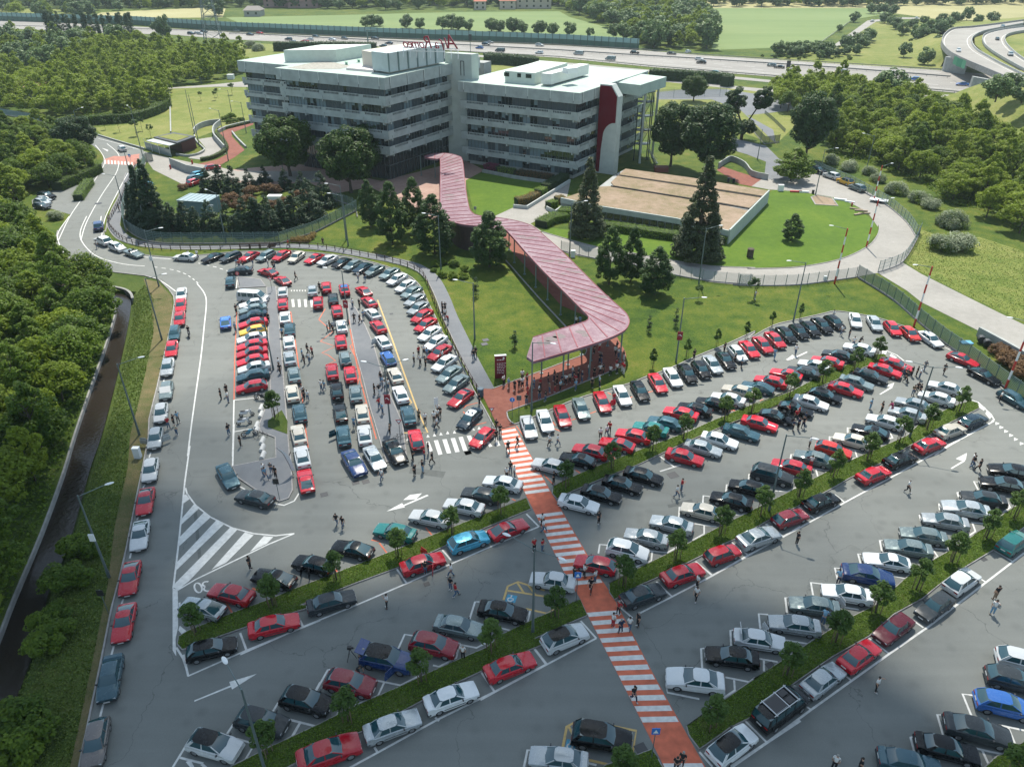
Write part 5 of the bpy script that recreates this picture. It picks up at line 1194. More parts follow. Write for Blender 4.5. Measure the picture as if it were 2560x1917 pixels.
# strip trees: one line per strip
for sname, data in (('first planting strip','C0 1350,1432 1875,1232 C1 225,1250 665,1070 1090,905 1460,755 1800,610'),('second planting strip','D0 1842,1562 D1 745,1335 1250,1062 1730,850 D2 515,615 972,1740'),
    ('third planting strip','C2 590,432 905,302 1190,182 B2 1405,1532 1685,1405 1870,1352 2135,1245 B3 815,1152 1035,1062 1190,987'),('fourth planting strip','C2 985,1112 1350,932 1660,762 C3 390,622 655,502 890,362 1125,242 B3 1345,1562 1540,1472 1760,1352'),
    ('fifth planting strip','D2 1588,1385 D3 570,1020 905,795 1180,592 1462,432 1710,245 C3 1945,792 2135,652'),('last planting strip','D3 2115,1730')):
    t = None; i = 0
    for tok in data.split():
        if ',' not in tok: t = tok; continue
        x,y = map(float, tok.split(',')); tree('lot',t,x,y,1.0 if 'third' in sname or 'first' in sname else 1.05,'small green staked tree, %s from the left in the %s' % (ORD[i], sname),'tree','young trees in the planting strips',z=.19); i += 1
for i,(t,x,y,s) in enumerate((('B2',1190,1052,.85),('B2',1425,972,.8),('B2',1632,902,.8),('B2',1832,852,.8),('B2',2010,772,.75),('B3',662,716,.75))):
    tree('lot',t,x,y,(s*.72,s*.72,s*1.05),'slim young staked tree, %s from the left behind the upper kerb row' % ORD[i],'tree','young trees behind the upper kerb row')
tree('lot','B1',245,1392,1.15,'young tree in the little triangular bed beside the motorcycles',group='lawn trees')
for a in (('big','A1',350,1215,(1.02,1.0,1.0),'first big round dark green tree left of the office entrance',0),('big','A1',770,1330,(.93,.95,1.0),'second big round dark green tree beside the office entrance',1),('drk','A1',900,1230,(.75,.75,.9),'dark tree close behind the second big round tree',0),
          ('big','A2',1475,702,.62,'round tree nearest the motorway hedge beyond the fire escape',1),('drk','A2',1315,1150,(.95,.95,1.08),'tall dark tree just right of the fire escape',0),('drk','A2',1555,1205,(1.22,1.22,1.15),'broad dark tree above the terraced grass roof',1),
          ('drk','A3',700,1110,(1.0,1.0,1.15),'very large dark tree at the head of the right hand wood',1),('wdd','A3',600,1250,(1.42,1.42,1.0),'wide bushy tree standing over the loop road',0),
          ('mid','B2',890,472,(.9,.9,1.06),'leafy tree, leftmost of the three on the lawn right of the canopy',0),('mid','B2',1040,456,(.78,.78,1.0),'leafy tree, middle of the three on the lawn right of the canopy',1),('mid','B2',1205,546,(1.0,1.0,.86),'leafy tree, rightmost of the three on the lawn right of the canopy',2),
          ('mid','B1',1722,352,(1.25,1.25,1.05),'full green tree against the left edge of the canopy',1),('mid','B1',905,78,(.85,.85,1.0),'leafy tree farthest left on the lawn behind the footpath',2),('mid','B1',1055,190,(1.1,1.1,1.25),'tallest leafy tree on the lawn behind the footpath',0),('mid','B1',1210,120,(.95,.95,1.15),'leafy tree between the tallest one and the canopy wall',1),('mid','B1',1345,262,(1.35,1.35,1.15),'broad leafy tree nearest the canopy wall',2),
          ('pin','A2',735,1625,(.88,.88,.92),'tall pine beside the court path left of the terraced roof',0),('pin','B2',1495,290,(1.1,1.1,1.12),'tallest pine in front of the terraced grass roof',1),
          ('con','A0',1085,1590,(.85,.85,.98),'tall spruce, right of the close pair in the conifer grove',0),('con','A0',1010,1560,(.70,.70,.86),'tall spruce, left of the close pair in the conifer grove',1),('con','A0',940,1520,(.55,.55,.55),'shorter spruce at the left end of the conifer grove',0),
          ('drk','A0',560,1080,(.92,.92,.72),'dark rounded tree at the entry road bend',0),('mid','B3',600,172,(.72,.72,.55),'lone small round tree on the loop lawn',1),
          ('far','A0',1150,262,(.9,.9,1.5),'tall dark clump tree beside the motorway left of the pylon',0)):
    tree(a[0],a[1],a[2],a[3],a[4],a[5],i=a[6])
# forked tree with two crowns
cm = [crown(101,3.6,8.5,6.5,7500,.55,LF['dark'],'round',46,.28), crown(102,3.0,7.5,8.0,6500,.55,LF['dark'],'round',40,.28), crown(103,3.2,5.5,1.4,3000,.55,LF['dark'],'loose',30,.28)]
cm[0].transform(Matrix.Translation((-3.3,0,0))); cm[1].transform(Matrix.Translation((4.6,0,0))); cm[2].transform(Matrix.Translation((.6,0,0)))
m = MB(); m.tube((0,0,0),(0,0,3),.5,.42,9); m.tube((0,0,3),(-3.2,0,10),.36,.15,8); m.tube((0,0,3),(4.4,0,11),.32,.13,8)
o = tree_proto('forked_tree', cm, m.mesh('trunk',BARK,smooth=True)); place(o, G('A3',258,965), 0, 1, 'dark forked tree with two separate tall crowns right of the office', 'tree')
# bare tree at the creek head
cb = crown(105,3.6,6,3.0,900,.30,LF['wood'],'loose',30,.30); m = MB(); g_ = random.Random(5)
m.tube((0,0,0),(-.9,0,5),.16,.10,8)
for k in range(22):
    b = Vector((-.9*(q:=g_.uniform(.4,1)),0,5*q)); a = g_.uniform(0,6.28); L = g_.uniform(1.5,3.6); e = b+Vector((math.cos(a)*L*.7,math.sin(a)*L*.7,L)); m.tube(b,e,.05,.012,5,cap=False)
    for _ in range(3):
        c0 = b.lerp(e,g_.uniform(.4,.9)); a2=a+g_.uniform(-1,1); m.tube(c0,c0+Vector((math.cos(a2),math.sin(a2),g_.uniform(.3,1)))*g_.uniform(.5,1.2),.02,.006,4,cap=False)
o = tree_proto('bare_tree', cb, m.mesh('trunk',BARK)); place(o, G('B0',630,560), 0, 1.0, 'sparse bare-branched tree leaning over the creek head', 'tree')
for i,(t,x,y,s) in enumerate((('A0',1290,1590,1.0),('A0',1365,1605,.9),('A0',1465,1595,1.05),('A0',1585,1600,1.0),('A0',1705,1600,1.15),('A0',1795,1595,1.1),('A0',1960,1555,.9),('A0',1440,1330,.95),('A0',1530,1312,1.0),('A0',1620,1342,1.1),('A0',1720,1285,.75),('A0',1830,1262,.7),('A1',315,1305,.8),('A1',435,1335,.85),('A1',575,1420,1.25),('A1',490,1500,1.35),('A1',385,1545,1.15),('A1',300,1572,1.0),('A1',200,1560,1.05),('A1',120,1595,1.15),('A0',1200,1600,1.0),('A0',1880,1600,1.0))):
    tree('thu',t,x,y,(s*1.38,s*1.38,s*1.22),'dark pointed conifer, %s in the grove inside the green fence' % ORD[i],'tree','dark conifers in the fenced grove')
for i,(t,x,y,s) in enumerate((('A0',1600,1395,1.2),('A0',1740,1345,1.2),('A0',1850,1330,1.2),('A0',1650,1450,1.2),('A0',1990,1420,1.2),('A0',1890,1440,1.1),('A0',2080,1370,1.1),('A0',1540,1430,1.1),('A0',1260,1305,.8),('A1',60,1400,1.1),('A1',250,1330,1.0))):
    tree('red',t,x,y,s*.85,'russet leafy bush, %s in the middle of the conifer grove' % ORD[i],'bush','russet bushes in the fenced grove')
for i,(x,y) in enumerate(((370,178),(400,172),(440,168),(470,175),(482,162),(415,182),(455,182),(497,160),(510,140))):
    tree('bal','B1',x,y,1.0,'golden clipped ball bush, %s from the left by the footpath' % ORD[i],'bush','clipped ball bushes by the footpath')
for i,(x,y,s) in enumerate(((2020,960,.7),(2090,1010,.9),(2140,1050,.9),(2190,1110,1.0),(2050,940,.7))):
    tree('red','B3',x,y,s*1.0,'russet hedge bush, %s behind the slatted fence at the right' % ORD[i],'bush','russet bushes at the right edge')
for i,(x,y,s) in enumerate(((1350,345,.8),(1400,330,.8),(1480,345,.9),(1400,420,.8),(1470,430,.9),(1540,430,.8),(1340,385,.6),(1550,380,.8))):
    tree('bsh','B1',x,y,s*.7,'low spreading shrub, %s in the bed around the lawn lamp post' % ORD[i],'bush','low shrubs on the lawn')
for i,(t,x,y,s) in enumerate((('A0',828,908,1.3),('A0',730,892,1.0),('A0',945,935,1.5),('A0',985,902,1.3),('A0',1045,948,1.2),('A0',1390,692,1.0),('A0',1487,690,1.0),('A0',1505,668,1.0),('A0',1605,652,1.3),('B2',1505,582,.85),('B2',1888,575,1.2),('B1',1895,915,.7))):
    tree('sap',t,x,y,s,'thin sapling, %s of the scattered lawn saplings' % ORD[i],'tree','saplings on the lawns')
for i,(t,x,y,s) in enumerate((('B2',1348,765,1.0),('B2',1163,805,.9),('B1',1628,555,1.1),('B2',240,910,.9))):
    tree('cyp',t,x,y,s,'narrow young cypress, %s on the lawn' % ('one by the striped canopy bend','one left of the lamp with banner','one beside the lamp on the left lawn','one left of the canopy tip')[i],'tree','young cypresses on the lawn')
for i,(x,y) in enumerate(((355,250),(400,262),(345,200),(375,240),(430,240),(480,265),(505,275),(555,268),(600,232),(620,265),(655,250),(690,237),(745,270),(790,255),(845,265),(860,250),(905,265),(925,255))):
    tree('pop','A0',x,y,.95 if i > 1 else 1.0,'dark poplar, %s from the left in the rows beyond the wood' % ORD[i],'tree','poplars beyond the left wood')
tree('pop','A0',425,380,(1.3,1.3,1.1),'dark poplar standing nearer than the rows'); tree('pop','A0',255,390,(1.4,1.4,.9),'dark poplar leftmost and nearest in the wood')
for i,(t,x,y,s) in enumerate((('A3',880,1130,1.0),('A3',1000,1180,1.1),('A3',1140,1210,.9),('A3',1200,1260,.9),('A3',1320,1340,1.2),('A3',1480,1400,1.1),('A3',1560,1440,1.0),('A3',1700,1560,1.4),('B3',1700,85,1.0),('B3',1640,240,1.3),('B3',1760,230,1.4),('A0',870,750,.9),('A0',180,1580,1.1),('A0',240,1610,1.0),('A0',390,1510,.8),('A1',80,330,1.6),('A1',130,350,1.5))):
    tree('sil',t,x,y,s*.85,'silvery white flowering bush, %s' % ('first along the loop fence','second along the loop fence','third along the loop fence','fourth along the loop fence','fifth along the loop fence','sixth along the loop fence','seventh along the loop fence','eighth along the loop fence','in the big clump on the right meadow, rear','in the big clump on the right meadow, front left','in the big clump on the right meadow, front right','in the wood above the dry lawn','left of the roadside bay','lowest by the roadside bay','beside the roadside bay kerb','left end of the clump by the roof corner','right end of the clump by the roof corner')[i],'bush','silvery bushes')
for i,(t,x,y,s) in enumerate((('C0',530,880,1.5),('C0',600,900,1.2),('C0',430,1120,1.6),('C0',520,1090,1.4),('C0',310,1390,1.2),('C0',420,1470,1.3),('C0',400,1330,1.1),('D0',300,850,1.4),('D0',170,1380,1.8),('D0',230,1500,1.6),('D0',60,1330,1.3),('D0',120,1600,1.6))):
    tree('bsh',t,x,y,s*.72,'rounded green bush, %s down the creek bank' % ORD[i],'bush','bushes on the creek bank')
def inpoly(x, y, P):
    c = False; j = len(P)-1
    for i in range(len(P)):
        if (P[i].y > y) != (P[j].y > y) and x < (P[j].x-P[i].x)*(y-P[i].y)/(P[j].y-P[i].y)+P[i].x: c = not c
        j = i
    return c
def infront(x, y, z=4):
    d = CP*y+SP*(CAMH-z) if False else y*CP+(CAMH-z)*SP
    if d < 5: return False
    u = x/d*FPX; v = (y*SP-(CAMH-z)*CP)/d*FPX
    return abs(u) < 1400 and abs(v) < 1150
def fill(P, spacing, kinds, smin, smax, label, group, cat='tree', seed=1, squash=1.0, avoid=None):
    g = random.Random(seed); pts = []
    x0,x1 = min(p.x for p in P), max(p.x for p in P); y0,y1 = min(p.y for p in P), max(p.y for p in P); grid = {}
    for _ in range(int((x1-x0)*(y1-y0)/spacing**2*9)):
        x, y = g.uniform(x0,x1), g.uniform(y0,y1)
        if not inpoly(x,y,P) or not infront(x,y): continue
        c = (int(x//spacing), int(y//spacing)); ok = True
        for dx in (-1,0,1):
            for dy in (-1,0,1):
                for q in grid.get((c[0]+dx,c[1]+dy),()):
                    if (q[0]-x)**2+(q[1]-y)**2 < spacing**2: ok = False
        if not ok: continue
        grid.setdefault(c,[]).append((x,y)); pts.append((x,y))
    for x,y in pts:
        k = g.choice(kinds); pr = TP[k][g.randrange(len(TP[k]))]; s = g.uniform(smin,smax)
        PEND.append((math.hypot(x,y), x, y, k, pr, g.uniform(0,6.28), (s,s,s*squash*g.uniform(.85,1.15)), label, cat, group))
    return len(pts)
PEND = []
def merge_crowns(name, items, mat, label, frac=.34, grow=1.5):
    """many small far crowns as ONE leafy mass"""
    g = np.random.default_rng(9); out = []
    for (_,x,y,k,pr,rz,s,*_r) in items:
        me = [c for c in CHILD[pr.name] if c.name.startswith('crown')][0].data; n = len(me.polygons)
        A = np.empty(n*12); me.vertices.foreach_get('co', A); A = A.reshape(n,4,3)[g.choice(n, size=max(60,int(n*frac)), replace=False)]
        c = A.mean(axis=1, keepdims=True); A = c+(A-c)*grow; A = A*np.array(s)
        ca, sa = math.cos(rz), math.sin(rz); B = A.copy(); B[...,0] = A[...,0]*ca-A[...,1]*sa+x; B[...,1] = A[...,0]*sa+A[...,1]*ca+y; out.append(B)
    P = np.concatenate(out); n = len(P); me = bpy.data.meshes.new(name); me.vertices.add(4*n); me.vertices.foreach_set('co', P.reshape(-1))
    me.loops.add(4*n); me.loops.foreach_set('vertex_index', np.arange(4*n,dtype=np.int32))
    me.polygons.add(n); me.polygons.foreach_set('loop_start', np.arange(0,4*n,4,dtype=np.int32)); me.polygons.foreach_set('loop_total', np.full(n,4,dtype=np.int32))
    me.materials.append(mat); me.update(calc_edges=True); o = obj(name, me); tag(o, label, kind='stuff')
def flush_pending():
    quota = {'wod':235,'far':220,'bsh':60}
    for fam,keys,nm,mat,lab in (('wod',('wod','wdd'),'far_woodland',LF['wood'],'far part of the light green wood, one mass of crowns'),('far',('far',),'far_tree_line',LF['far'],'hazy far tree lines beyond the fields, one mass of crowns'),('bsh',('bsh',),'far_scrub',LF['woodd'],'scrub below the slip road')):
        it = sorted([q for q in PEND if q[3] in keys], key=lambda q:q[0]); q0 = quota[fam]
        for (_,x,y,k,pr,rz,s,label,cat,group) in it[:q0]: place(pr, (x,y,0), rz, s, label, cat, group)
        if it[q0:]: merge_crowns(nm, it[q0:], mat, lab)
cl = [p+Vector((-1.7,0,0)) for p in creek_l[2:]]
WL = cl+[Vector((-150,-5,0)), Vector((-150,100,0))]+GP('A0 -300,1400 0,1500 150,1640 B0 330,230 420,330 520,450')
n1 = fill(WL, 4.3, ['wod','wdd','wdd'], .75, 1.05, 'bushy green tree in the dense wood left of the creek', 'trees of the wood left of the creek', seed=2)
n2 = fill(GP('A0 -300,900 0,940 200,960 420,960 520,1060 600,1150 640,1190 560,1240 400,1290 230,1320 210,1450 -300,1400'), 4.6, ['wod','wdd','wdd'], .8, 1.1, 'bushy green tree beside the roadside bay', 'trees by the entry road', seed=3)
n3 = fill(GP('A0 0,560 350,520 700,330 1200,360 1700,420 1680,500 1480,570 1150,590 1165,640 1140,740 900,830 650,860 400,800 -200,740 -200,560'), 5.4, ['wod','wdd','wod','wod'], .85, 1.15, 'light green tree in the wood behind the dry lawn', 'trees of the wood behind the dry lawn', seed=4)
n4 = fill(GP('A0 -300,300 900,290 1200,330 700,330 350,500 -300,560'), 8.5, ['wod','far'], .9, 1.3, 'tree in the open wood near the poplars', 'trees near the poplars', seed=5)
n5 = fill(GP('A3 480,640 560,600 870,610 1230,640 1420,720 1700,830 1950,960 2208,1110 2208,1700 B3 2208,150 2000,60 1850,-60 A3 1700,1400 1500,1250 1200,1130 850,1060 860,800 520,800'), 5.2, ['wod','wod','wdd'], .85, 1.15, 'yellow green tree in the dense wood right of the loop road', 'trees of the right hand wood', seed=6)
n6 = fill(GP('A2 560,60 700,110 960,210 1060,260 1100,330 1260,340 1590,345 1600,200 1540,100 1300,60 1000,20'), 8, ['far','wod'], 1.0, 1.6, 'tree in the belt between the two green fields', 'trees between the fields', seed=7)
n7 = fill(GP('A3 385,395 620,370 900,330 1130,270 1150,290 1020,420 860,415 560,415'), 4.6, ['bsh','far'], .45, .9, 'bushy tree on the verge below the slip road', 'trees below the slip road', seed=8)
n8 = fill(GP('A3 1230,160 1950,140 2000,180 1700,200 1600,270 1400,300 1300,190'), 10, ['far','bsh'], .6, 1.0, 'tree on the rough ground left of the flyover', 'trees left of the flyover', seed=9)
n9 = fill(GP('A1 -1700,60 200,50 1000,70 1500,60 2208,50 A2 600,45 1000,25 A3 0,50 1050,52 2400,35 2400,-25 A0 2208,-25 -900,-30'), 10, ['far','far','wod'], 1.0, 1.7, 'distant tree in the hazy tree line beyond the fields', 'distant tree line', seed=10)
n10 = fill(GP('A0 -600,110 -600,45 700,50 900,20 1560,30 1560,60 1500,48 700,80 600,130'), 13, ['far','wod'], .8, 1.4, 'distant tree beyond the left end of the motorway', 'trees beyond the motorway left', seed=11)
for i,(t,x,y,s) in enumerate((('A1',870,188,.8),('A1',910,185,.9),('A1',965,180,.8),('A1',1150,195,1.0),('A1',1245,198,.8),('A1',1400,205,.9),('A1',1460,205,1.1),('A1',1510,210,1.0),('A1',1580,212,.8),('A1',1740,222,.9),('A1',1790,225,.8),('A1',1880,228,1.0),('A1',1950,232,.8),('A1',2080,238,.9),('A1',2160,240,.8),('A2',80,218,.9),('A2',130,220,.9),('A2',230,225,1.0),('A2',290,228,.9),('A2',400,238,.8),('A2',500,242,.8),('A2',620,246,.9),('A2',760,258,.6),('A2',920,265,.9),('A2',990,275,1.1),('A2',1080,300,1.1),('A2',1190,320,1.0),('A3',1037,158,.8),('A3',935,225,.5),('A3',1155,100,.9),('A3',1210,100,.8),('A3',1250,100,.9),('A3',1300,110,.9),('A3',1490,290,.9),('A3',1560,290,.8),('A3',1610,340,.8),('A3',1380,400,.8),('A3',1520,450,.9),('A3',1280,690,1.3),('A3',2010,710,1.0),('A3',2100,670,.9),('A3',2190,720,.8),('A3',2140,300,.5),('A0',500,75,.4),('A0',965,60,.6),('A0',1490,110,1.6),('A0',1100,240,.9))):
    o = tree('far',t,x,y,s,'dark green tree, %s from the left along the motorway and fields' % ORD[i] if i < 61 else '','tree','scattered field trees', z=(6.6 if (t=='A3' and x>2000 and y>600) else 0))
flush_pending()
# hedges: leaf covered blocks
def hedge(s_, w_, h, mat, label, dens=60, leaf=.22, z0=0, name='hedge', cat='hedge', core=(.02,.035,.01)):
    P = smooth_line(GP(s_),3); root = empty(name, (0,0,0), 0, label, cat); g = np.random.default_rng(len(label))
    m = MB(); ribbon(m, P, w_*.86, z0, z0+h*.93); m.build('core', plain('hedge_core', core, .95), root)
    Lp = sum((b-a).length for a,b in zip(P,P[1:])); n = int(Lp*(w_+2*h)*dens); C_ = []; N_ = []
    pts = resample(P, 80)
    for k in range(n):
        t_ = g.uniform(0,79.99); i = int(t_); p = pts[i].lerp(pts[i+1], t_-i); d = (pts[min(i+1,80)]-pts[i]); d = d.normalized() if d.length > 1e-6 else Vector((1,0,0)); nn = Vector((-d.y,d.x,0))
        u = g.uniform(0,w_+2*h)
        if u < w_: q = p+nn*(u-w_/2)+Vector((0,0,z0+h)); N_.append((0,0,1.2))
        else:
            sd = 1 if u < w_+h else -1; zz = (u-w_) % h; q = p+nn*(sd*w_/2)+Vector((0,0,z0+zz)); N_.append((nn.x*sd,nn.y*sd,.4))
        C_.append((q.x+g.normal()*.05*(1+h*.3),q.y+g.normal()*.05*(1+h*.3),q.z+g.normal()*.07*(1+h*.3)))
    obj('foliage', leaves_mesh('foliage', np.array(C_), np.array(N_,dtype=float), leaf, mat, g), root)
    return root
hedge('B2 420,80 500,40 600,25', 3.2, 1.5, LF['box'], 'bright clipped hedge block nearest the canopy and court path')
hedge('B2 545,5 640,10', 2.6, 1.8, LF['box'], 'small bright hedge block under the left pine')
hedge('B2 780,85 1000,110 1180,140 1360,165 1480,190 1620,190', 2.4, 1.5, LF['box'], 'long bright clipped hedge in front of the sunken building', 45)
hedge('B2 1640,195 1700,120 1720,60', 3.0, 1.5, LF['box'], 'bright hedge at the corner of the white terrace wall')
hedge('A2 250,1415 330,1400 390,1370', 2.2, 1.6, LF['gold'], 'rust and gold clipped bushes in the white planter', 60)
hedge('A2 400,1355 440,1335', 2.2, 1.6, LF['box'], 'bright green clipped bush in the white planter', 60)
hedge('A2 450,1320 520,1280 590,1240', 2.4, 1.7, LF['dark'], 'dark hedge at the upper end of the white planter', 60)
hedge('A2 470,1445 520,1430', 2.0, 1.7, LF['box'], 'round clipped bush at the small white planter', 60)
hedge('A2 525,1405 580,1395', 2.0, 1.5, LF['gold'], 'rust clipped bush at the small white planter', 60)
hedge('A1 1700,1170 1780,1185', 2.4, 1.6, LF['pink'], 'magenta flowering bush by the office front planter', 60)
hedge('A1 1790,1188 1900,1205', 2.0, 1.3, LF['box'], 'yellow green low bushes in the office front planter', 50)
hedge('A1 1920,1208 2160,1245', 2.2, 1.3, LF['red'], 'dark red low hedge in the office front planter', 50)
hedge('A1 245,350 400,352 700,352 940,358', 4.0, 4.2, LF['dark'], 'long dark hedge between the left office roof and motorway', 8, .6)
hedge('A1 1700,430 2050,470', 4.0, 4.2, LF['dark'], 'dark hedge seen between the two office blocks', 8, .6)
hedge('A2 40,440 370,452', 4.0, 4.0, LF['dark'], 'dark hedge behind the right office roof', 8, .6)
hedge('A2 1165,552 1380,560 1700,585 A3 140,602', 4.0, 4.0, LF['dark'], 'long dark hedge beside the kart track', 8, .6)
hedge('A0 600,855 750,845 900,835 1000,810 1100,770 1150,730', 4, 2.6, LF['woodd'], 'thick green hedge along the lower edge of the wood', 18, .4)
hedge('A0 400,1315 500,1270 600,1230 680,1185', 3, 2.2, LF['woodd'], 'rounded green hedge between roadside bay and entry road', 30, .3)
hedge('A0 545,1385 580,1330 625,1270', 2.2, 1.5, LF['box'], 'small bright hedge on the roadside bay island', 40, .22)
hedge('A0 1390,1110 1480,1090 1560,1040 1550,990 1500,930', 1.2, .9, LF['bank'], 'low clipped hedge curving along the red drive', 40, .2)
hedge('A0 1510,900 1600,880 1740,845', 1.2, .7, LF['bank'], 'low hedge on the upper side of the red drive', 40, .2)
for i,(x,y,s) in enumerate(((1560,835,1.0),(1600,820,1.2),(1585,850,.8),(1625,845,.7),(1655,835,.7),(1675,830,.6))):
    tree('bsh','A0',x,y,s*.9,'dark rounded shrub, %s beside the ramp on the sunny lawn' % ORD[i],'bush','shrubs beside the ramp')
# undergrowth and rough grass
def cover(name, polys, n, leaf, mat, zmax, seed, label=None, zb=0.0, up=.8):
    g = np.random.default_rng(seed); areas = []; C_ = []
    for P in polys:
        T = tessellate_polygon([[Vector((p.x,p.y,0)) for p in P]])
        for t in T: a,b,c = (np.array((P[i].x,P[i].y)) for i in t); areas.append((abs((b-a)[0]*(c-a)[1]-(b-a)[1]*(c-a)[0])/2,a,b,c))
    w = np.array([q[0] for q in areas]); idx = g.choice(len(areas), size=n, p=w/w.sum()); u = g.uniform(size=(n,2)); f = u.sum(1) > 1; u[f] = 1-u[f]
    A = np.array([q[1] for q in areas])[idx]; B = np.array([q[2] for q in areas])[idx]; C = np.array([q[3] for q in areas])[idx]
    xy = A+(B-A)*u[:,:1]+(C-A)*u[:,1:]; z = zb+zmax*g.uniform(size=n)**1.5*(.4+.6*np.sin(xy[:,0]*.7)**2*np.cos(xy[:,1]*.9)**2)
    cen = np.column_stack([xy,z]); o = obj(name, leaves_mesh(name, cen, np.tile([0,0,up],(n,1)), leaf, mat, g)); o['kind'] = 'stuff'; tag(o, label); return o
# visible part only of the left wood floor
vis = [p+Vector((1.3,0,0)) for p in cl[:-2]]+[Vector((-72,30,0)),Vector((-120,60,0)),Vector((-130,140,0))]+GP('B0 0,100 330,230 420,330 520,450')
cover('undergrowth', [vis], 90000, .42, LF['woodd'], 1.5, 5, 'dense low green undergrowth below the trees left of the creek')
cover('undergrowth', [GP('A3 860,1080 1200,1150 1500,1270 1700,1420 B3 1900,-40 2208,140 A3 2208,1110 1700,830 1230,640 870,620')], 30000, .6, LF['woodd'], 1.4, 6, 'dense low green undergrowth below the right hand wood')
bank = GP('B0 920,560 1000,470 1060,560 1060,800 1000,1100 930,1400 900,1500 C0 880,50 880,300 790,700 D0 740,400 640,900 480,1656 100,1656 130,1130 232,760 C0 300,1120 440,830 600,300 B0 690,1480 800,1050 880,720')
bank = [p+(Vector((.8,0,0)) if i > 14 else Vector()) for i,p in enumerate(bank)]
cover('bank_grass', [bank], 16000, .22, LF['bank'], .12, 7, 'rough uncut grass on the creek bank', zb=.02, up=.3)
cover('strip_grass', [GP(ISL[k]) for k in ('S1','S2','S3','S4','S5','S6','S7')], 60000, .15, LF['box'], .07, 8, 'rough green grass growing in the planting strips', zb=.19, up=.3)

cover('meadow_grass', [GP('B3 1400,330 1520,110 A3 1520,1580 1700,1656 B3 1900,160 2208,250 2208,740 2000,640 1600,450')], 7000, .22, LF['bank'], .06, 11, 'long rough grass on the right hand meadow', zb=.03, up=.4)
# ================================================================== CARS
PAINT = {}
for k, c in dict(R=(.44,.008,.020), D=(.20,.008,.018), W=(.56,.58,.58), C=(.46,.43,.36), S=(.33,.36,.37), G=(.17,.22,.22), U=(.035,.042,.046), B=(.012,.030,.048), K=(.004,.005,.006),
                 T=(.03,.085,.11), L=(.03,.13,.42), Y=(.62,.36,.04), E=(.01,.14,.13), M=(.085,.012,.02), A=(.06,.32,.46), N=(.010,.035,.125), O=(.52,.022,.012), P=(.15,.135,.125)).items():
    PAINT[k] = paint('car_paint_'+k, c, .3 if k in 'SGTAP' else 0.0, .2 if k in 'KUBM' else .35, .2 if k in 'KUBM' else .45)
CNAME = dict(R='red',D='dark red',W='white',C='cream',S='silver',G='grey green',U='dark grey',B='dark blue',K='black',T='teal blue',L='bright blue',Y='yellow',E='green',M='maroon',A='light blue',N='deep blue',O='orange red',P='grey brown')
CGLASS = plain('car_glass', (.014,.055,.068), .04, spec=1.0)
TYRE = plain('tyre_rubber', (.014,.014,.015), .8); RIMM = plain('wheel_rim', (.34,.35,.36), .35, metal=.6)
TRIM = plain('bumper_trim', (.03,.032,.035), .5); HLAMP = plain('headlight_glass', (.45,.48,.5), .1); TLAMP = plain('taillight_red', (.25,.008,.01), .25)
PLATE = plain('plate_white', (.6,.6,.58), .5)
# type: L,W,H, side outline of lower body (front=+x), greenhouse xs (cowl, roof front, roof rear, rear base), belt z, wheel x, wheel r
CT = {
 's': dict(n='boxy sedan', L=4.33, W=1.64, H=1.38, hood=(.70,.86), cowl=.86, boot=(.98,1.02), gh=(.92,.30,-1.02,-1.62), belt=.90, wx=(1.30,-1.24), r=.30, trim=1),
 'o': dict(n='old rounded sedan', L=4.25, W=1.60, H=1.42, hood=(.72,.86), cowl=.84, boot=(.84,.90), gh=(.80,.30,-.95,-1.38), belt=.88, wx=(1.25,-1.25), r=.30, trim=0),
 'h': dict(n='boxy hatchback', L=4.02, W=1.62, H=1.36, hood=(.70,.84), cowl=.86, boot=(.88,1.00), gh=(.86,.22,-1.30,-1.88), belt=.90, wx=(1.22,-1.22), r=.29, trim=1),
 'n': dict(n='small square hatchback', L=3.66, W=1.56, H=1.40, hood=(.74,.86), cowl=.88, boot=(.86,.98), gh=(.88,.34,-1.50,-1.74), belt=.90, wx=(1.14,-1.16), r=.28, trim=1),
 'c': dict(n='fastback coupe', L=4.22, W=1.66, H=1.30, hood=(.64,.80), cowl=.82, boot=(.86,.92), gh=(.62,-.02,-.80,-1.92), belt=.86, wx=(1.24,-1.18), r=.30, trim=1),
 'w': dict(n='estate car', L=4.20, W=1.62, H=1.40, hood=(.70,.84), cowl=.86, boot=(.90,.96), gh=(.90,.28,-1.72,-2.02), belt=.90, wx=(1.26,-1.22), r=.29, trim=1),
 'm': dict(n='modern rounded sedan', L=4.62, W=1.86, H=1.44, hood=(.74,.98), cowl=.98, boot=(.98,1.06), gh=(1.00,.20,-1.00,-1.78), belt=.98, wx=(1.42,-1.40), r=.34, trim=0),
 'p': dict(n='modern rounded hatchback', L=4.06, W=1.76, H=1.50, hood=(.78,.98), cowl=1.0, boot=(.90,1.06), gh=(1.06,.26,-1.40,-1.86), belt=.99, wx=(1.26,-1.26), r=.32, trim=0),
 'v': dict(n='sport utility car', L=4.48, W=1.86, H=1.66, hood=(.92,1.10), cowl=1.10, boot=(1.02,1.16), gh=(1.02,.30,-1.60,-2.04), belt=1.08, wx=(1.36,-1.34), r=.36, trim=1),
 'x': dict(n='open sports car', L=4.40, W=1.82, H=1.22, hood=(.66,.86), cowl=.88, boot=(.82,.86), gh=(.62,.16,.02,.30), belt=.86, wx=(1.30,-1.26), r=.34, trim=0),
 'V': dict(n='passenger van', L=5.00, W=1.92, H=1.96, hood=(1.02,1.20), cowl=1.22, boot=(1.2,1.24), gh=(1.86,1.18,-2.30,-2.44), belt=1.22, wx=(1.56,-1.44), r=.34, trim=1),
}
def arch(cx, r, z0, n=8):
    return [(cx+r*math.cos(a), z0+r*math.sin(a)) for a in [math.pi*k/n for k in range(n,-1,-1)]]
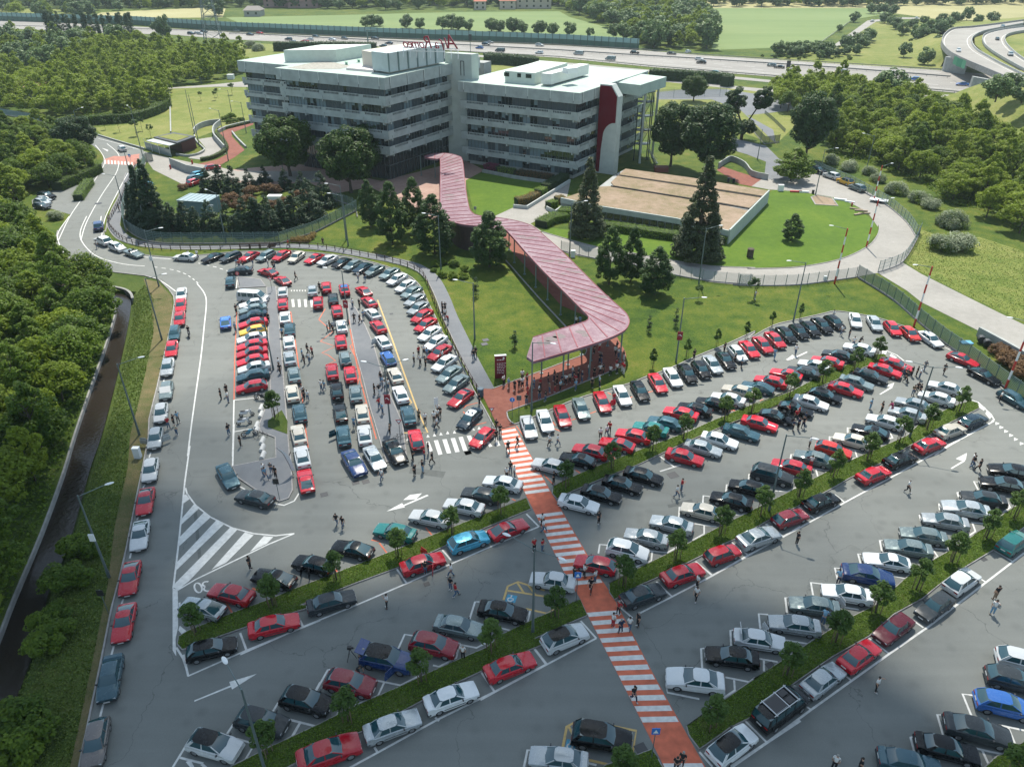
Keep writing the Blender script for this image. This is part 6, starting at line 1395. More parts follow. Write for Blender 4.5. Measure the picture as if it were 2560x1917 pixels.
def car_body_mesh(t, roofmat=False):
    c = CT[t]; L, W, H = c['L']/2, c['W']/2, c['H']; wr = c['r']+.055
    zb = .24 if t not in 'vV' else .30
    bx = c['gh'][3]
    # outline counter-clockwise seen from +y side is irrelevant; go along the bottom front-wards, over the top back-wards
    bot = [(-L+.06,.34),(-L+.14,zb)]+arch(c['wx'][1],wr,c['r']-.01)+arch(c['wx'][0],wr,c['r']-.01)+[(L-.16,zb),(L-.05,.34)]
    bot = [p for p in bot if p[1] >= zb-.02 or True]
    bot = [(x,max(z,zb)) for x,z in bot]
    top = [(L,.50),(L-.03,c['hood'][0]-.04),(L-.14,c['hood'][0]),(L-.6,(c['hood'][0]*.55+c['hood'][1]*.45)),(c['gh'][0]+.12,c['hood'][1]),(c['gh'][0]-.1,c['cowl']+.01)]
    top += [(0,c['belt']),(bx+.1,c['belt']+.015)]
    if bx > -L+.25: top += [(bx-.08,c['boot'][1]),(-L+.10,c['boot'][0]+.01)]
    top += [(-L+.02,c['boot'][0]-.07),(-L,.55)]
    out = bot+top; n = len(out)
    def yw(x, z):
        f = 1-.085*max(0,(abs(x)/L-.45)/.55)**2.2
        if z > .55: f -= .05*(z-.55)/.45
        if z < .4: f -= .03
        return W*f
    rings = [(-1,.035),(-.93,0),(-.45,-.012),(.45,-.012),(.93,0),(1,.035)]
    cxm = 0; V = []
    for ry, ins in rings:
        for x, z in out:
            sx = x*(1-ins*.35); sz = z-ins if z > .5 else z
            if abs(ry) < .9 and x > L-.3 : sx += .03
            if abs(ry) < .9: sz = z+(.012 if z > .6 else 0)
            V.append((sx, ry*yw(x,z), sz))
    m = MB(); F = []
    for r in range(len(rings)-1):
        for i in range(n):
            j = (i+1)%n; F.append((r*n+i, r*n+j, (r+1)*n+j, (r+1)*n+i))
    tri = tessellate_polygon([[Vector((x,z,0)) for x,z in out]])
    for a,b,cc in tri:
        A = Vector(out[a]); B = Vector(out[b]); C_ = Vector(out[cc])
        ccw = (B-A).x*(C_-A).y-(B-A).y*(C_-A).x > 0
        f = (a,b,cc) if ccw else (a,cc,b)
        F.append(f); F.append(tuple(reversed([k+5*n for k in f])))
    m.add(V, F)
    # greenhouse: roof slab and pillars
    x0,x1,x2,x3 = c['gh']; yb = W*.86; yt = W*(.70 if t not in 'Vv' else .78); zr = H
    zbelt = c['belt']
    if t == 'x': # windscreen frame and cockpit only
        for s in (-1,1): m.tube((x0,s*yb,zbelt),(x1,s*yt*1.05,H-.05),.03,n=5)
        m.tube((x1,-yt*1.05,H-.05),(x1,yt*1.05,H-.05),.03,n=5)
        return m
    def P(x,y,z): return Vector((x,y,z))
    # roof: crowned grid
    RV = []; nx, ny = 5, 4
    for i in range(nx+1):
        fx = i/nx; x = x1+(x2-x1)*fx
        for j in range(ny+1):
            fy = j/ny*2-1; z = zr-.045*(abs(fy)**2.5)-.035*(abs(fx*2-1)**3)
            RV.append((x+(.05*(1-fy*fy) if i==0 else (-.05*(1-fy*fy) if i==nx else 0)), yt*fy*1.0, z))
    FF = [(i*(ny+1)+j,(i+1)*(ny+1)+j,(i+1)*(ny+1)+j+1,i*(ny+1)+j+1) for i in range(nx) for j in range(ny)]
    FF = [tuple(reversed(f)) for f in FF]
    m.cm = 1 if roofmat else 0
    o = len(RV); m.add(RV, FF)
    # edge lip below the roof
    rim = [i*(ny+1) for i in range(nx+1)]+[nx*(ny+1)+j for j in range(1,ny+1)]+[i*(ny+1)+ny for i in range(nx-1,-1,-1)]+[j for j in range(ny-1,0,-1)]
    rv = [Vector(RV[k]) for k in rim]; lo = [p-Vector((0,0,.055)) for p in rv]; k_ = len(rim)
    m.add(rv+lo, [(i,(i+1)%k_,k_+(i+1)%k_,k_+i) for i in range(k_)]); m.cm = 0
    for s in (-1,1):
        def pil(a0,a1,b0,b1,wd=.06):
            # quad strip prism from belt (a0..a1) to roof (b0..b1), slightly proud of the glass
            q = [P(a0,s*(yb+.012),zbelt-.02),P(a1,s*(yb+.012),zbelt-.02),P(b1,s*(yt+.008),zr-.07),P(b0,s*(yt+.008),zr-.07)]
            i_ = [v+Vector((0,-s*.05,0)) for v in q]
            f = [(0,1,2,3),(7,6,5,4),(0,4,5,1),(1,5,6,2),(2,6,7,3),(3,7,4,0)]
            if s < 0: f = [tuple(reversed(g)) for g in f]
            f = [tuple(reversed(g)) for g in f]
            m.add(q+i_, f)
        pil(x0+.05,x0-.04,x1+.04,x1-.06)
        mid = (x1+x2)/2+.05; 
        if t == 'V':
            for mm in (.55,-.55,-1.6): pil(mm+.06,mm-.06,mm+.05,mm-.05)
        else: pil(mid+.05,mid-.05,mid+.04,mid-.04)
        if t in 'so': pil(x3+.42,x3-.04,x2+.12,x2-.05)
        elif t in 'mc': pil(x3+.35,x3-.04,x2+.06,x2-.05)
        else: pil(x3+.26,x3-.04,x2+.22,x2-.04)
    return m
def car_glass_mesh(t):
    c = CT[t]; W = c['W']/2; x0,x1,x2,x3 = c['gh']; yb = W*.86; yt = W*(.70 if t not in 'Vv' else .78); zb = c['belt']-.04; zr = c['H']-.06
    m = MB()
    if t == 'x':
        m.add([(x0,-yb,zb),(x0,yb,zb),(x1,yt,zr),(x1,-yt,zr),(x0-.03,-yb,zb),(x0-.03,yb,zb),(x1-.03,yt,zr),(x1-.03,-yt,zr)], [(0,1,2,3),(7,6,5,4),(3,2,6,7)])
        return m
    b = [(x0,-yb,zb),(x0,yb,zb),(x3,yb,zb),(x3,-yb,zb)]; q = [(x1,-yt,zr),(x1,yt,zr),(x2,yt,zr),(x2,-yt,zr)]
    bow = [(x0+.12,0,zb),(x1+.07,0,zr),(x3-.10,0,zb),(x2-.06,0,zr)]
    V = b+q+bow
    m.add(V, [(0,8,9,4),(8,1,5,9),(2,10,11,6),(10,3,7,11),(1,2,6,5),(3,0,4,7),(4,9,11,7),(9,5,6,11)])
    return m
def wheel_mesh(r):
    m = MB(); n = 18; prof = [(-.09,r-.03),(-.07,r),(.07,r),(.09,r-.03),(.09,r*.66),(-.09,r*.66)]
    V = []; k = len(prof)
    for i in range(n):
        a = 2*math.pi*i/n
        for y,rr in prof: V.append((rr*math.cos(a), y, rr*math.sin(a)))
    m.add(V, [(i*k+j,((i+1)%n)*k+j,((i+1)%n)*k+(j+1)%k,i*k+(j+1)%k) for i in range(n) for j in range(k)])
    return m.mesh('wheel', TYRE, angle=35)
def rim_mesh(r):
    m = MB(); r2 = r*.67
    m.tube((0,-.06,0),(0,.06,0),r2,r2,16)
    for k in range(5):
        a = 2*math.pi*k/5; m.box((r2*.5*math.cos(a),0,r2*.5*math.sin(a)),(r2*.8,.15,.06),rot=Matrix.Rotation(-a,3,'Y'))
    return m.mesh('rim', RIMM)
PARTC = {}
def make_car(t, col, roof=None, small=False, black_top=False):
    c = CT[t]; L, W = c['L']/2, c['W']/2
    root = empty('parked_car')
    body = car_body_mesh(t, roof is not None).build('body', [PAINT[col]]+([PAINT[roof]] if roof else []), root, angle=32)
    if ('g',t) not in PARTC: PARTC['g',t] = car_glass_mesh(t).mesh('windows', CGLASS, angle=50)
    obj('windows', PARTC['g',t], root)
    if ('w',t) not in PARTC: PARTC['w',t] = wheel_mesh(c['r']); PARTC['r',t] = rim_mesh(c['r'])
    for x in c['wx']:
        for s in (-1,1):
            wh = obj('wheel', PARTC['w',t], root); wh.location = (x, s*(W-.125), c['r'])
            if not small: obj('rim', PARTC['r',t], wh)
    key = ('b',t)
    if key not in PARTC:
        tm = TRIM if c['trim'] else None
        m = MB(); h = .17; zf = .42
        m.box((0,0,0),(.12,W*1.80,h)); m.box((-.10,W*.86,0),(.26,.10,h),rz=-.25); m.box((-.10,-W*.86,0),(.26,.10,h),rz=.25)
        PARTC[key] = m.mesh('bumper', TRIM)
        m = MB(); w_ = .36 if t in 'shncwo' else .30
        m.box((0,0,0),(.10,w_,.13)); PARTC['h',t] = m.mesh('headlight', HLAMP)
        m = MB(); m.box((0,0,0),(.10,.34,.14)); PARTC['t',t] = m.mesh('taillight', TLAMP)
        m = MB(); m.box((0,0,0),(.02,.46,.11)); PARTC['p',t] = m.mesh('number_plate', PLATE)
        m = MB(); m.box((0,0,0),(.10,.16,.11)); PARTC['m',t] = m.mesh('side_mirror', TRIM)
        m = MB(); m.box((0,0,0),(.05,W*.85,.12)); PARTC['gr',t] = m.mesh('grille', BLACK)
    if ('sm',t) not in PARTC:
        m = MB(); m.box((0,0,0), (c['wx'][0]-c['wx'][1]-2*c['r']-.15,.03,.07))
        PARTC['sm',t] = m.mesh('side_moulding', TRIM)
    if not small and c['trim']:
        for s_ in (-1,1): o = obj('side_moulding', PARTC['sm',t], root); o.location = ((c['wx'][0]+c['wx'][1])/2, s_*(W-.006), .50)
    hz = c['hood'][0]-.10; bz = c['boot'][0]-.17; key = ('b',t)
    f = obj('bumper', PARTC[key], root); f.location = (L-.03,0,.42)
    if not c['trim']: 
        me = PARTC[key].copy(); me.materials.clear(); me.materials.append(PAINT[col]); f.data = me
    r = obj('bumper', f.data, root); r.location = (-L+.03,0,.44); r.rotation_euler = (0,0,math.pi)
    o = obj('grille', PARTC['gr',t], root); o.location = (L-.01,0,hz)
    for s in (-1,1):
        o = obj('headlight', PARTC['h',t], root); o.location = (L-.055,s*W*.62,hz)
        o = obj('taillight', PARTC['t',t], root); o.location = (-L+.045,s*W*.64,bz)
        if not small: o = obj('side_mirror', PARTC['m',t], root); o.location = (c['gh'][0]-.22, s*(W*.86+.16), c['belt']+.04)
    if not small:
        o = obj('number_plate', PARTC['p',t], root); o.location = (L+.045,0,.40)
        o = obj('number_plate', PARTC['p',t], root); o.location = (-L-.005,0,bz-.05 if t!='V' else .9)
    if t == 'x':
        m = MB(); m.box((-.45,0,.80),(1.0,1.25,.14)); m.build('seat_bay', BLACK, root)
        for s in (-1,1): m = MB(); m.box((-.35,s*.36,.95),(.5,.42,.22)); m.box((-.62,s*.36,1.05),(.14,.42,.36)); m.build('seat', BLACK, root)
    return root
PROTO = {}
def car_proto(t, col, roof=None, small=False):
    k = (t,col,roof,small)
    if k not in PROTO:
        o = make_car(t,col,roof,small); PROTO[k] = o
        def walk(x):
            CHILD[x.name] = [q for q in NEWO if q.parent == x]
            for q in CHILD[x.name]: walk(q)
        global _cnt
        NEWO = list(bpy.data.objects); NEWO = [q for q in NEWO if q.parent is not None and q.name not in CHILD]
        walk(o)
    return PROTO[k]
def wang(t, x0, y0, x1, y1, z=.4):
    a, b = G(t,x0,y0,z), G(t,x1,y1,z); return math.atan2(b.y-a.y, b.x-a.x)
ALLCARS = {}
def car(t_, x, y, ty, col, ang, label, group, roof=None, z=.45, small=False, base=0.05, name=None, cat='car'):
    p = G(t_, x, y, z+base); o = place(car_proto(ty,col,roof,small), (p.x,p.y,base), ang, 1.0, label, cat, group)
    if name: o.name = name
    return o
def row(phrase, endphrase, group, h0, h1, data, start=0):
    """data: 'B0 1255,545Ws ...' cars in order; headings interpolate from h0 to h1 (rear -> front in tile pixels)"""
    a0 = wang(*h0); a1 = wang(*h1)
    while a1-a0 > math.pi: a1 -= 2*math.pi
    while a1-a0 < -math.pi: a1 += 2*math.pi
    toks = data.split(); n = sum(',' in k for k in toks); i = 0; t = None; out = []
    for k in toks:
        if ',' not in k: t = k; continue
        xy = k; j = len(xy)
        while not xy[j-1].isdigit(): j -= 1
        code = xy[j:]; x, y = map(float, xy[:j].split(','))
        col, ty = code[0], code[1]; roof = code[2] if len(code) > 2 and code[2] in PAINT else None; rev = code.endswith('!')
        f = i/max(1,n-1); a = a0+(a1-a0)*f+(math.pi if rev else 0)+random.uniform(-.02,.02)
        lab = '%s %s, %s from %s' % (CNAME[col], CT[ty]['n'], ORD[i], phrase)
        if roof: lab = '%s %s with %s roof, %s from %s' % (CNAME[col], CT[ty]['n'], CNAME[roof], ORD[i], phrase)
        out.append(car(t, x, y, ty, col, a, lab, group, roof)); i += 1
    return out
rowL = row('the far end of the left kerb', '', 'cars parked along the left kerb', ('B0',1255,500,1245,590), ('D0',700,1330,625,1700),
 'B0 1255,545Ws 1250,620Rs 1242,712Rs 1207,815Tn 1187,922Rs 1158,1047Ss 1150,1208Gh 1113,1362Wh 1075,1535Sh C0 1040,320Wh 1005,535Rc 967,770Wc 898,1065Rc 857,1372Rc D0 762,1045Ts 662,1490Ph')
rowT1 = row('left at the top kerb', '', 'cars parked along the curved top kerb', ('B0',1545,265,1400,315), ('B0',2190,262,2090,335),
 'B0 1470,290Kc 1593,287Uw 1722,282Rc 1835,280Gw 1945,278Rs 2048,287Cs')
rowT2 = row('the top along the curved fence', '', 'cars parked along the curved fence', ('B1',585,262,445,325), ('B1',1600,1195,1435,1320),
 '''B1 515,298Rc 605,310Ws 703,327Kc 780,345Gh 848,362Bc 928,382Gs 1033,402Gs 1085,442Ws 1143,490Ws 1185,532Gs 1208,585Ss 1230,642Ss 1257,697Rs 1282,758Rs 1310,818Ws 1350,880Ws 1378,950Rs 1410,1022Ws 1443,1100Gs 1492,1165Gs 1523,1262Rc''')
car('B1',1585,1405,'s','B',wang('B1',1655,1335,1510,1480),'dark blue boxy sedan with white roof beside the triangles of the crossing','cars by the crossing',roof='W')
car('B1',1672,1535,'h','R',wang('B1',1740,1465,1600,1600),'red hatchback parked over the white zebra beside the orange crossing','cars by the crossing')
for a in (('B0',683,72,'v','N',('B0',690,100,690,30),'blue sport utility car driving up the entry road'),
          ('B0',716,177,'v','W',('B0',760,195,670,155),'white sport utility car with people beside it at the road bend'),
          ('B0',812,220,'p','W',('B0',770,205,860,240),'white rounded hatchback between white and open grey cars at the bend'),
          ('B0',925,258,'x','G',('B0',870,240,985,280),'grey open sports car at the road bend'),
          ('B0',1280,287,'s','W',('B0',1350,300,1205,290),'white boxy sedan alone at the top kerb, left of the black coupe'),
          ('B0',1660,380,'s','U',('B0',1735,385,1580,390),'dark grey sedan crossing the lane top, level with the red coupe'),
          ('B0',1592,455,'s','T',('B0',1590,490,1595,420),'teal sedan alone above the white van'),
          ('B0',1850,390,'c','R',('B0',1910,412,1790,372),'red coupe waiting in the lane below the grey estate'),
          ('B0',1950,448,'c','R',('B0',1990,475,1905,420),'red coupe behind another red coupe near the top of the lane'),
          ('B0',1558,735,'c','L',('B0',1560,775,1555,690),'blue coupe driving in the left lane beside the column'),
          ('A0',845,1027,'p','W',('A0',870,1050,820,1005),'white hatchback on the entry road above the zebra'),
          ('C0',1572,365,'s','T',('C0',1530,285,1615,430),'teal grey sedan slanting beside the refuge end'),('C0',1760,517,'s','U',('C0',1875,550,1645,490),'dark grey sedan below the refuge end'),
          ('D0',0,0,None,None,None,None)):
    if a[3] is None: continue
    car(a[0],a[1],a[2],a[3],a[4],wang(*a[5]),a[6],'cars on the entry road and upper lane')
car('B0',1745,552,'V','W',wang('B0',1640,560,1850,575),'white passenger van at the top of the first column','vans', name='parked_van', cat='van', z=1.0)
row('the top below the white van', '', 'cars stacked side by side in the first column', ('B0',1840,605,1650,640), ('B0',1845,1165,1630,1205),
 'B0 1748,610Ws 1748,648Gs 1750,692Bs 1750,745Rs 1748,797Yh 1742,848Ws 1742,898Rs 1742,948Rs 1745,1003Rs 1755,1052Ws 1748,1107Ts 1738,1182Rh')
row('the top of the second column', '', 'cars nose to tail in the second column', ('B1',297,570,297,500), ('C1',468,450,440,330),
 'B1 297,530Ws 297,612Rs 312,702Wc 345,787Ts 340,880Ws 345,985Ss 375,1100Gs 363,1228Cs 413,1365Ts 406,1515Cs C1 430,232Ws 455,395Rc')
row('the top, left file, third column', '', 'cars nose to tail in the third column', ('B1',503,550,500,480), ('B1',725,1580,705,1470),
 'B1 503,517Ss 540,600Rs 637,1077Rs 670,1210Ks 693,1358Kc 715,1522Ts')
row('the top, right file, third column', '', 'cars nose to tail in the third column', ('B1',600,525,590,465), ('B1',868,1580,850,1460),
 'B1 597,495Rs 645,575Us 672,660Rs 703,767Ws 697,873Rs 727,983Gh 763,1098Rs 800,1230Gs 845,1370Cs 860,1518Ws')
car('B1',722,512,'s','R',wang('B1',730,545,712,480),'red sedan with a blue cloth on its roof','cars near the upper zebra')
for a in (('C1',787,275,'m','N',('C1',740,205,830,350),'deep blue modern sedan facing the viewer at the column end'),('C1',928,243,'s','S',('C1',890,180,970,310),'silver sedan facing the viewer between blue and black modern cars'),('C1',1070,197,'m','K',('C1',1030,130,1115,265),'black modern sedan facing the viewer beside the bicycle')):
    car(a[0],a[1],a[2],a[3],a[4],wang(*a[5]),a[6],'cars at the lower end of the columns')
row('the top of the fourth column', '', 'cars nose to tail in the fourth column', ('B1',885,545,825,495), ('B1',1225,1600,1200,1490),
 'B1 855,522Rc 893,600Rs 917,682Ws 955,770Rs 990,877Ws 1023,987Lh 1072,1107Cs 1108,1237Ws 1162,1382Ts 1215,1547Rh')
row('left above the first strip', '', 'cars angled above the first planting strip', ('C0',1530,1320,1260,1245), ('C1',1930,440,1690,390),
 'C0 1397,1272Sc 1597,1178Rs 1890,1068Kc C1 505,975Kh 775,868Kc 1070,752Es 1312,655Ws 1545,577Ws 1665,497Us 1812,417Ws')
row('left below the first strip', '', 'cars parallel below the first planting strip', ('C0',1300,1590,1640,1510), ('C1',1730,790,1960,700),
 'C0 1460,1555Kh 1890,1392Rs C1 630,1233Us 1260,968Rs 1575,818Ap 1850,732Rc')
row('left above the second strip', '', 'cars angled above the second planting strip', ('D0',1320,1480,1660,1570), ('C1',1640,1275,1980,1340),
 'D0 1480,1512WpK 1805,1350Up D1 455,1207Kp 758,1085Dp 1015,925NvK C1 1335,1532Dp 1508,1405Gs 1810,1302Ks')
row('left below the second strip', '', 'cars parallel below the second planting strip', ('D1',420,1640,810,1500), ('C2',450,1530,720,1420),
 'D1 612,1560Rm 1050,1380Ss 1455,1182Ws 1860,970Rs C2 582,1482WpK')
car('C2',500,1092,'o','W',wang('C2',645,1120,350,1070),'white and silver old rounded sedan beside the yellow disabled bay','cars by the crossing')
car('D2',835,1465,'v','K',wang('D2',660,1440,1010,1500),'black sport utility car in the lower yellow disabled bay','cars at the bottom edge')
car('D2',540,1612,'s','S',wang('D2',740,1650,350,1590),'silver sedan at the bottom edge left of the crossing','cars at the bottom edge')
row('the crossing in the upper kerb row', '', 'cars nosing out from the upper kerb', ('B2',315,1395,360,1540), ('B3',850,695,960,780),
 '''B2 335,1465Ws 448,1422Ws 568,1388Rs 697,1337Gs 842,1292Rs 980,1247Ws 1103,1214Ks 1225,1162Rs 1328,1122Ws 1430,1094Ks 1525,1067Kh 1603,1034Ss 1695,1002Kc 1775,957Wh B3 310,930Rs 405,900Rs 490,865Rs 567,828Ks 655,806Kh 733,788Kh 812,764Ks 900,742Kh''')
row('left at the top right corner', '', 'cars at the top right corner', ('B3',1030,690,1055,775), ('B3',1500,815,1625,900),
 'B3 1043,730Ws 1175,750Ss 1300,786Rh 1420,822Oh 1560,860Ws')
for a in (('B3',1787,1000,'c','R',('B3',1695,960,1875,1030),'red coupe alone beside the slatted fence'),('B3',1932,1112,'c','K',('B3',1850,1065,2020,1150),'black coupe at the fence between red and blue cars'),('B3',2135,1272,'h','T',('B3',2040,1220,2220,1320),'blue hatchback at the right fence by the striped lamp post')):
    car(a[0],a[1],a[2],a[3],a[4],wang(*a[5]),a[6],'cars at the right fence')
row('the crossing above the third strip', '', 'cars above the third planting strip', ('C2',620,345,405,290), ('B3',1165,950,970,900),
 '''C2 488,297Ws 675,252Kc 765,197Rs 945,147Rc 1060,90Rs B2 1177,1477Es 1277,1437Ts 1385,1372Rs 1480,1342Ks 1605,1305Ks B3 165,1272Ws 240,1217Cs 370,1190Tc 460,1152Rs 565,1100Rc 683,1087Us 760,1042Ws 850,1017Rs 925,972Us 1070,927Ws''')
row('the crossing below the third strip', '', 'cars below the third planting strip', ('C2',550,525,810,590), ('B3',1220,1010,1420,1065),
 '''C2 680,557Ws 835,492Ks 980,427Ks 1125,367Ks 1410,237Rs 1537,177Ss 1650,122Ws 1800,67Ts B3 380,1442Rs 500,1395Kc 632,1340Kc 735,1297Ws 835,1250Kh 975,1207Rs 1048,1160Gs 1148,1115Us 1245,1077Rs 1322,1038Rs''')
row('the crossing above the fourth strip', '', 'cars above the fourth planting strip', ('C2',920,1010,660,950), ('B3',1740,1225,1590,1180),
 '''C2 795,977Rh 1015,882Wp! 1145,792Ss 1320,702Ss 1530,612Cs C3 185,537Ks 300,447Kh 465,367Uv! 600,307Rs 755,247Gs 890,187Oh! 1025,127Cs B3 1145,1495Kc 1247,1430Ws 1400,1378Ss 1445,1312Ss 1603,1268Ws 1665,1198Ws''')
row('the crossing, parallel below the fourth strip', '', 'cars parallel below the fourth planting strip', ('C2',980,1240,1260,1140), ('B3',1780,1450,1940,1390),
 '''C2 1120,1190Us 1395,1045Rs 1670,907Rn 1920,792Sm C3 590,657Dh 805,547Ks 1165,360Rs 1350,255Ks 1550,157Rs 1695,57Cs B3 1855,1422Bh''')
row('the bottom above the fifth strip', '', 'cars above the fifth planting strip', ('D2',1680,1090,1285,1030), ('C3',2230,365,2000,325),
 '''D2 1480,1067Wm 1735,907Ks 1925,792Ws! D3 620,687Ss 757,557Gs 980,472Ws 1125,345Nm! 1257,247Wc 1405,157Gs 1510,72Gs C3 1660,682Ss 1803,600Sm 1925,527Us 2065,432Km 2120,342Km''')
row('the bottom below the fifth strip', '', 'cars parallel below the fifth planting strip', ('D2',1620,1610,1860,1430), ('D3',2060,170,2208,60),
 'D2 1735,1515WpK D3 520,1272KV 815,1067Ss 1065,902Rs 1305,712Mo! 1590,557Uo! 1772,387Wp 2130,120Ep')
row('the bottom above the last strip', '', 'cars at the bottom right corner', ('D3',1240,1620,1560,1690), ('D3',2100,920,2300,970),
 'D3 1410,1640Ts 1668,1542Ks 1880,1417Um 2062,1240Lp 2130,1070Up 2200,942Wp')
# upper right car park and staff cars
for a in (('A3',785,1185,'v','K',('A3',740,1175,830,1200),'black car in the shade of the tree by the loop fence'),('A3',880,1222,'v','W',('A3',925,1240,835,1210),'white sport utility car parked by the loop fence'),('A3',975,1262,'v','Y',('A3',1020,1280,925,1245),'yellow sport utility car with dark roof by the loop fence'),('A3',1057,1305,'v','G',('A3',1100,1325,1010,1290),'grey sport utility car nearest the trailer'),
          ('A0',325,1355,'v','K',('A0',280,1345,370,1362),'black car in the roadside bay, topmost of four'),('A0',305,1378,'h','S',('A0',260,1370,350,1388),'silver car second from top in the roadside bay'),('A0',295,1398,'p','S',('A0',250,1388,340,1405),'silver car third in the roadside bay'),('A0',290,1422,'h','U',('A0',240,1415,340,1430),'dark grey car lowest in the roadside bay'),
          ('A0',1342,1260,'p','R',('A0',1300,1275,1385,1245),'red car behind the tall conifer pair'),('A0',1345,1232,'p','T',('A0',1305,1245,1390,1215),'teal car behind the red car by the conifers'),('A0',1375,1205,'p','A',('A0',1340,1215,1410,1195),'light blue car farthest in the conifer car park'),('A0',1470,1155,'h','R',('A0',1440,1160,1510,1150),'red car by the red drive near the conifers'),('A0',995,1272,'p','A',('A0',975,1275,1015,1270),'light blue car glimpsed left of the tall conifers')):
    car(a[0],a[1],a[2],a[3],a[4],wang(*a[5]),a[6],'staff cars near the building', roof='K' if a[4]=='Y' else None)
# motorway traffic
HW = '''A1 72,238B 140,228R 338,272B 367,288W 450,285O 487,272W 447,300W 527,252T 640,273W 725,267B 935,268U 990,317T 1030,300B 1655,332L 1700,307B 1730,293S 1797,353B 2068,366W 2070,315W
A2 412,364W 415,315W 683,374S 1070,368K 903,411G 1325,373U 1515,412W 1530,436K 2015,455G 2068,468K 2157,492B 1615,508E A3 917,505D 960,497W 1245,531W 1452,553L 1305,508W 1785,588L 470,455G A0 1320,232B 1365,228W 1410,218B 1385,232W 1640,213G'''
t = None; hi = 0
a_h = wang('A2',400,385,1500,455,0)
for k in HW.split():
    if ',' not in k: t = k; continue
    x, y = map(float, k[:-1].split(',')); col = k[-1]; ty = ('m','p','v','h')[hi%4]
    if (t,x) in (('A2',683.0),('A2',903.0),('A1',1797.0)): ty = 'V'
    near = y > {'A0':238,'A1':238+.055*x,'A2':315+.072*x,'A3':420+.074*x}[t]
    o = car(t, x, y, ty, col, a_h+(math.pi if near else 0), '%s %s on the motorway, %s counted from the left' % (CNAME[col], {'m':'sedan','p':'hatchback','v':'tall car','h':'car','V':'van'}[ty], ORD[hi]), 'traffic on the motorway', small=True, base=.07)
    hi += 1
for a in (('A3',1760,352,'p','W','white car on the flyover deck'),('A3',2028,273,'h','U','dark car on the inner flyover loop'),('A3',2118,380,'v','S','silver grey car on the inner flyover loop, nearest the edge'),('A3',2065,187,'p','T','teal car far away on the flyover')):
    p = G(a[0],a[1],a[2],DZ+.6); o = place(car_proto(a[3],a[4],None,True), (p.x,p.y,DZ), wang('A3',1760,300,1900,460,7), 1, a[5], 'car', 'traffic on the flyover')
for a in (('A3',1165,150,'p','W','white car on the slip road bend among the fields'),('A3',1470,131,'p','W','white car at the far end of the slip road'),('A2',1440,360,'p','W','white car on the lane beyond the motorway')):
    p = G(a[0],a[1],a[2],.6); place(car_proto(a[3],a[4],None,True), (p.x,p.y,.09), .9, 1, a[5], 'car', 'cars beyond the motorway')
# extras on particular cars: open doors, bonnets, covers, roof box frame
def find(lbl): return [o for o in bpy.data.objects if o.get('label','').startswith(lbl)]
def door(o, ty, col, side, ang=60, front=True):
    c = CT[ty]; m = MB(); m.box((-.5,0,.62),(1.0,.05,.55)); m.box((-.5,0,1.08),(.8,.03,.32))
    d = m.build('open_door', [PAINT[col]], o); x = c['gh'][0]-.12 if front else 0-.15
    d.location = (x, side*(c['W']/2-.02), 0); d.rotation_euler = (0,0,-side*R(ang)); return d
def bycell(rowlist, i): return rowlist[i]
def nearest(t, x, y):
    p = G(t,x,y,.6); return min((o for o in bpy.data.objects if o.get('category') in ('car','van')), key=lambda o:(o.location.xy-p.xy).length)
for t,x,y,ty,col,side,fr in (('B0',1075,1535,'h','S',1,True),('B0',1075,1535,'h','S',-1,True),('B1',703,767,'s','W',1,True),('B1',990,877,'s','W',1,True),('B1',1072,1107,'s','C',1,True),('B1',715,1522,'s','T',1,True),('C1',505,975,'h','K',1,True),('C1',505,975,'h','K',1,False),('C1',1260,968,'s','R',-1,True),('C1',1260,968,'s','R',1,True),('D1',1015,925,'v','N',-1,True),('D3',980,472,'s','W',1,True),('D2',1925,792,'s','W',1,True),('B2',842,1292,'s','R',1,True)):
    door(nearest(t,x,y), ty, col, side, 65, fr)
def lid(o, ty, col, front, ang):
    c = CT[ty]; m = MB(); m.box((.5 if front else -.4,0,0),(1.0 if front else .8,c['W']*.8,.05)); d = m.build('open_bonnet' if front else 'open_boot_lid', PAINT[col], o)
    d.location = ((c['gh'][0]+.1,0,c['hood'][1]+.04) if front else (c['gh'][3]+(.1 if ty!='v' else .3),0,(c['boot'][1]+.05) if ty!='v' else 1.6)); d.rotation_euler = (0,-R(ang) if front else R(ang),0)
lid(nearest('B3',500,1395),'c','K',True,50); lid(nearest('D1',1015,925),'v','N',False,-5+20); lid(nearest('D2',1925,792),'s','W',False,75)
o = nearest('B0',1150,1208); m = MB(); m.box((.60,0,1.12),(.9,1.35,.03),rot=Matrix.Rotation(R(36),3,'Y')); m.build('windscreen_cover', PLATE, o)
o = nearest('B1',722,512); m = MB(); m.box((-.3,0,1.40),(1.1,1.1,.03)); m.build('roof_cloth', plain('blue_cloth',(.03,.12,.32),.9), o)
o = nearest('D3',520,1272)
m = MB()
for x in (-1.6,-.2,.9): m.box((x,0,2.04),(.08,1.6,.07))
for y in (-.7,.7): m.box((-.4,y,2.03),(2.9,.06,.06))
m.box((-.9,0,2.03),(1.2,1.25,.05)); rk = m.build('roof_rack', plain('rack_alloy',(.4,.42,.43),.4,metal=.4), o)
m = MB(); m.box((-.9,0,2.07),(1.3,1.2,.03)); m.box((.3,-.35,2.05),(.7,.5,.03)); m.box((.3,.35,2.05),(.7,.5,.03)); m.build('solar_panel', BLACK, rk)
o = nearest('B1',1585,1405)
for y in (-.28,.28): m = MB(); m.tube((-.2,y,1.38),(-.2,y,1.52),.09,.07,10); m.build('beacon', plain('beacon_dark',(.02,.03,.08),.3), o)
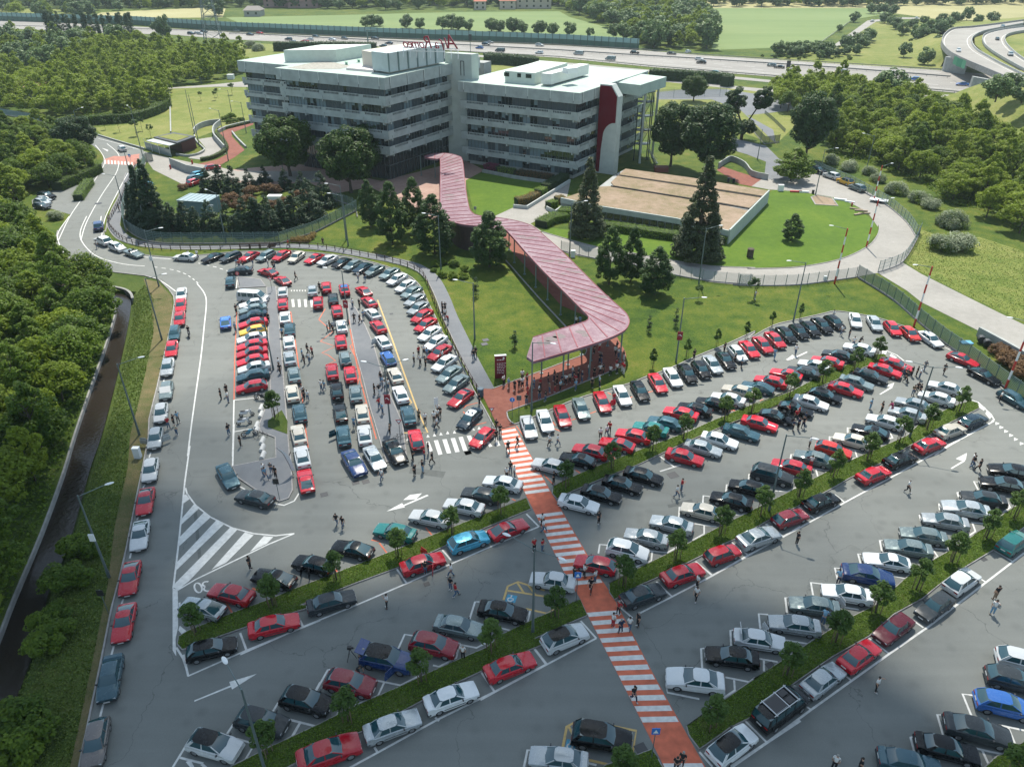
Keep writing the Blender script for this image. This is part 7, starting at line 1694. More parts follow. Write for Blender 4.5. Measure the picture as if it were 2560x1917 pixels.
o = nearest('B3',380,1442); m = MB(); m.box((1.4,0,.83),(1.0,.22,.02),rot=Matrix.Rotation(R(7),3,'Y')); m.build('bonnet_stripe', PLATE, o)
# ================================================================== PEOPLE
CLO = {k: plain('cloth_'+k, c, .9) for k, c in dict(W=(.62,.62,.60),K=(.012,.012,.014),R=(.34,.012,.02),B=(.14,.27,.38),N=(.012,.022,.055),U=(.12,.13,.14),C=(.45,.41,.32),P=(.22,.15,.10),L=(.30,.45,.52),M=(.25,.01,.07),O=(.09,.08,.045),J=(.06,.11,.18),G=(.10,.10,.10)).items()}
CLN = dict(W='white',K='black',R='red',B='light blue',N='navy',U='grey',C='cream',P='brown',L='pale blue',M='magenta',O='olive',J='blue denim',G='grey')
SKIN = plain('skin', (.42,.24,.16), .6); HAIRD = plain('hair_dark', (.02,.014,.010), .8); HAIRG = plain('hair_grey', (.25,.24,.22), .8); SHOE = plain('shoe_white', (.5,.5,.48), .6); SHOED = plain('shoe_dark', (.03,.03,.03), .6)
def skin_mesh(name, chains, mat, sub=1):
    """connected chains [(point, radius), ...] grown into one skin; the first chain's first point is the root"""
    V = []; E = []; Rr = []; idx = {}
    def vid(p, r):
        k = tuple(round(c,4) for c in p)
        if k not in idx: idx[k] = len(V); V.append(p); Rr.append(r)
        return idx[k]
    for ch in chains:
        ids = [vid(p,r) for p,r in ch]; E += [(a,b) for a,b in zip(ids,ids[1:])]
    me = bpy.data.meshes.new(name); me.from_pydata(V,E,[]); o = bpy.data.objects.new(name, me); COL.objects.link(o)
    md = o.modifiers.new('s','SKIN'); md.use_smooth_shade = True
    if not me.skin_vertices:
        bm = bmesh.new(); bm.from_mesh(me); bm.verts.layers.skin.verify(); bm.to_mesh(me); bm.free()
    for i,sv in enumerate(me.skin_vertices[0].data):
        r = Rr[i]; sv.radius = (r,r) if not isinstance(r,tuple) else r; sv.use_root = (i == 0)
    s2 = o.modifiers.new('u','SUBSURF'); s2.levels = sub; s2.render_levels = sub
    dg = bpy.context.evaluated_depsgraph_get(); out = bpy.data.meshes.new_from_object(o.evaluated_get(dg))
    bpy.data.objects.remove(o); bpy.data.meshes.remove(me); out.materials.clear(); out.materials.append(mat); out.name = name
    return out
def joinm(meshes, name):
    V = []; F = []
    for m in meshes:
        o = len(V); V += [tuple(v.co) for v in m.vertices]; F += [[i+o for i in p.vertices] for p in m.polygons]
    me = bpy.data.meshes.new(name); me.from_pydata(V,[],F)
    me.polygons.foreach_set('use_smooth',[True]*len(F)); me.materials.append(meshes[0].materials[0] if meshes[0].materials else SKIN); me.update(); return me
POSES = {
 'stand': dict(l=0,el=[(.02,.26,1.13),(.02,-.26,1.13)],wr=[(.08,.24,.88),(.08,-.24,.88)],kn=[(.02,.10,.50),(.02,-.10,.50)],an=[(0,.12,.08),(0,-.12,.08)]),
 'walk': dict(l=.03,el=[(-.10,.25,1.14),(.12,-.25,1.15)],wr=[(-.06,.26,.90),(.30,-.22,.97)],kn=[(.24,.10,.53),(.04,-.10,.50)],an=[(.32,.11,.09),(-.26,-.11,.16)]),
 'phone': dict(l=.04,el=[(.06,.26,1.15),(.06,-.26,1.15)],wr=[(.30,.09,1.26),(.30,-.07,1.24)],kn=[(.02,.10,.50),(.03,-.10,.50)],an=[(-.02,.13,.08),(.04,-.13,.08)]),
 'hips': dict(l=0,el=[(-.10,.38,1.18),(-.10,-.38,1.18)],wr=[(.04,.21,1.01),(.04,-.21,1.01)],kn=[(.02,.12,.50),(.02,-.12,.50)],an=[(0,.17,.08),(0,-.17,.08)]),
 'raise': dict(l=0,el=[(.12,.30,1.40),(.02,-.26,1.13)],wr=[(.28,.18,1.62),(.10,-.23,.90)],kn=[(.02,.10,.50),(.05,-.10,.50)],an=[(0,.12,.08),(.08,-.12,.08)]),
 'bend': dict(l=.32,el=[(.42,.26,1.00),(.40,-.26,1.02)],wr=[(.52,.16,.82),(.54,-.14,.84)],kn=[(.06,.11,.50),(.00,-.11,.50)],an=[(.02,.13,.08),(-.06,-.13,.08)]),
}
PM = {}
def pose_meshes(k):
    if k in PM: return PM[k]
    q = POSES[k]; l = q['l']; V = Vector
    pel = V((0,0,.95)); spn = V((l*.35,0,1.16)); che = V((l*.8,0,1.37-l*.15)); nek = V((l*1.05,0,1.49-l*.22)); hb = V((l*1.12+.01,0,1.56-l*.25)); hc = V((l*1.18+.015,0,1.645-l*.27)); ht = V((l*1.18+.01,0,1.72-l*.27))
    body = [[(pel,.135),(spn,.125),(che,(.15,.12)),(nek,.058),(hb,.062),(hc,.095),(ht,.07)]]
    shirt = [[(pel+V((0,0,-.02)),(.17,.15)),(spn,(.16,.145)),(che,(.185,.145)),(nek+V((0,0,-.035)),.085)]]; trou = [[(pel+V((0,0,.04)),(.165,.145)),(pel+V((0,0,-.05)),(.165,.145))]]
    arms = []
    for s,i in ((1,0),(-1,1)):
        sh = V((che.x,s*.17,che.z+.06)); el = V(q['el'][i]); wr = V(q['wr'][i]); kn = V(q['kn'][i]); an = V(q['an'][i]); hip = V((0,s*.09,.90))
        if l > .1: pass
        hand = wr+(wr-el).normalized()*.075
        body.append([(che,(.15,.12)),(sh,.062),(sh.lerp(el,.5),.052),(el,.042),(wr,.029),(hand,(.038,.022))])
        body.append([(pel,.135),(hip,.088),(hip.lerp(kn,.5),.078),(kn,.056),(kn.lerp(an,.35),.055),(an,.036),(an+V((.13,s*.02,-.045)),.034)])
        shirt.append([(che,(.185,.145)),(sh,.085),(sh.lerp(el,.75),.068)])
        trou.append([(pel+V((0,0,-.05)),(.165,.145)),(hip+V((0,s*.01,-.08)),.108),(kn,.075),(an+V((0,0,.03)),.062)])
        arms.append((el,wr,hand,s))
    bm = skin_mesh('body', body, SKIN)
    # fingers, nose and ears as finer geometry joined to the body
    fm = MB()
    for el,wr,hand,s in arms:
        d = (wr-el).normalized(); side = d.cross(V((0,0,1)) if abs(d.z)<.9 else V((1,0,0))).normalized(); nrm = side.cross(d).normalized()
        for f_,(o_,L_) in enumerate(((-.028,.062),(-.010,.072),(.009,.068),(.027,.054))):
            a = hand+side*o_+d*.01; b = a+d*L_*.5-nrm*.008; c = b+d*L_*.35-nrm*.022; fm.tube(a,b,.0095,.0085,6); fm.tube(b,c,.0085,.007,6)
        a = wr+side*.03*s+d*.02; b = a+side*.03*s+d*.035; fm.tube(a,b,.011,.009,6); fm.tube(b,b+d*.03-nrm*.012,.009,.007,6)
    fm.ell(hc+V((.10,0,-.01)),(.022,.014,.024),6,5)
    for s in (-1,1): fm.ell(hc+V((0,s*.088,-.005)),(.018,.012,.03),6,5)
    body_me = joinm([bm, fm.mesh('f', SKIN)], 'body')
    sm = skin_mesh('shirt', shirt, CLO['W']); tm = skin_mesh('trousers', trou, CLO['K'])
    h = MB(); h.ell(hc+V((-.018,0,.030)),(.105,.10,.095),12,8); hm = h.mesh('hair', HAIRD, smooth=True)
    e = MB()
    for s in (-1,1): e.ell(hc+V((.086,s*.032,.012)),(.008,.013,.008),6,4)
    e.ell(hc+V((.083,0,-.052)),(.008,.026,.007),6,4); em = e.mesh('eyes_and_mouth', HAIRD)
    sh_ = []
    for i,s in ((0,1),(1,-1)):
        m = MB(); an = V(q['an'][i]); m.ell(an+V((.06,0,-.035)),(.14,.055,.045),10,6); sh_.append(m.mesh('shoe', SHOE, smooth=True))
    PM[k] = (body_me, sm, tm, hm, em, sh_); return PM[k]
PP = {}
def person_proto(k, s, t, hair=0):
    key = (k,s,t,hair)
    if key in PP: return PP[key]
    b, sm, tm, hm, em, shs = pose_meshes(k); root = empty('person'); L_ = []
    L_.append(obj('body', b, root))
    for nm, me, mt in (('shirt',sm,CLO[s]),('trousers',tm,CLO[t]),('hair',hm,(HAIRD,HAIRG)[hair])):
        o = obj(nm, me, root); o.material_slots[0].link = 'OBJECT'; o.material_slots[0].material = mt; L_.append(o)
    L_.append(obj('face', em, root))
    for me in shs:
        o = obj('shoe', me, root); o.material_slots[0].link = 'OBJECT'; o.material_slots[0].material = SHOE if random.random()<.6 else SHOED; L_.append(o)
    CHILD[root.name] = L_; PP[key] = root; return root
def people(phrase, group, data, base=.052, poses=('stand','phone','hips','stand','walk')):
    t = None; i = 0
    for tok in data.split():
        if ',' not in tok: t = tok; continue
        j = len(tok)
        while not tok[j-1].isdigit(): j -= 1
        x,y = map(float, tok[:j].split(',')); c = tok[j:]; s, tr = c[0], c[1] if len(c) > 1 else 'K'
        k = {'w':'walk','s':'stand','p':'phone','h':'hips','r':'raise','b':'bend'}[c[2]] if len(c) > 2 else poses[(i*7+len(phrase))%len(poses)]
        p = G(t,x,y,.88+base); hg = 1 if random.random() < .25 else 0
        lab = 'person in %s top and %s trousers, %s %s' % (CLN[s], CLN[tr].replace('blue denim','denim'), ORD[i], phrase)
        place(person_proto(k,s,tr,hg), (p.x,p.y,base), random.uniform(0,6.28), random.uniform(.95,1.05), lab, 'person', group); i += 1
people('by the left kerb line', 'people by the left kerb', 'B0 1155,1425RJ 1222,1385BGh 1193,1402KKs 1210,1468CJs 668,192WJ')
people('in the left lane', 'people in the left lane', 'B0 1520,1225KKs 1560,1195KK 1568,1245WJ 1573,1470KJh 1652,1545KKs 1627,640KK 1622,765BJ C0 1715,950KKs')
people('at the top kerb', 'people at the top kerb', 'B0 1298,262WJ 1360,262WJw 1630,318BJ 1650,332RJ 1675,325RK 1740,308RJw 1848,318WJ 1880,335KK 1893,330NJ 2037,410KKw')
people('beside the first two columns', 'people by the columns', 'B0 1850,700KK 1945,800BK 1922,1015WK 1930,1052KK')
people('on the footpath', 'people on the footpath', 'A0 818,1428KK 838,1425WK 855,1422KJ B0 1988,188RKw B1 572,172KKw 1395,622KK 1415,625KK 1415,670WKs 1435,707RJb 1400,645KK 1610,957KJ 1625,937KK')
people('between second and third columns', 'people between the columns', 'B1 427,945BJ 463,915KK 497,930RK 475,975WJ 440,987KK 557,1165WJ 580,1165BJ 430,1205WJ 440,1222KK 463,1235WJ')
people('near the upper zebra', 'people near the upper zebra', 'B1 548,485KK 565,520KK 815,415WJ 860,418KJ 775,600WJ 822,598KK 787,700KK 825,707KK 850,680BJ 600,760WK 617,750KK 640,767KKb')
people('on the middle refuge', 'people on the middle refuge', 'B1 970,1110KJ 925,1190KK 957,1195KW 1000,1168WJ 1020,1160WJ 980,1142BJ 957,1287RJ 980,1325BJh 783,1420BJ 1032,1465PK', base=.17)
people('beside the curved fence cars', 'people by the curved fence', 'B1 1232,930RK 1200,980WK 1268,922WK 1290,942BJ 1243,992WK 1278,1005KKs 1395,962WJ')
people('above the white zebra', 'people above the white zebra', 'B1 1232,1375OK 1275,1390WKs 1338,1385WK 1365,1332WK 1362,1367WK 1358,1428WKw 1378,1350KK')
people('at the crossing top', 'people at the crossing top', 'B1 1770,1440KK 1795,1472KK 1768,1512KKs 1650,1262KK C1 1850,155KKw 1915,120KKw')
people('below the fourth column', 'people below the fourth column', 'C1 1298,165KJs 1270,205RJ 1190,208KK 1325,232KKw 1203,315KKs 1257,290KB 975,345WJw')
people('walking in the open lane', 'people in the open lane', 'C1 660,655KJw 705,672KJw')
people('on the refuge end', 'people on the refuge end', 'C1 155,307WJ 170,337BJ 210,295UJ 240,327KK', base=.17)
people('below the first strip', 'people in the lower left lane', 'C1 1455,1005WJw 1450,1095KJ 1483,1142RJw 1010,1220WKr 1535,1570WKs 2030,835RKp 2085,832RJp 1275,985KJ')
people('left of the orange crossing', 'people left of the crossing', 'C1 2085,660WK 2092,702WJ 1865,297KJ 1840,337WK 1893,327WJ 2165,367KK')
people('on the orange crossing middle', 'people on the crossing middle', 'C2 650,1030KKs 718,1010WK 795,1047WJ 765,1107KKw 957,1262RK 918,1352WRs 972,1392NNh 1032,1375WJw 1092,1347KKs', base=.068)
people('low on the crossing', 'people on the crossing bottom', 'D2 1060,1145KNw 1355,1630KK 1395,1600KK', base=.068)
people('in the lane right of the crossing', 'people right of the crossing', 'C2 1495,1165WKw 1503,1082WKs 1358,465WJw 1392,420RJp 820,642KKs 480,110WKw 535,110WJw 832,60WKs 877,47WJ 895,22RK')
people('in the lower right lanes', 'people in the lower right lanes', 'C3 648,782KKs 1410,430WKw 1860,242WJ 1862,262KJw 1905,290KKw 733,127WKs 742,262WR D3 2022,457KPs 2005,557WBr 1195,1087WKr 905,1625WKs 1080,1640KKs 935,352BNb 828,627BJb')
people('along the upper kerb row', 'people by the upper kerb row', 'B3 490,952BBw 635,927WJw 955,792WJw 1008,810KNs 1035,872WJ 1075,867KKb 262,1012BKs 218,982KK 145,905KK 895,682WK B2 1480,955KKs 925,1255RJs')
people('near the third strip end', 'people near the third strip end', 'B3 1155,1297BBh 1233,1322KK 1303,1322MMb 1665,1055KKw 1532,1032UJw 1385,1062WJ 1405,1092KK 1440,1072KK 1475,1072KK 1497,1087WJ 1395,1112KK 1450,1202OJ 1478,1182KK 1497,1197KK 2052,1247WK')
people('around the open black bonnet', 'people around the black car', 'B3 620,1442NK 655,1432NK 690,1422KN 640,1377RK 590,1337RK 657,1352RK 700,1390NK')
people('beside the sapling on the lawn', 'people on the lawn', 'B3 355,547WJp', base=.02)
people('in the crowd under the canopy tip', 'crowd under the canopy', '''E5 328,385WK 398,430BP 585,320WK 650,345RK 540,440KK 585,420WK 652,402KJ 660,527RR 640,642KJ 750,420BJ 835,430RK 815,520WW 822,570KJ 905,602KJh 940,352KK 1025,322KN 1065,372KK 960,482PJ 1035,472KR 1108,462LK 1185,372WK 1240,352CK
1280,270WJ 1300,312KK 1320,382RK 1360,292KK 1410,342NJ 1322,452BJ 1500,222WJ 1580,282KK 1660,242WK 1705,232KK 1652,402LNs 1550,422KK 1800,252WK 1885,172RW 1892,222WK 1970,192RW 1990,222RW 1990,42KW 1655,82KN 480,460KK 720,470NK 1130,380NK''', base=.064, poses=('stand','phone','stand','hips','stand'))
people('at the canopy bend', 'people at the canopy bend', 'B2 825,900WR 790,915KK 945,900KK 935,932WK 957,945WJ 665,722WK 692,722BJ 840,980NJ', base=.064)

# ================================================================== MOTORCYCLES, BICYCLES, SMALL OBJECTS
def ring(m, c, R_, r, n=18, k=6):
    V = []
    for i in range(n):
        a = 2*math.pi*i/n
        for j in range(k):
            b = 2*math.pi*j/k; rr = R_+r*math.cos(b); V.append((c[0]+rr*math.cos(a), c[1]+r*math.sin(b), c[2]+rr*math.sin(a)))
    m.add(V, [(i*k+j,((i+1)%n)*k+j,((i+1)%n)*k+(j+1)%k,i*k+(j+1)%k) for i in range(n) for j in range(k)])
def motorbike(p, ang, col, label, scooter=False):
    r = empty('motorcycle', p, ang, label, 'motorcycle', 'motorcycles in the small bay'); mt = plain('bike_'+col, dict(black=(.015,.015,.017),white=(.6,.6,.6),blue=(.05,.18,.25))[col], .3, coat=.6)
    R_ = .24 if scooter else .31
    for x in (-.68,.68):
        m = MB(); ring(m,(x,0,R_+.02),R_-.02,.06); w_ = m.build('wheel', TYRE, r); m = MB(); m.tube((x,-.03,R_+.02),(x,.03,R_+.02),R_*.5,n=12); m.build('hub', RIMM, w_)
    m = MB(); m.ell((.15,0,.78),(.36,.16,.16),10,6); m.ell((-.15,0,.5),(.34,.15,.2),10,6)
    if scooter: m.box((.45,0,.65),(.12,.42,.6),rot=Matrix.Rotation(-.25,3,'Y')); m.ell((-.45,0,.55),(.42,.17,.22),10,6)
    m.build('body', mt, r, smooth=True)
    m = MB(); m.ell((-.38,0,.84),(.38,.14,.08),10,6); m.build('seat', BLACK, r, smooth=True)
    m = MB(); m.tube((.68,.09,.33),(.42,.09,.98),.03,n=6); m.tube((.68,-.09,.33),(.42,-.09,.98),.03,n=6); m.build('fork', RIMM, r)
    m = MB(); m.tube((.40,-.36,1.02),(.42,.36,1.02),.02,n=6); m.build('handlebar', BLACK, r)
    m = MB(); m.ell((.56,0,.88),(.09,.1,.1),8,6); m.build('headlight', HLAMP, r)
    if not scooter: m = MB(); m.tube((-.1,-.14,.3),(-.75,-.16,.4),.05,n=8); m.build('exhaust', RIMM, r)
    return r
motorbike(G('B0',1800,1245,.5)*1.0 - Vector((0,0,.45)), wang('B0',1850,1250,1745,1240), 'black', 'black motorcycle parked below the red hatchback column')
motorbike(G('B0',1700,1358,.5)-Vector((0,0,.45)), wang('B0',1640,1365,1755,1350), 'white', 'white scooter with black seat, upper of two in the bay', True)
motorbike(G('B0',1682,1415,.5)-Vector((0,0,.45)), wang('B0',1625,1425,1740,1410), 'white', 'white scooter with tall screen, lower of two in the bay', True)
motorbike(G('B0',1720,1492,.5)-Vector((0,0,.45)), wang('B0',1670,1500,1770,1480), 'blue', 'light blue motorcycle beside the bicycle')
mb_ = motorbike(G('B0',1303,810,.5)-Vector((0,0,.45)), wang('B0',1300,850,1303,780), 'black', 'black motorcycle being ridden down the left lane')
p = G('B0',1303,805,.5); place(person_proto('phone','K','K',0), (p.x,p.y,.12), wang('B0',1300,850,1303,780), .95, 'person in black riding the motorcycle down the left lane', 'person')
def bicycle(p, ang, label):
    r = empty('bicycle', p, ang, label, 'bicycle')
    for x in (-.52,.52): m = MB(); ring(m,(x,0,.35),.32,.022); m.build('wheel', BLACK, r)
    m = MB()
    for a,b in (((-.52,0,.35),(-.1,0,.32)),((-.1,0,.32),(-.22,0,.85)),((-.22,0,.78),(.36,0,.82)),((-.1,0,.32),(.38,0,.72)),((.52,0,.35),(.34,0,.95)),((-.52,0,.35),(-.2,0,.75))): m.tube(a,b,.022,n=6)
    m.build('frame', DARKM, r); m = MB(); m.ell((-.24,0,.9),(.14,.07,.035),8,5); m.build('saddle', BLACK, r); m = MB(); m.tube((.32,-.3,1.0),(.32,.3,1.0),.015,n=5); m.build('handlebar', BLACK, r)
bicycle(G('B0',1800,1530), .3, 'black bicycle standing beside the light blue motorcycle'); bicycle(G('B1',1100,1540), .5, 'dark bicycle leaning by the round sign of the refuge')
# half round concrete blocks
one = MB(); pr = [(-.75,0),(.75,0)]
V_ = []
for x in (-.62,.62):
    for k in range(9):
        a = math.pi*k/8; V_.append((x,.28*math.cos(a),.42*math.sin(a)))
one.add(V_, [(k,k+1,9+k+1,9+k) for k in range(8)]+[tuple(range(9)),tuple(reversed(range(9,18)))])
bme = one.mesh('concrete_block', plain('pale_block',(.5,.5,.48),.8), angle=40)
for i,(t,x,y) in enumerate((('B0',1800,1322),('B0',1800,1368),('B0',1770,1442),('B0',1768,1478),('C0',1808,112),('C0',1808,162),('C0',1812,212))):
    p = G(t,x,y,.2); o = obj('concrete_block', bme); o.location = (p.x,p.y,.05); o.rotation_euler = (0,0,math.pi/2+.05)
    tag(o, 'pale half-round concrete block, %s from the top beside the motorcycle bay' % ORD[i], 'block', 'blocks by the motorcycle bay')
def sign(t,x,y,h,label,kind,col,z=0,ang=0):
    p = G(t,x,y,z); r = empty('road_sign', p, ang, label, 'sign'); m = MB(); m.tube((0,0,0),(0,0,h),.035,n=8); m.build('post', LAMPST, r)
    m = MB(); w = MB()
    if kind == 'round': m.tube((0,-.05,h-.3),(0,-.08,h-.3),.32,n=20)
    elif kind == 'tri':
        m.add([(-.38,-.05,h),(.38,-.05,h),(0,-.05,h-.65),(-.38,-.08,h),(.38,-.08,h),(0,-.08,h-.65)], [(0,1,2),(5,4,3),(0,3,4,1),(1,4,5,2),(2,5,3,0)])
        w.add([(-.24,-.09,h-.08),(.24,-.09,h-.08),(0,-.09,h-.48)], [(2,1,0)])
    else: m.box((0,-.06,h-.35),(.6,.04,.7)); 
    pl = m.build('plate', plain('sign_'+label.split()[0], col, .5), r)
    if kind == 'tri': w.build('sign_face', WHITEM, pl)
    if kind == 'rect' and col[2] > col[0]*2:
        w.add([(-.2,-.085,h-.55),(.2,-.085,h-.55),(0,-.085,h-.15)], [(0,1,2)]); w.build('symbol', WHITEM, pl)
    if kind == 'round': w.tube((0,-.085,h-.45),(0,-.085,h-.18),.04,n=6); w.ell((0,-.09,h-.13),(.05,.02,.05),8,6); w.build('symbol', WHITEM, pl)
    return r
sign('B2',222,1390,3.0,'blue round pedestrian path sign at the tip of the grass peninsula','round',(.02,.16,.5))
sign('B2',268,1375,3.0,'dark rectangular sign beside the blue round sign','rect',(.06,.07,.08))
sign('B1',1738,1440,2.6,'red give way triangle beside the top of the orange crossing','tri',(.3,.02,.03))
sign('B1',1108,1555,3.2,'red give way triangle at the refuge end by the bicycle','tri',(.3,.02,.03),.17)
sign('C2',662,1215,3.6,'blue square pedestrian crossing sign at the second strip end','rect',(.02,.16,.5),.19)
sign('D2',1180,1590,3.6,'blue square pedestrian sign at the bottom of the crossing','rect',(.02,.16,.5),.19)
sign('B0',1655,480,2.6,'round speed sign above the white passenger van','round',(.5,.1,.1))
sign('B0',1880,520,2.6,'white give way triangle facing the top lane','tri',(.5,.1,.1))
sign('C0',748,1302,3.0,'black panel sign on a thin post by the creek verge','rect',(.015,.015,.018))
sign('C1',272,515,2.8,'small dark sign on the refuge tip','rect',(.02,.02,.02),.17)
sign('A0',672,1110,2.6,'green grey panel beside the entry road zebra','rect',(.15,.2,.18))
sign('A0',910,1130,2.6,'blue square sign by the gatehouse crossing','rect',(.02,.2,.5))
sign('A1',1625,1500,2.4,'pale information panel at the lawn beside the canopy','rect',(.35,.37,.36))
# red information totem
p = G('B1',1798,1115); r = empty('information_totem', p, .12, 'tall dark red information panel with white lettering near the canopy tip', 'sign')
m = MB(); m.box((0,0,1.75),(1.55,.35,3.5)); tp_ = m.build('panel', plain('totem_red',(.14,.008,.018),.4), r)
m = MB(); m.box((0,0,3.53),(1.6,.4,.05)); m.build('cap', WHITEM, r)
m = MB(); g_ = random.Random(4)
for z in (2.9,2.35,2.1,1.85,1.6,1.35,1.1,.85):
    x = -.5
    while x < .5: w_ = g_.uniform(.08,.3); m.box((x+w_/2,-.185,z),(w_,.01,.07 if z<2.8 else .14)); x += w_+.09
m.ell((.42,-.18,3.15),(.14,.02,.14),10,6); m.build('lettering', WHITEM, tp_)
# bins, cabinets, flags, trailer, pylon
def cyl(name, t, x, y, r_, h, mat, label, cat):
    p = G(t,x,y); m = MB(); m.tube((0,0,0),(0,0,h),r_,r_*.95,14); m.tube((0,0,h),(0,0,h+.08),r_*1.08,r_*.9,14); o = m.build(name, mat, angle=35); o.location = p; tag(o,label,cat)
cyl('litter_bin','B1',1660,1240,.42,1.1,plain('bin_blue',(.05,.09,.12),.5),'dark blue bin at the corner of the red plaza','bin')
cyl('litter_bin','A3',205,1265,.35,1.0,BLACK,'black bin on the red ramp, right one','bin'); cyl('litter_bin','A3',168,1258,.3,.9,BLACK,'dark bin on the red ramp, left one','bin')
cyl('litter_bin','A3',752,1340,.3,.8,BLACK,'small black bin on the loop lawn edge','bin'); cyl('tree_stump','B2',1862,285,.62,1.6,BARK,'thick dark tree stump on the loop lawn','stump')
cyl('hydrant','A0',1180,1165,.22,1.0,plain('hydrant_red',(.35,.02,.02),.5),'red hydrant at the drive, left one','hydrant'); cyl('hydrant','A0',1330,1130,.22,1.0,plain('hydrant_red',(.35,.02,.02),.5),'red hydrant at the drive, right one','hydrant')
cyl('bollard','A3',1020,1425,.18,.7,MATS['hydrant_red'],'short red bollard beside the timber stack','bollard')
def cab(t,x,y,d,mat,label,cat='cabinet',name='utility_cabinet',rz=0):
    p = G(t,x,y); m = MB(); m.box((0,0,d[2]/2),d); m.box((0,0,d[2]+.03),(d[0]*1.06,d[1]*1.06,.06)); o = m.build(name, mat); o.location = p; o.rotation_euler=(0,0,rz); tag(o,label,cat)
cab('C0',955,228,(.75,.5,1.4),LHEAD,'white utility cabinet on the left verge'); cab('B2',642,285,(.8,.5,1.3),LHEAD,'white meter box beside the canopy bend lamp post'); cab('B3',832,452,(.5,.4,.9),LHEAD,'small white box on the see-through fence')
cab('A3',528,1320,(1.2,.8,1.4),LHEAD,'white cabinet at the loop road near the terrace wall'); cab('A0',1598,545,(2.5,2,1.8),LHEAD,'white box hut beside the side path'); cab('A1',245,1375,(3,1.6,.9),LHEAD,'white box on the ground in the conifer grove')
cab('A2',1250,1185,(3.4,2.2,1.2),plain('rust_red',(.16,.05,.035),.7),'rust red low hut under the dark trees'); cab('B3',1808,880,(1.6,1.0,.12),plain('sky_blue',(.08,.3,.5),.5),'blue board lying on the right verge','board','board')
cab('A3',690,1332,(2.2,.45,.3),LHEAD,'white barrier block lying at the loop lawn edge','block','barrier_block',-.1); cab('A3',635,1330,(2.6,.5,.3),MATS['hydrant_red'],'red barrier block lying at the loop lawn edge','block','barrier_block',-.1)
cab('A3',940,1385,(2.6,.5,.3),LHEAD,'long white barrier block left of the timber stack','block','barrier_block',-.4); cab('A3',1005,1400,(2.0,.4,.25),LHEAD,'thin white barrier block nearest the timber stack','block','barrier_block',-.5)
for i,(x,y) in enumerate(((1050,1450),(1085,1462),(1105,1480),(1070,1485))): cab('A3',x,y,(2.6,.35,.25),plain('timber',(.3,.24,.17),.9),'timber beam, %s of the stack beside the loop road' % ORD[i],'beam','timber_beam',-.5+.3*i)
p = G('A3',1205,1400); r = empty('flat_trailer', p, -.55, 'white flatbed trailer parked on the loop road by the fence', 'trailer')
m = MB(); m.box((0,0,.62),(3.8,1.9,.14)); m.build('bed', LHEAD, r); m = MB(); m.tube((1.9,0,.5),(3.0,0,.45),.05,n=6); m.build('drawbar', DARKM, r)
for x in (-.4,.4):
    for s in (-1,1): m = MB(); m.tube((x,s*.85,.3),(x,s*1.0,.3),.3,n=14); m.build('wheel', TYRE, r)
# sand patch with kerb on the loop lawn
q = GP('A3 740,1365 780,1350 885,1372 925,1425 770,1415'); S('sand_patch', q, .03, DRYGRASS); m = MB(); ribbon(m, q+[q[0]], .3, 0, .12); m.build('kerb', KERB)['kind']='structure'
# feather flags
for t,x,y,s_ in (('C0',2025,350,1),('C1',1370,0,-1)):
    if s_ < 0: continue
    p = G(t,x,y); r = empty('feather_flag', p, 0, 'white curved feather flag leaning over the second column', 'flag'); m = MB(); P_ = [Vector((0,0,0)),Vector((-.3,0,1.6)),Vector((-.7,0,3.0)),Vector((-1.3,0,3.8))]
    for a,b in zip(P_,P_[1:]): m.tube(a,b,.03,n=6)
    m.build('pole', DARKM, r); m = MB(); A = [p_+Vector((.02,0,0)) for p_ in smooth_line(P_,4)]; n_=len(A); m.add([tuple(v) for v in A]+[(v.x+.45*math.sin(math.pi*(i+2)/(n_+2)),v.y+.02,v.z-.1) for i,v in enumerate(A)], [(i,i+1,n_+i+1,n_+i) for i in range(2,n_-1)]); m.build('flag_cloth', plain('flag_white',(.6,.6,.6),.8), r)
p = G('B1',1345,1420); r = empty('hand_flag', p, 0, 'white banner held up among the people above the white zebra', 'flag'); m = MB(); m.tube((0,0,1.0),(.1,0,3.6),.03,n=6); m.build('pole', WHITEM, r); m = MB(); m.box((.3,.0,3.1),(.5,.03,1.0),rz=.4); m.build('flag_cloth', MATS['flag_white'], r)
# camera tripod by the deep blue car
p = G('D1',765,905); r = empty('camera_tripod', p, 0, 'black camera tripod behind the blue car with open tailgate', 'tripod')
for k in range(3): m = MB(); a=2.1*k; m.tube((.5*math.cos(a),.5*math.sin(a),0),(0,0,1.2),.03,n=6); m.build('leg', BLACK, r)
m = MB(); m.box((0,0,1.35),(.35,.25,.25)); m.tube((.1,0,1.35),(.35,0,1.35),.09,n=10); m.build('camera_body', BLACK, r)
people('behind the open blue tailgate', 'people by the blue car', 'D1 822,890UKb 805,985KKb 1005,870WK')
# container in the grove
p = G('A0',1365,1480); r = empty('site_container', (p.x,p.y,0), math.radians(-12), 'pale blue grey flat-roofed site container among the conifers', 'container')
m = MB(); m.box((0,1.5,1.6),(7.0,5.0,3.2)); bo = m.build('body', plain('container_blue',(.17,.25,.30),.5,var=.1,vs=1), r); m = MB(); m.box((0,1.5,3.27),(7.2,5.2,.12)); m.build('roof', plain('container_roof',(.26,.34,.36),.5), r)
m = MB()
for k in range(7): m.box((-3.2+1.07*k,1.5,3.36),(.07,5.0,.06))
m.build('roof_rib', MATS['container_blue'], r)
p = G('A0',1490,1560); r = empty('small_antenna', (p.x,p.y,0), 0, 'white T-shaped antenna frame beside the site container', 'antenna'); m = MB(); m.tube((0,0,0),(0,0,4.5),.06,n=6); m.build('mast', WHITEM, r); m = MB(); m.tube((-1.6,0,4.4),(.4,0,4.5),.08,n=6); m.build('arm', WHITEM, r)
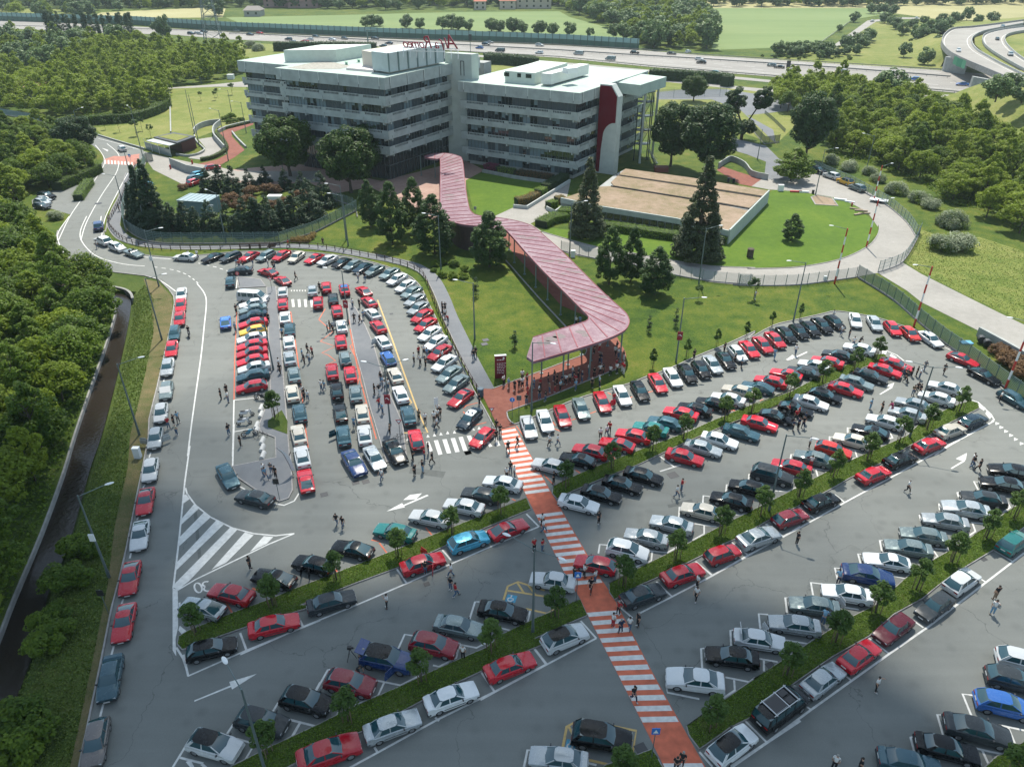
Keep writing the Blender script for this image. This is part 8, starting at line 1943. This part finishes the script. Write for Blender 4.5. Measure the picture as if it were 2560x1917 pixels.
# power pylon
PY = G('A0',1480,290); r = empty('power_pylon', PY, .2, 'grey lattice power pylon rising out of frame beside the motorway', 'pylon')
legs = [(-4.5,-4.5),(4.5,-4.5),(4.5,4.5),(-4.5,4.5)]
def lv(z): f = 1-z/46*.86; return [Vector((x*f,y*f,z)) for x,y in legs]
for k in range(4): m = MB(); a = lv(0)[k]; b = lv(44)[k]; m.tube(a,b,.24,.14,5); m.build('leg', MATS['lamp_steel'], r)
m = MB(); z = 0
while z < 42:
    A = lv(z); B = lv(min(44,z+4.5))
    for k in range(4): m.tube(A[k],B[(k+1)%4],.08,n=4,cap=False); m.tube(A[(k+1)%4],B[k],.08,n=4,cap=False); m.tube(B[k],B[(k+1)%4],.08,n=4,cap=False)
    z += 4.5
m.build('lattice', MATS['lamp_steel'], r)
m = MB()
for z,w_ in ((33,7),(38,9),(43,6)): m.tube((-w_,0,z),(w_,0,z),.16,n=5); m.tube((-w_,0,z),(0,0,z+2),.1,n=5); m.tube((w_,0,z),(0,0,z+2),.1,n=5)
m.build('crossarm', MATS['lamp_steel'], r)
q = G('A0',0,560)
for i,(off,z) in enumerate((((-7),33),((-9),38),(7,33),(9,38))):
    m = MB(); a = PY+Vector((off,0,z)); b = PY+Vector((off-190,-60+i*3,z+3)); prev = a
    for k in range(1,25): f = k/24; c = a.lerp(b,f)+Vector((0,0,-14*4*f*(1-f)*.35)); m.tube(prev,c,.035,n=4,cap=False); prev = c
    tag(m.build('power_line', DARKM), 'thin power line, %s of those running left from the lattice pylon' % ORD[i], 'cable')
# traffic camera masts beside the motorway
for t,x,y,h,lab in (('A1',890,335,9,'grey gantry mast beside the motorway left of the rooftop letters'),('A1',1593,360,7,'dark panel mast behind the stair tower at the motorway'),('A3',575,512,4,'small sign mast at the motorway edge')):
    p = G(t,x,y); r = empty('gantry_mast', p, 0, lab, 'mast'); m = MB(); m.tube((0,0,0),(0,0,h),.35 if h==9 else .15,n=8); m.build('post', STEELG, r); m = MB(); m.box((2 if h==9 else 0,0,h-.3),(5 if h==9 else 1.6,.4,.5 if h==9 else 3)); m.build('head', STEELG if h==9 else DARKM, r)
# distant houses and apartment blocks
def house(t, x0, x1, yb, hh, wallc, roofc, label, floors=3, cat='house', dpt=12, tiled=True):
    a, b = G(t,x0,yb), G(t,x1,yb); d = (b-a); L_ = d.length; ang = math.atan2(d.y,d.x); r = empty('house' if cat=='house' else 'apartment_block', a, ang, label, cat)
    m = MB(); m.box((L_/2,dpt/2,hh/2),(L_,dpt,hh)); m.build('wall', plain('house_wall_%d'%int(wallc[0]*100), wallc, .9), r)
    m = MB()
    if tiled: m.add([(-.6,-.6,hh),(L_+.6,-.6,hh),(L_+.6,dpt+.6,hh),(-.6,dpt+.6,hh),(1.5,dpt/2,hh+2.6),(L_-1.5,dpt/2,hh+2.6)], [(0,1,5,4),(1,2,5),(2,3,4,5),(3,0,4),(3,2,1,0)])
    else: m.box((L_/2,dpt/2,hh+.3),(L_+.8,dpt+.8,.6))
    m.build('roof', plain('house_roof_%d'%int(roofc[0]*100), roofc, .9), r)
    nw = min(9, max(2,int(L_/5)))
    one = MB(); one.box((0,0,0),(1.5,.1,1.5)); me = one.mesh('window', GLASS_D)
    for f in range(floors):
        for k in range(nw): o = obj('window', me, r); o.location = (L_*(k+.5)/nw, -.03, hh*(f+.55)/floors)
house('A0',1825,1985,52,16,(.26,.17,.15),(.20,.15,.13),'brick red apartment block at the top of the photo, left one',5,'apartment block',tiled=False)
house('A0',1990,2200,55,17,(.28,.18,.16),(.20,.15,.13),'brick red apartment block at the top of the photo, right one',5,'apartment block',tiled=False)
house('A1',520,650,42,16,(.27,.20,.18),(.2,.16,.14),'brownish apartment block behind the trees left of the fields',5,'apartment block',tiled=False)
house('A0',1690,1800,115,4,(.30,.30,.28),(.22,.20,.18),'small grey farm shed at the field edge',1)
house('A1',1620,1700,70,6,(.45,.40,.34),(.42,.14,.09),'pale house with orange tiled roof, left of the far group',2)
house('A1',1795,1905,66,6,(.48,.42,.35),(.42,.14,.09),'pale house with orange tiled roof, middle of the far group',2)
house('A1',1910,2150,62,7,(.48,.42,.36),(.44,.15,.10),'long pale house with orange tiled roof, right of the far group',2)
house('A1',1560,1640,30,14,(.38,.33,.30),(.3,.15,.12),'tall pale block behind the orange roofed houses',4,'apartment block')
house('A1',2080,2208,32,13,(.38,.33,.30),(.3,.15,.12),'distant block right of the orange roofed houses',4,'apartment block')
house('A0',120,300,690,4,(.35,.34,.30),(.30,.28,.24),'low flat building half hidden in the left wood',1,tiled=False)
# ================================================================== HAZE
hz_m = bpy.data.materials.new('haze_air'); hz_m.use_nodes = True; _nt = hz_m.node_tree
for _n in list(_nt.nodes): _nt.nodes.remove(_n)
_o = _nt.nodes.new('ShaderNodeOutputMaterial'); _v = _nt.nodes.new('ShaderNodeVolumePrincipled'); _nt.links.new(_v.outputs[0], _o.inputs['Volume'])
_v.inputs['Color'].default_value = (.80,.93,.97,1); _v.inputs['Density'].default_value = .00013; _v.inputs['Anisotropy'].default_value = .0
mb = MB(); mb.box((0,2060,29),(5300,4400,62)); o = mb.build('haze', hz_m); o['kind'] = 'stuff'
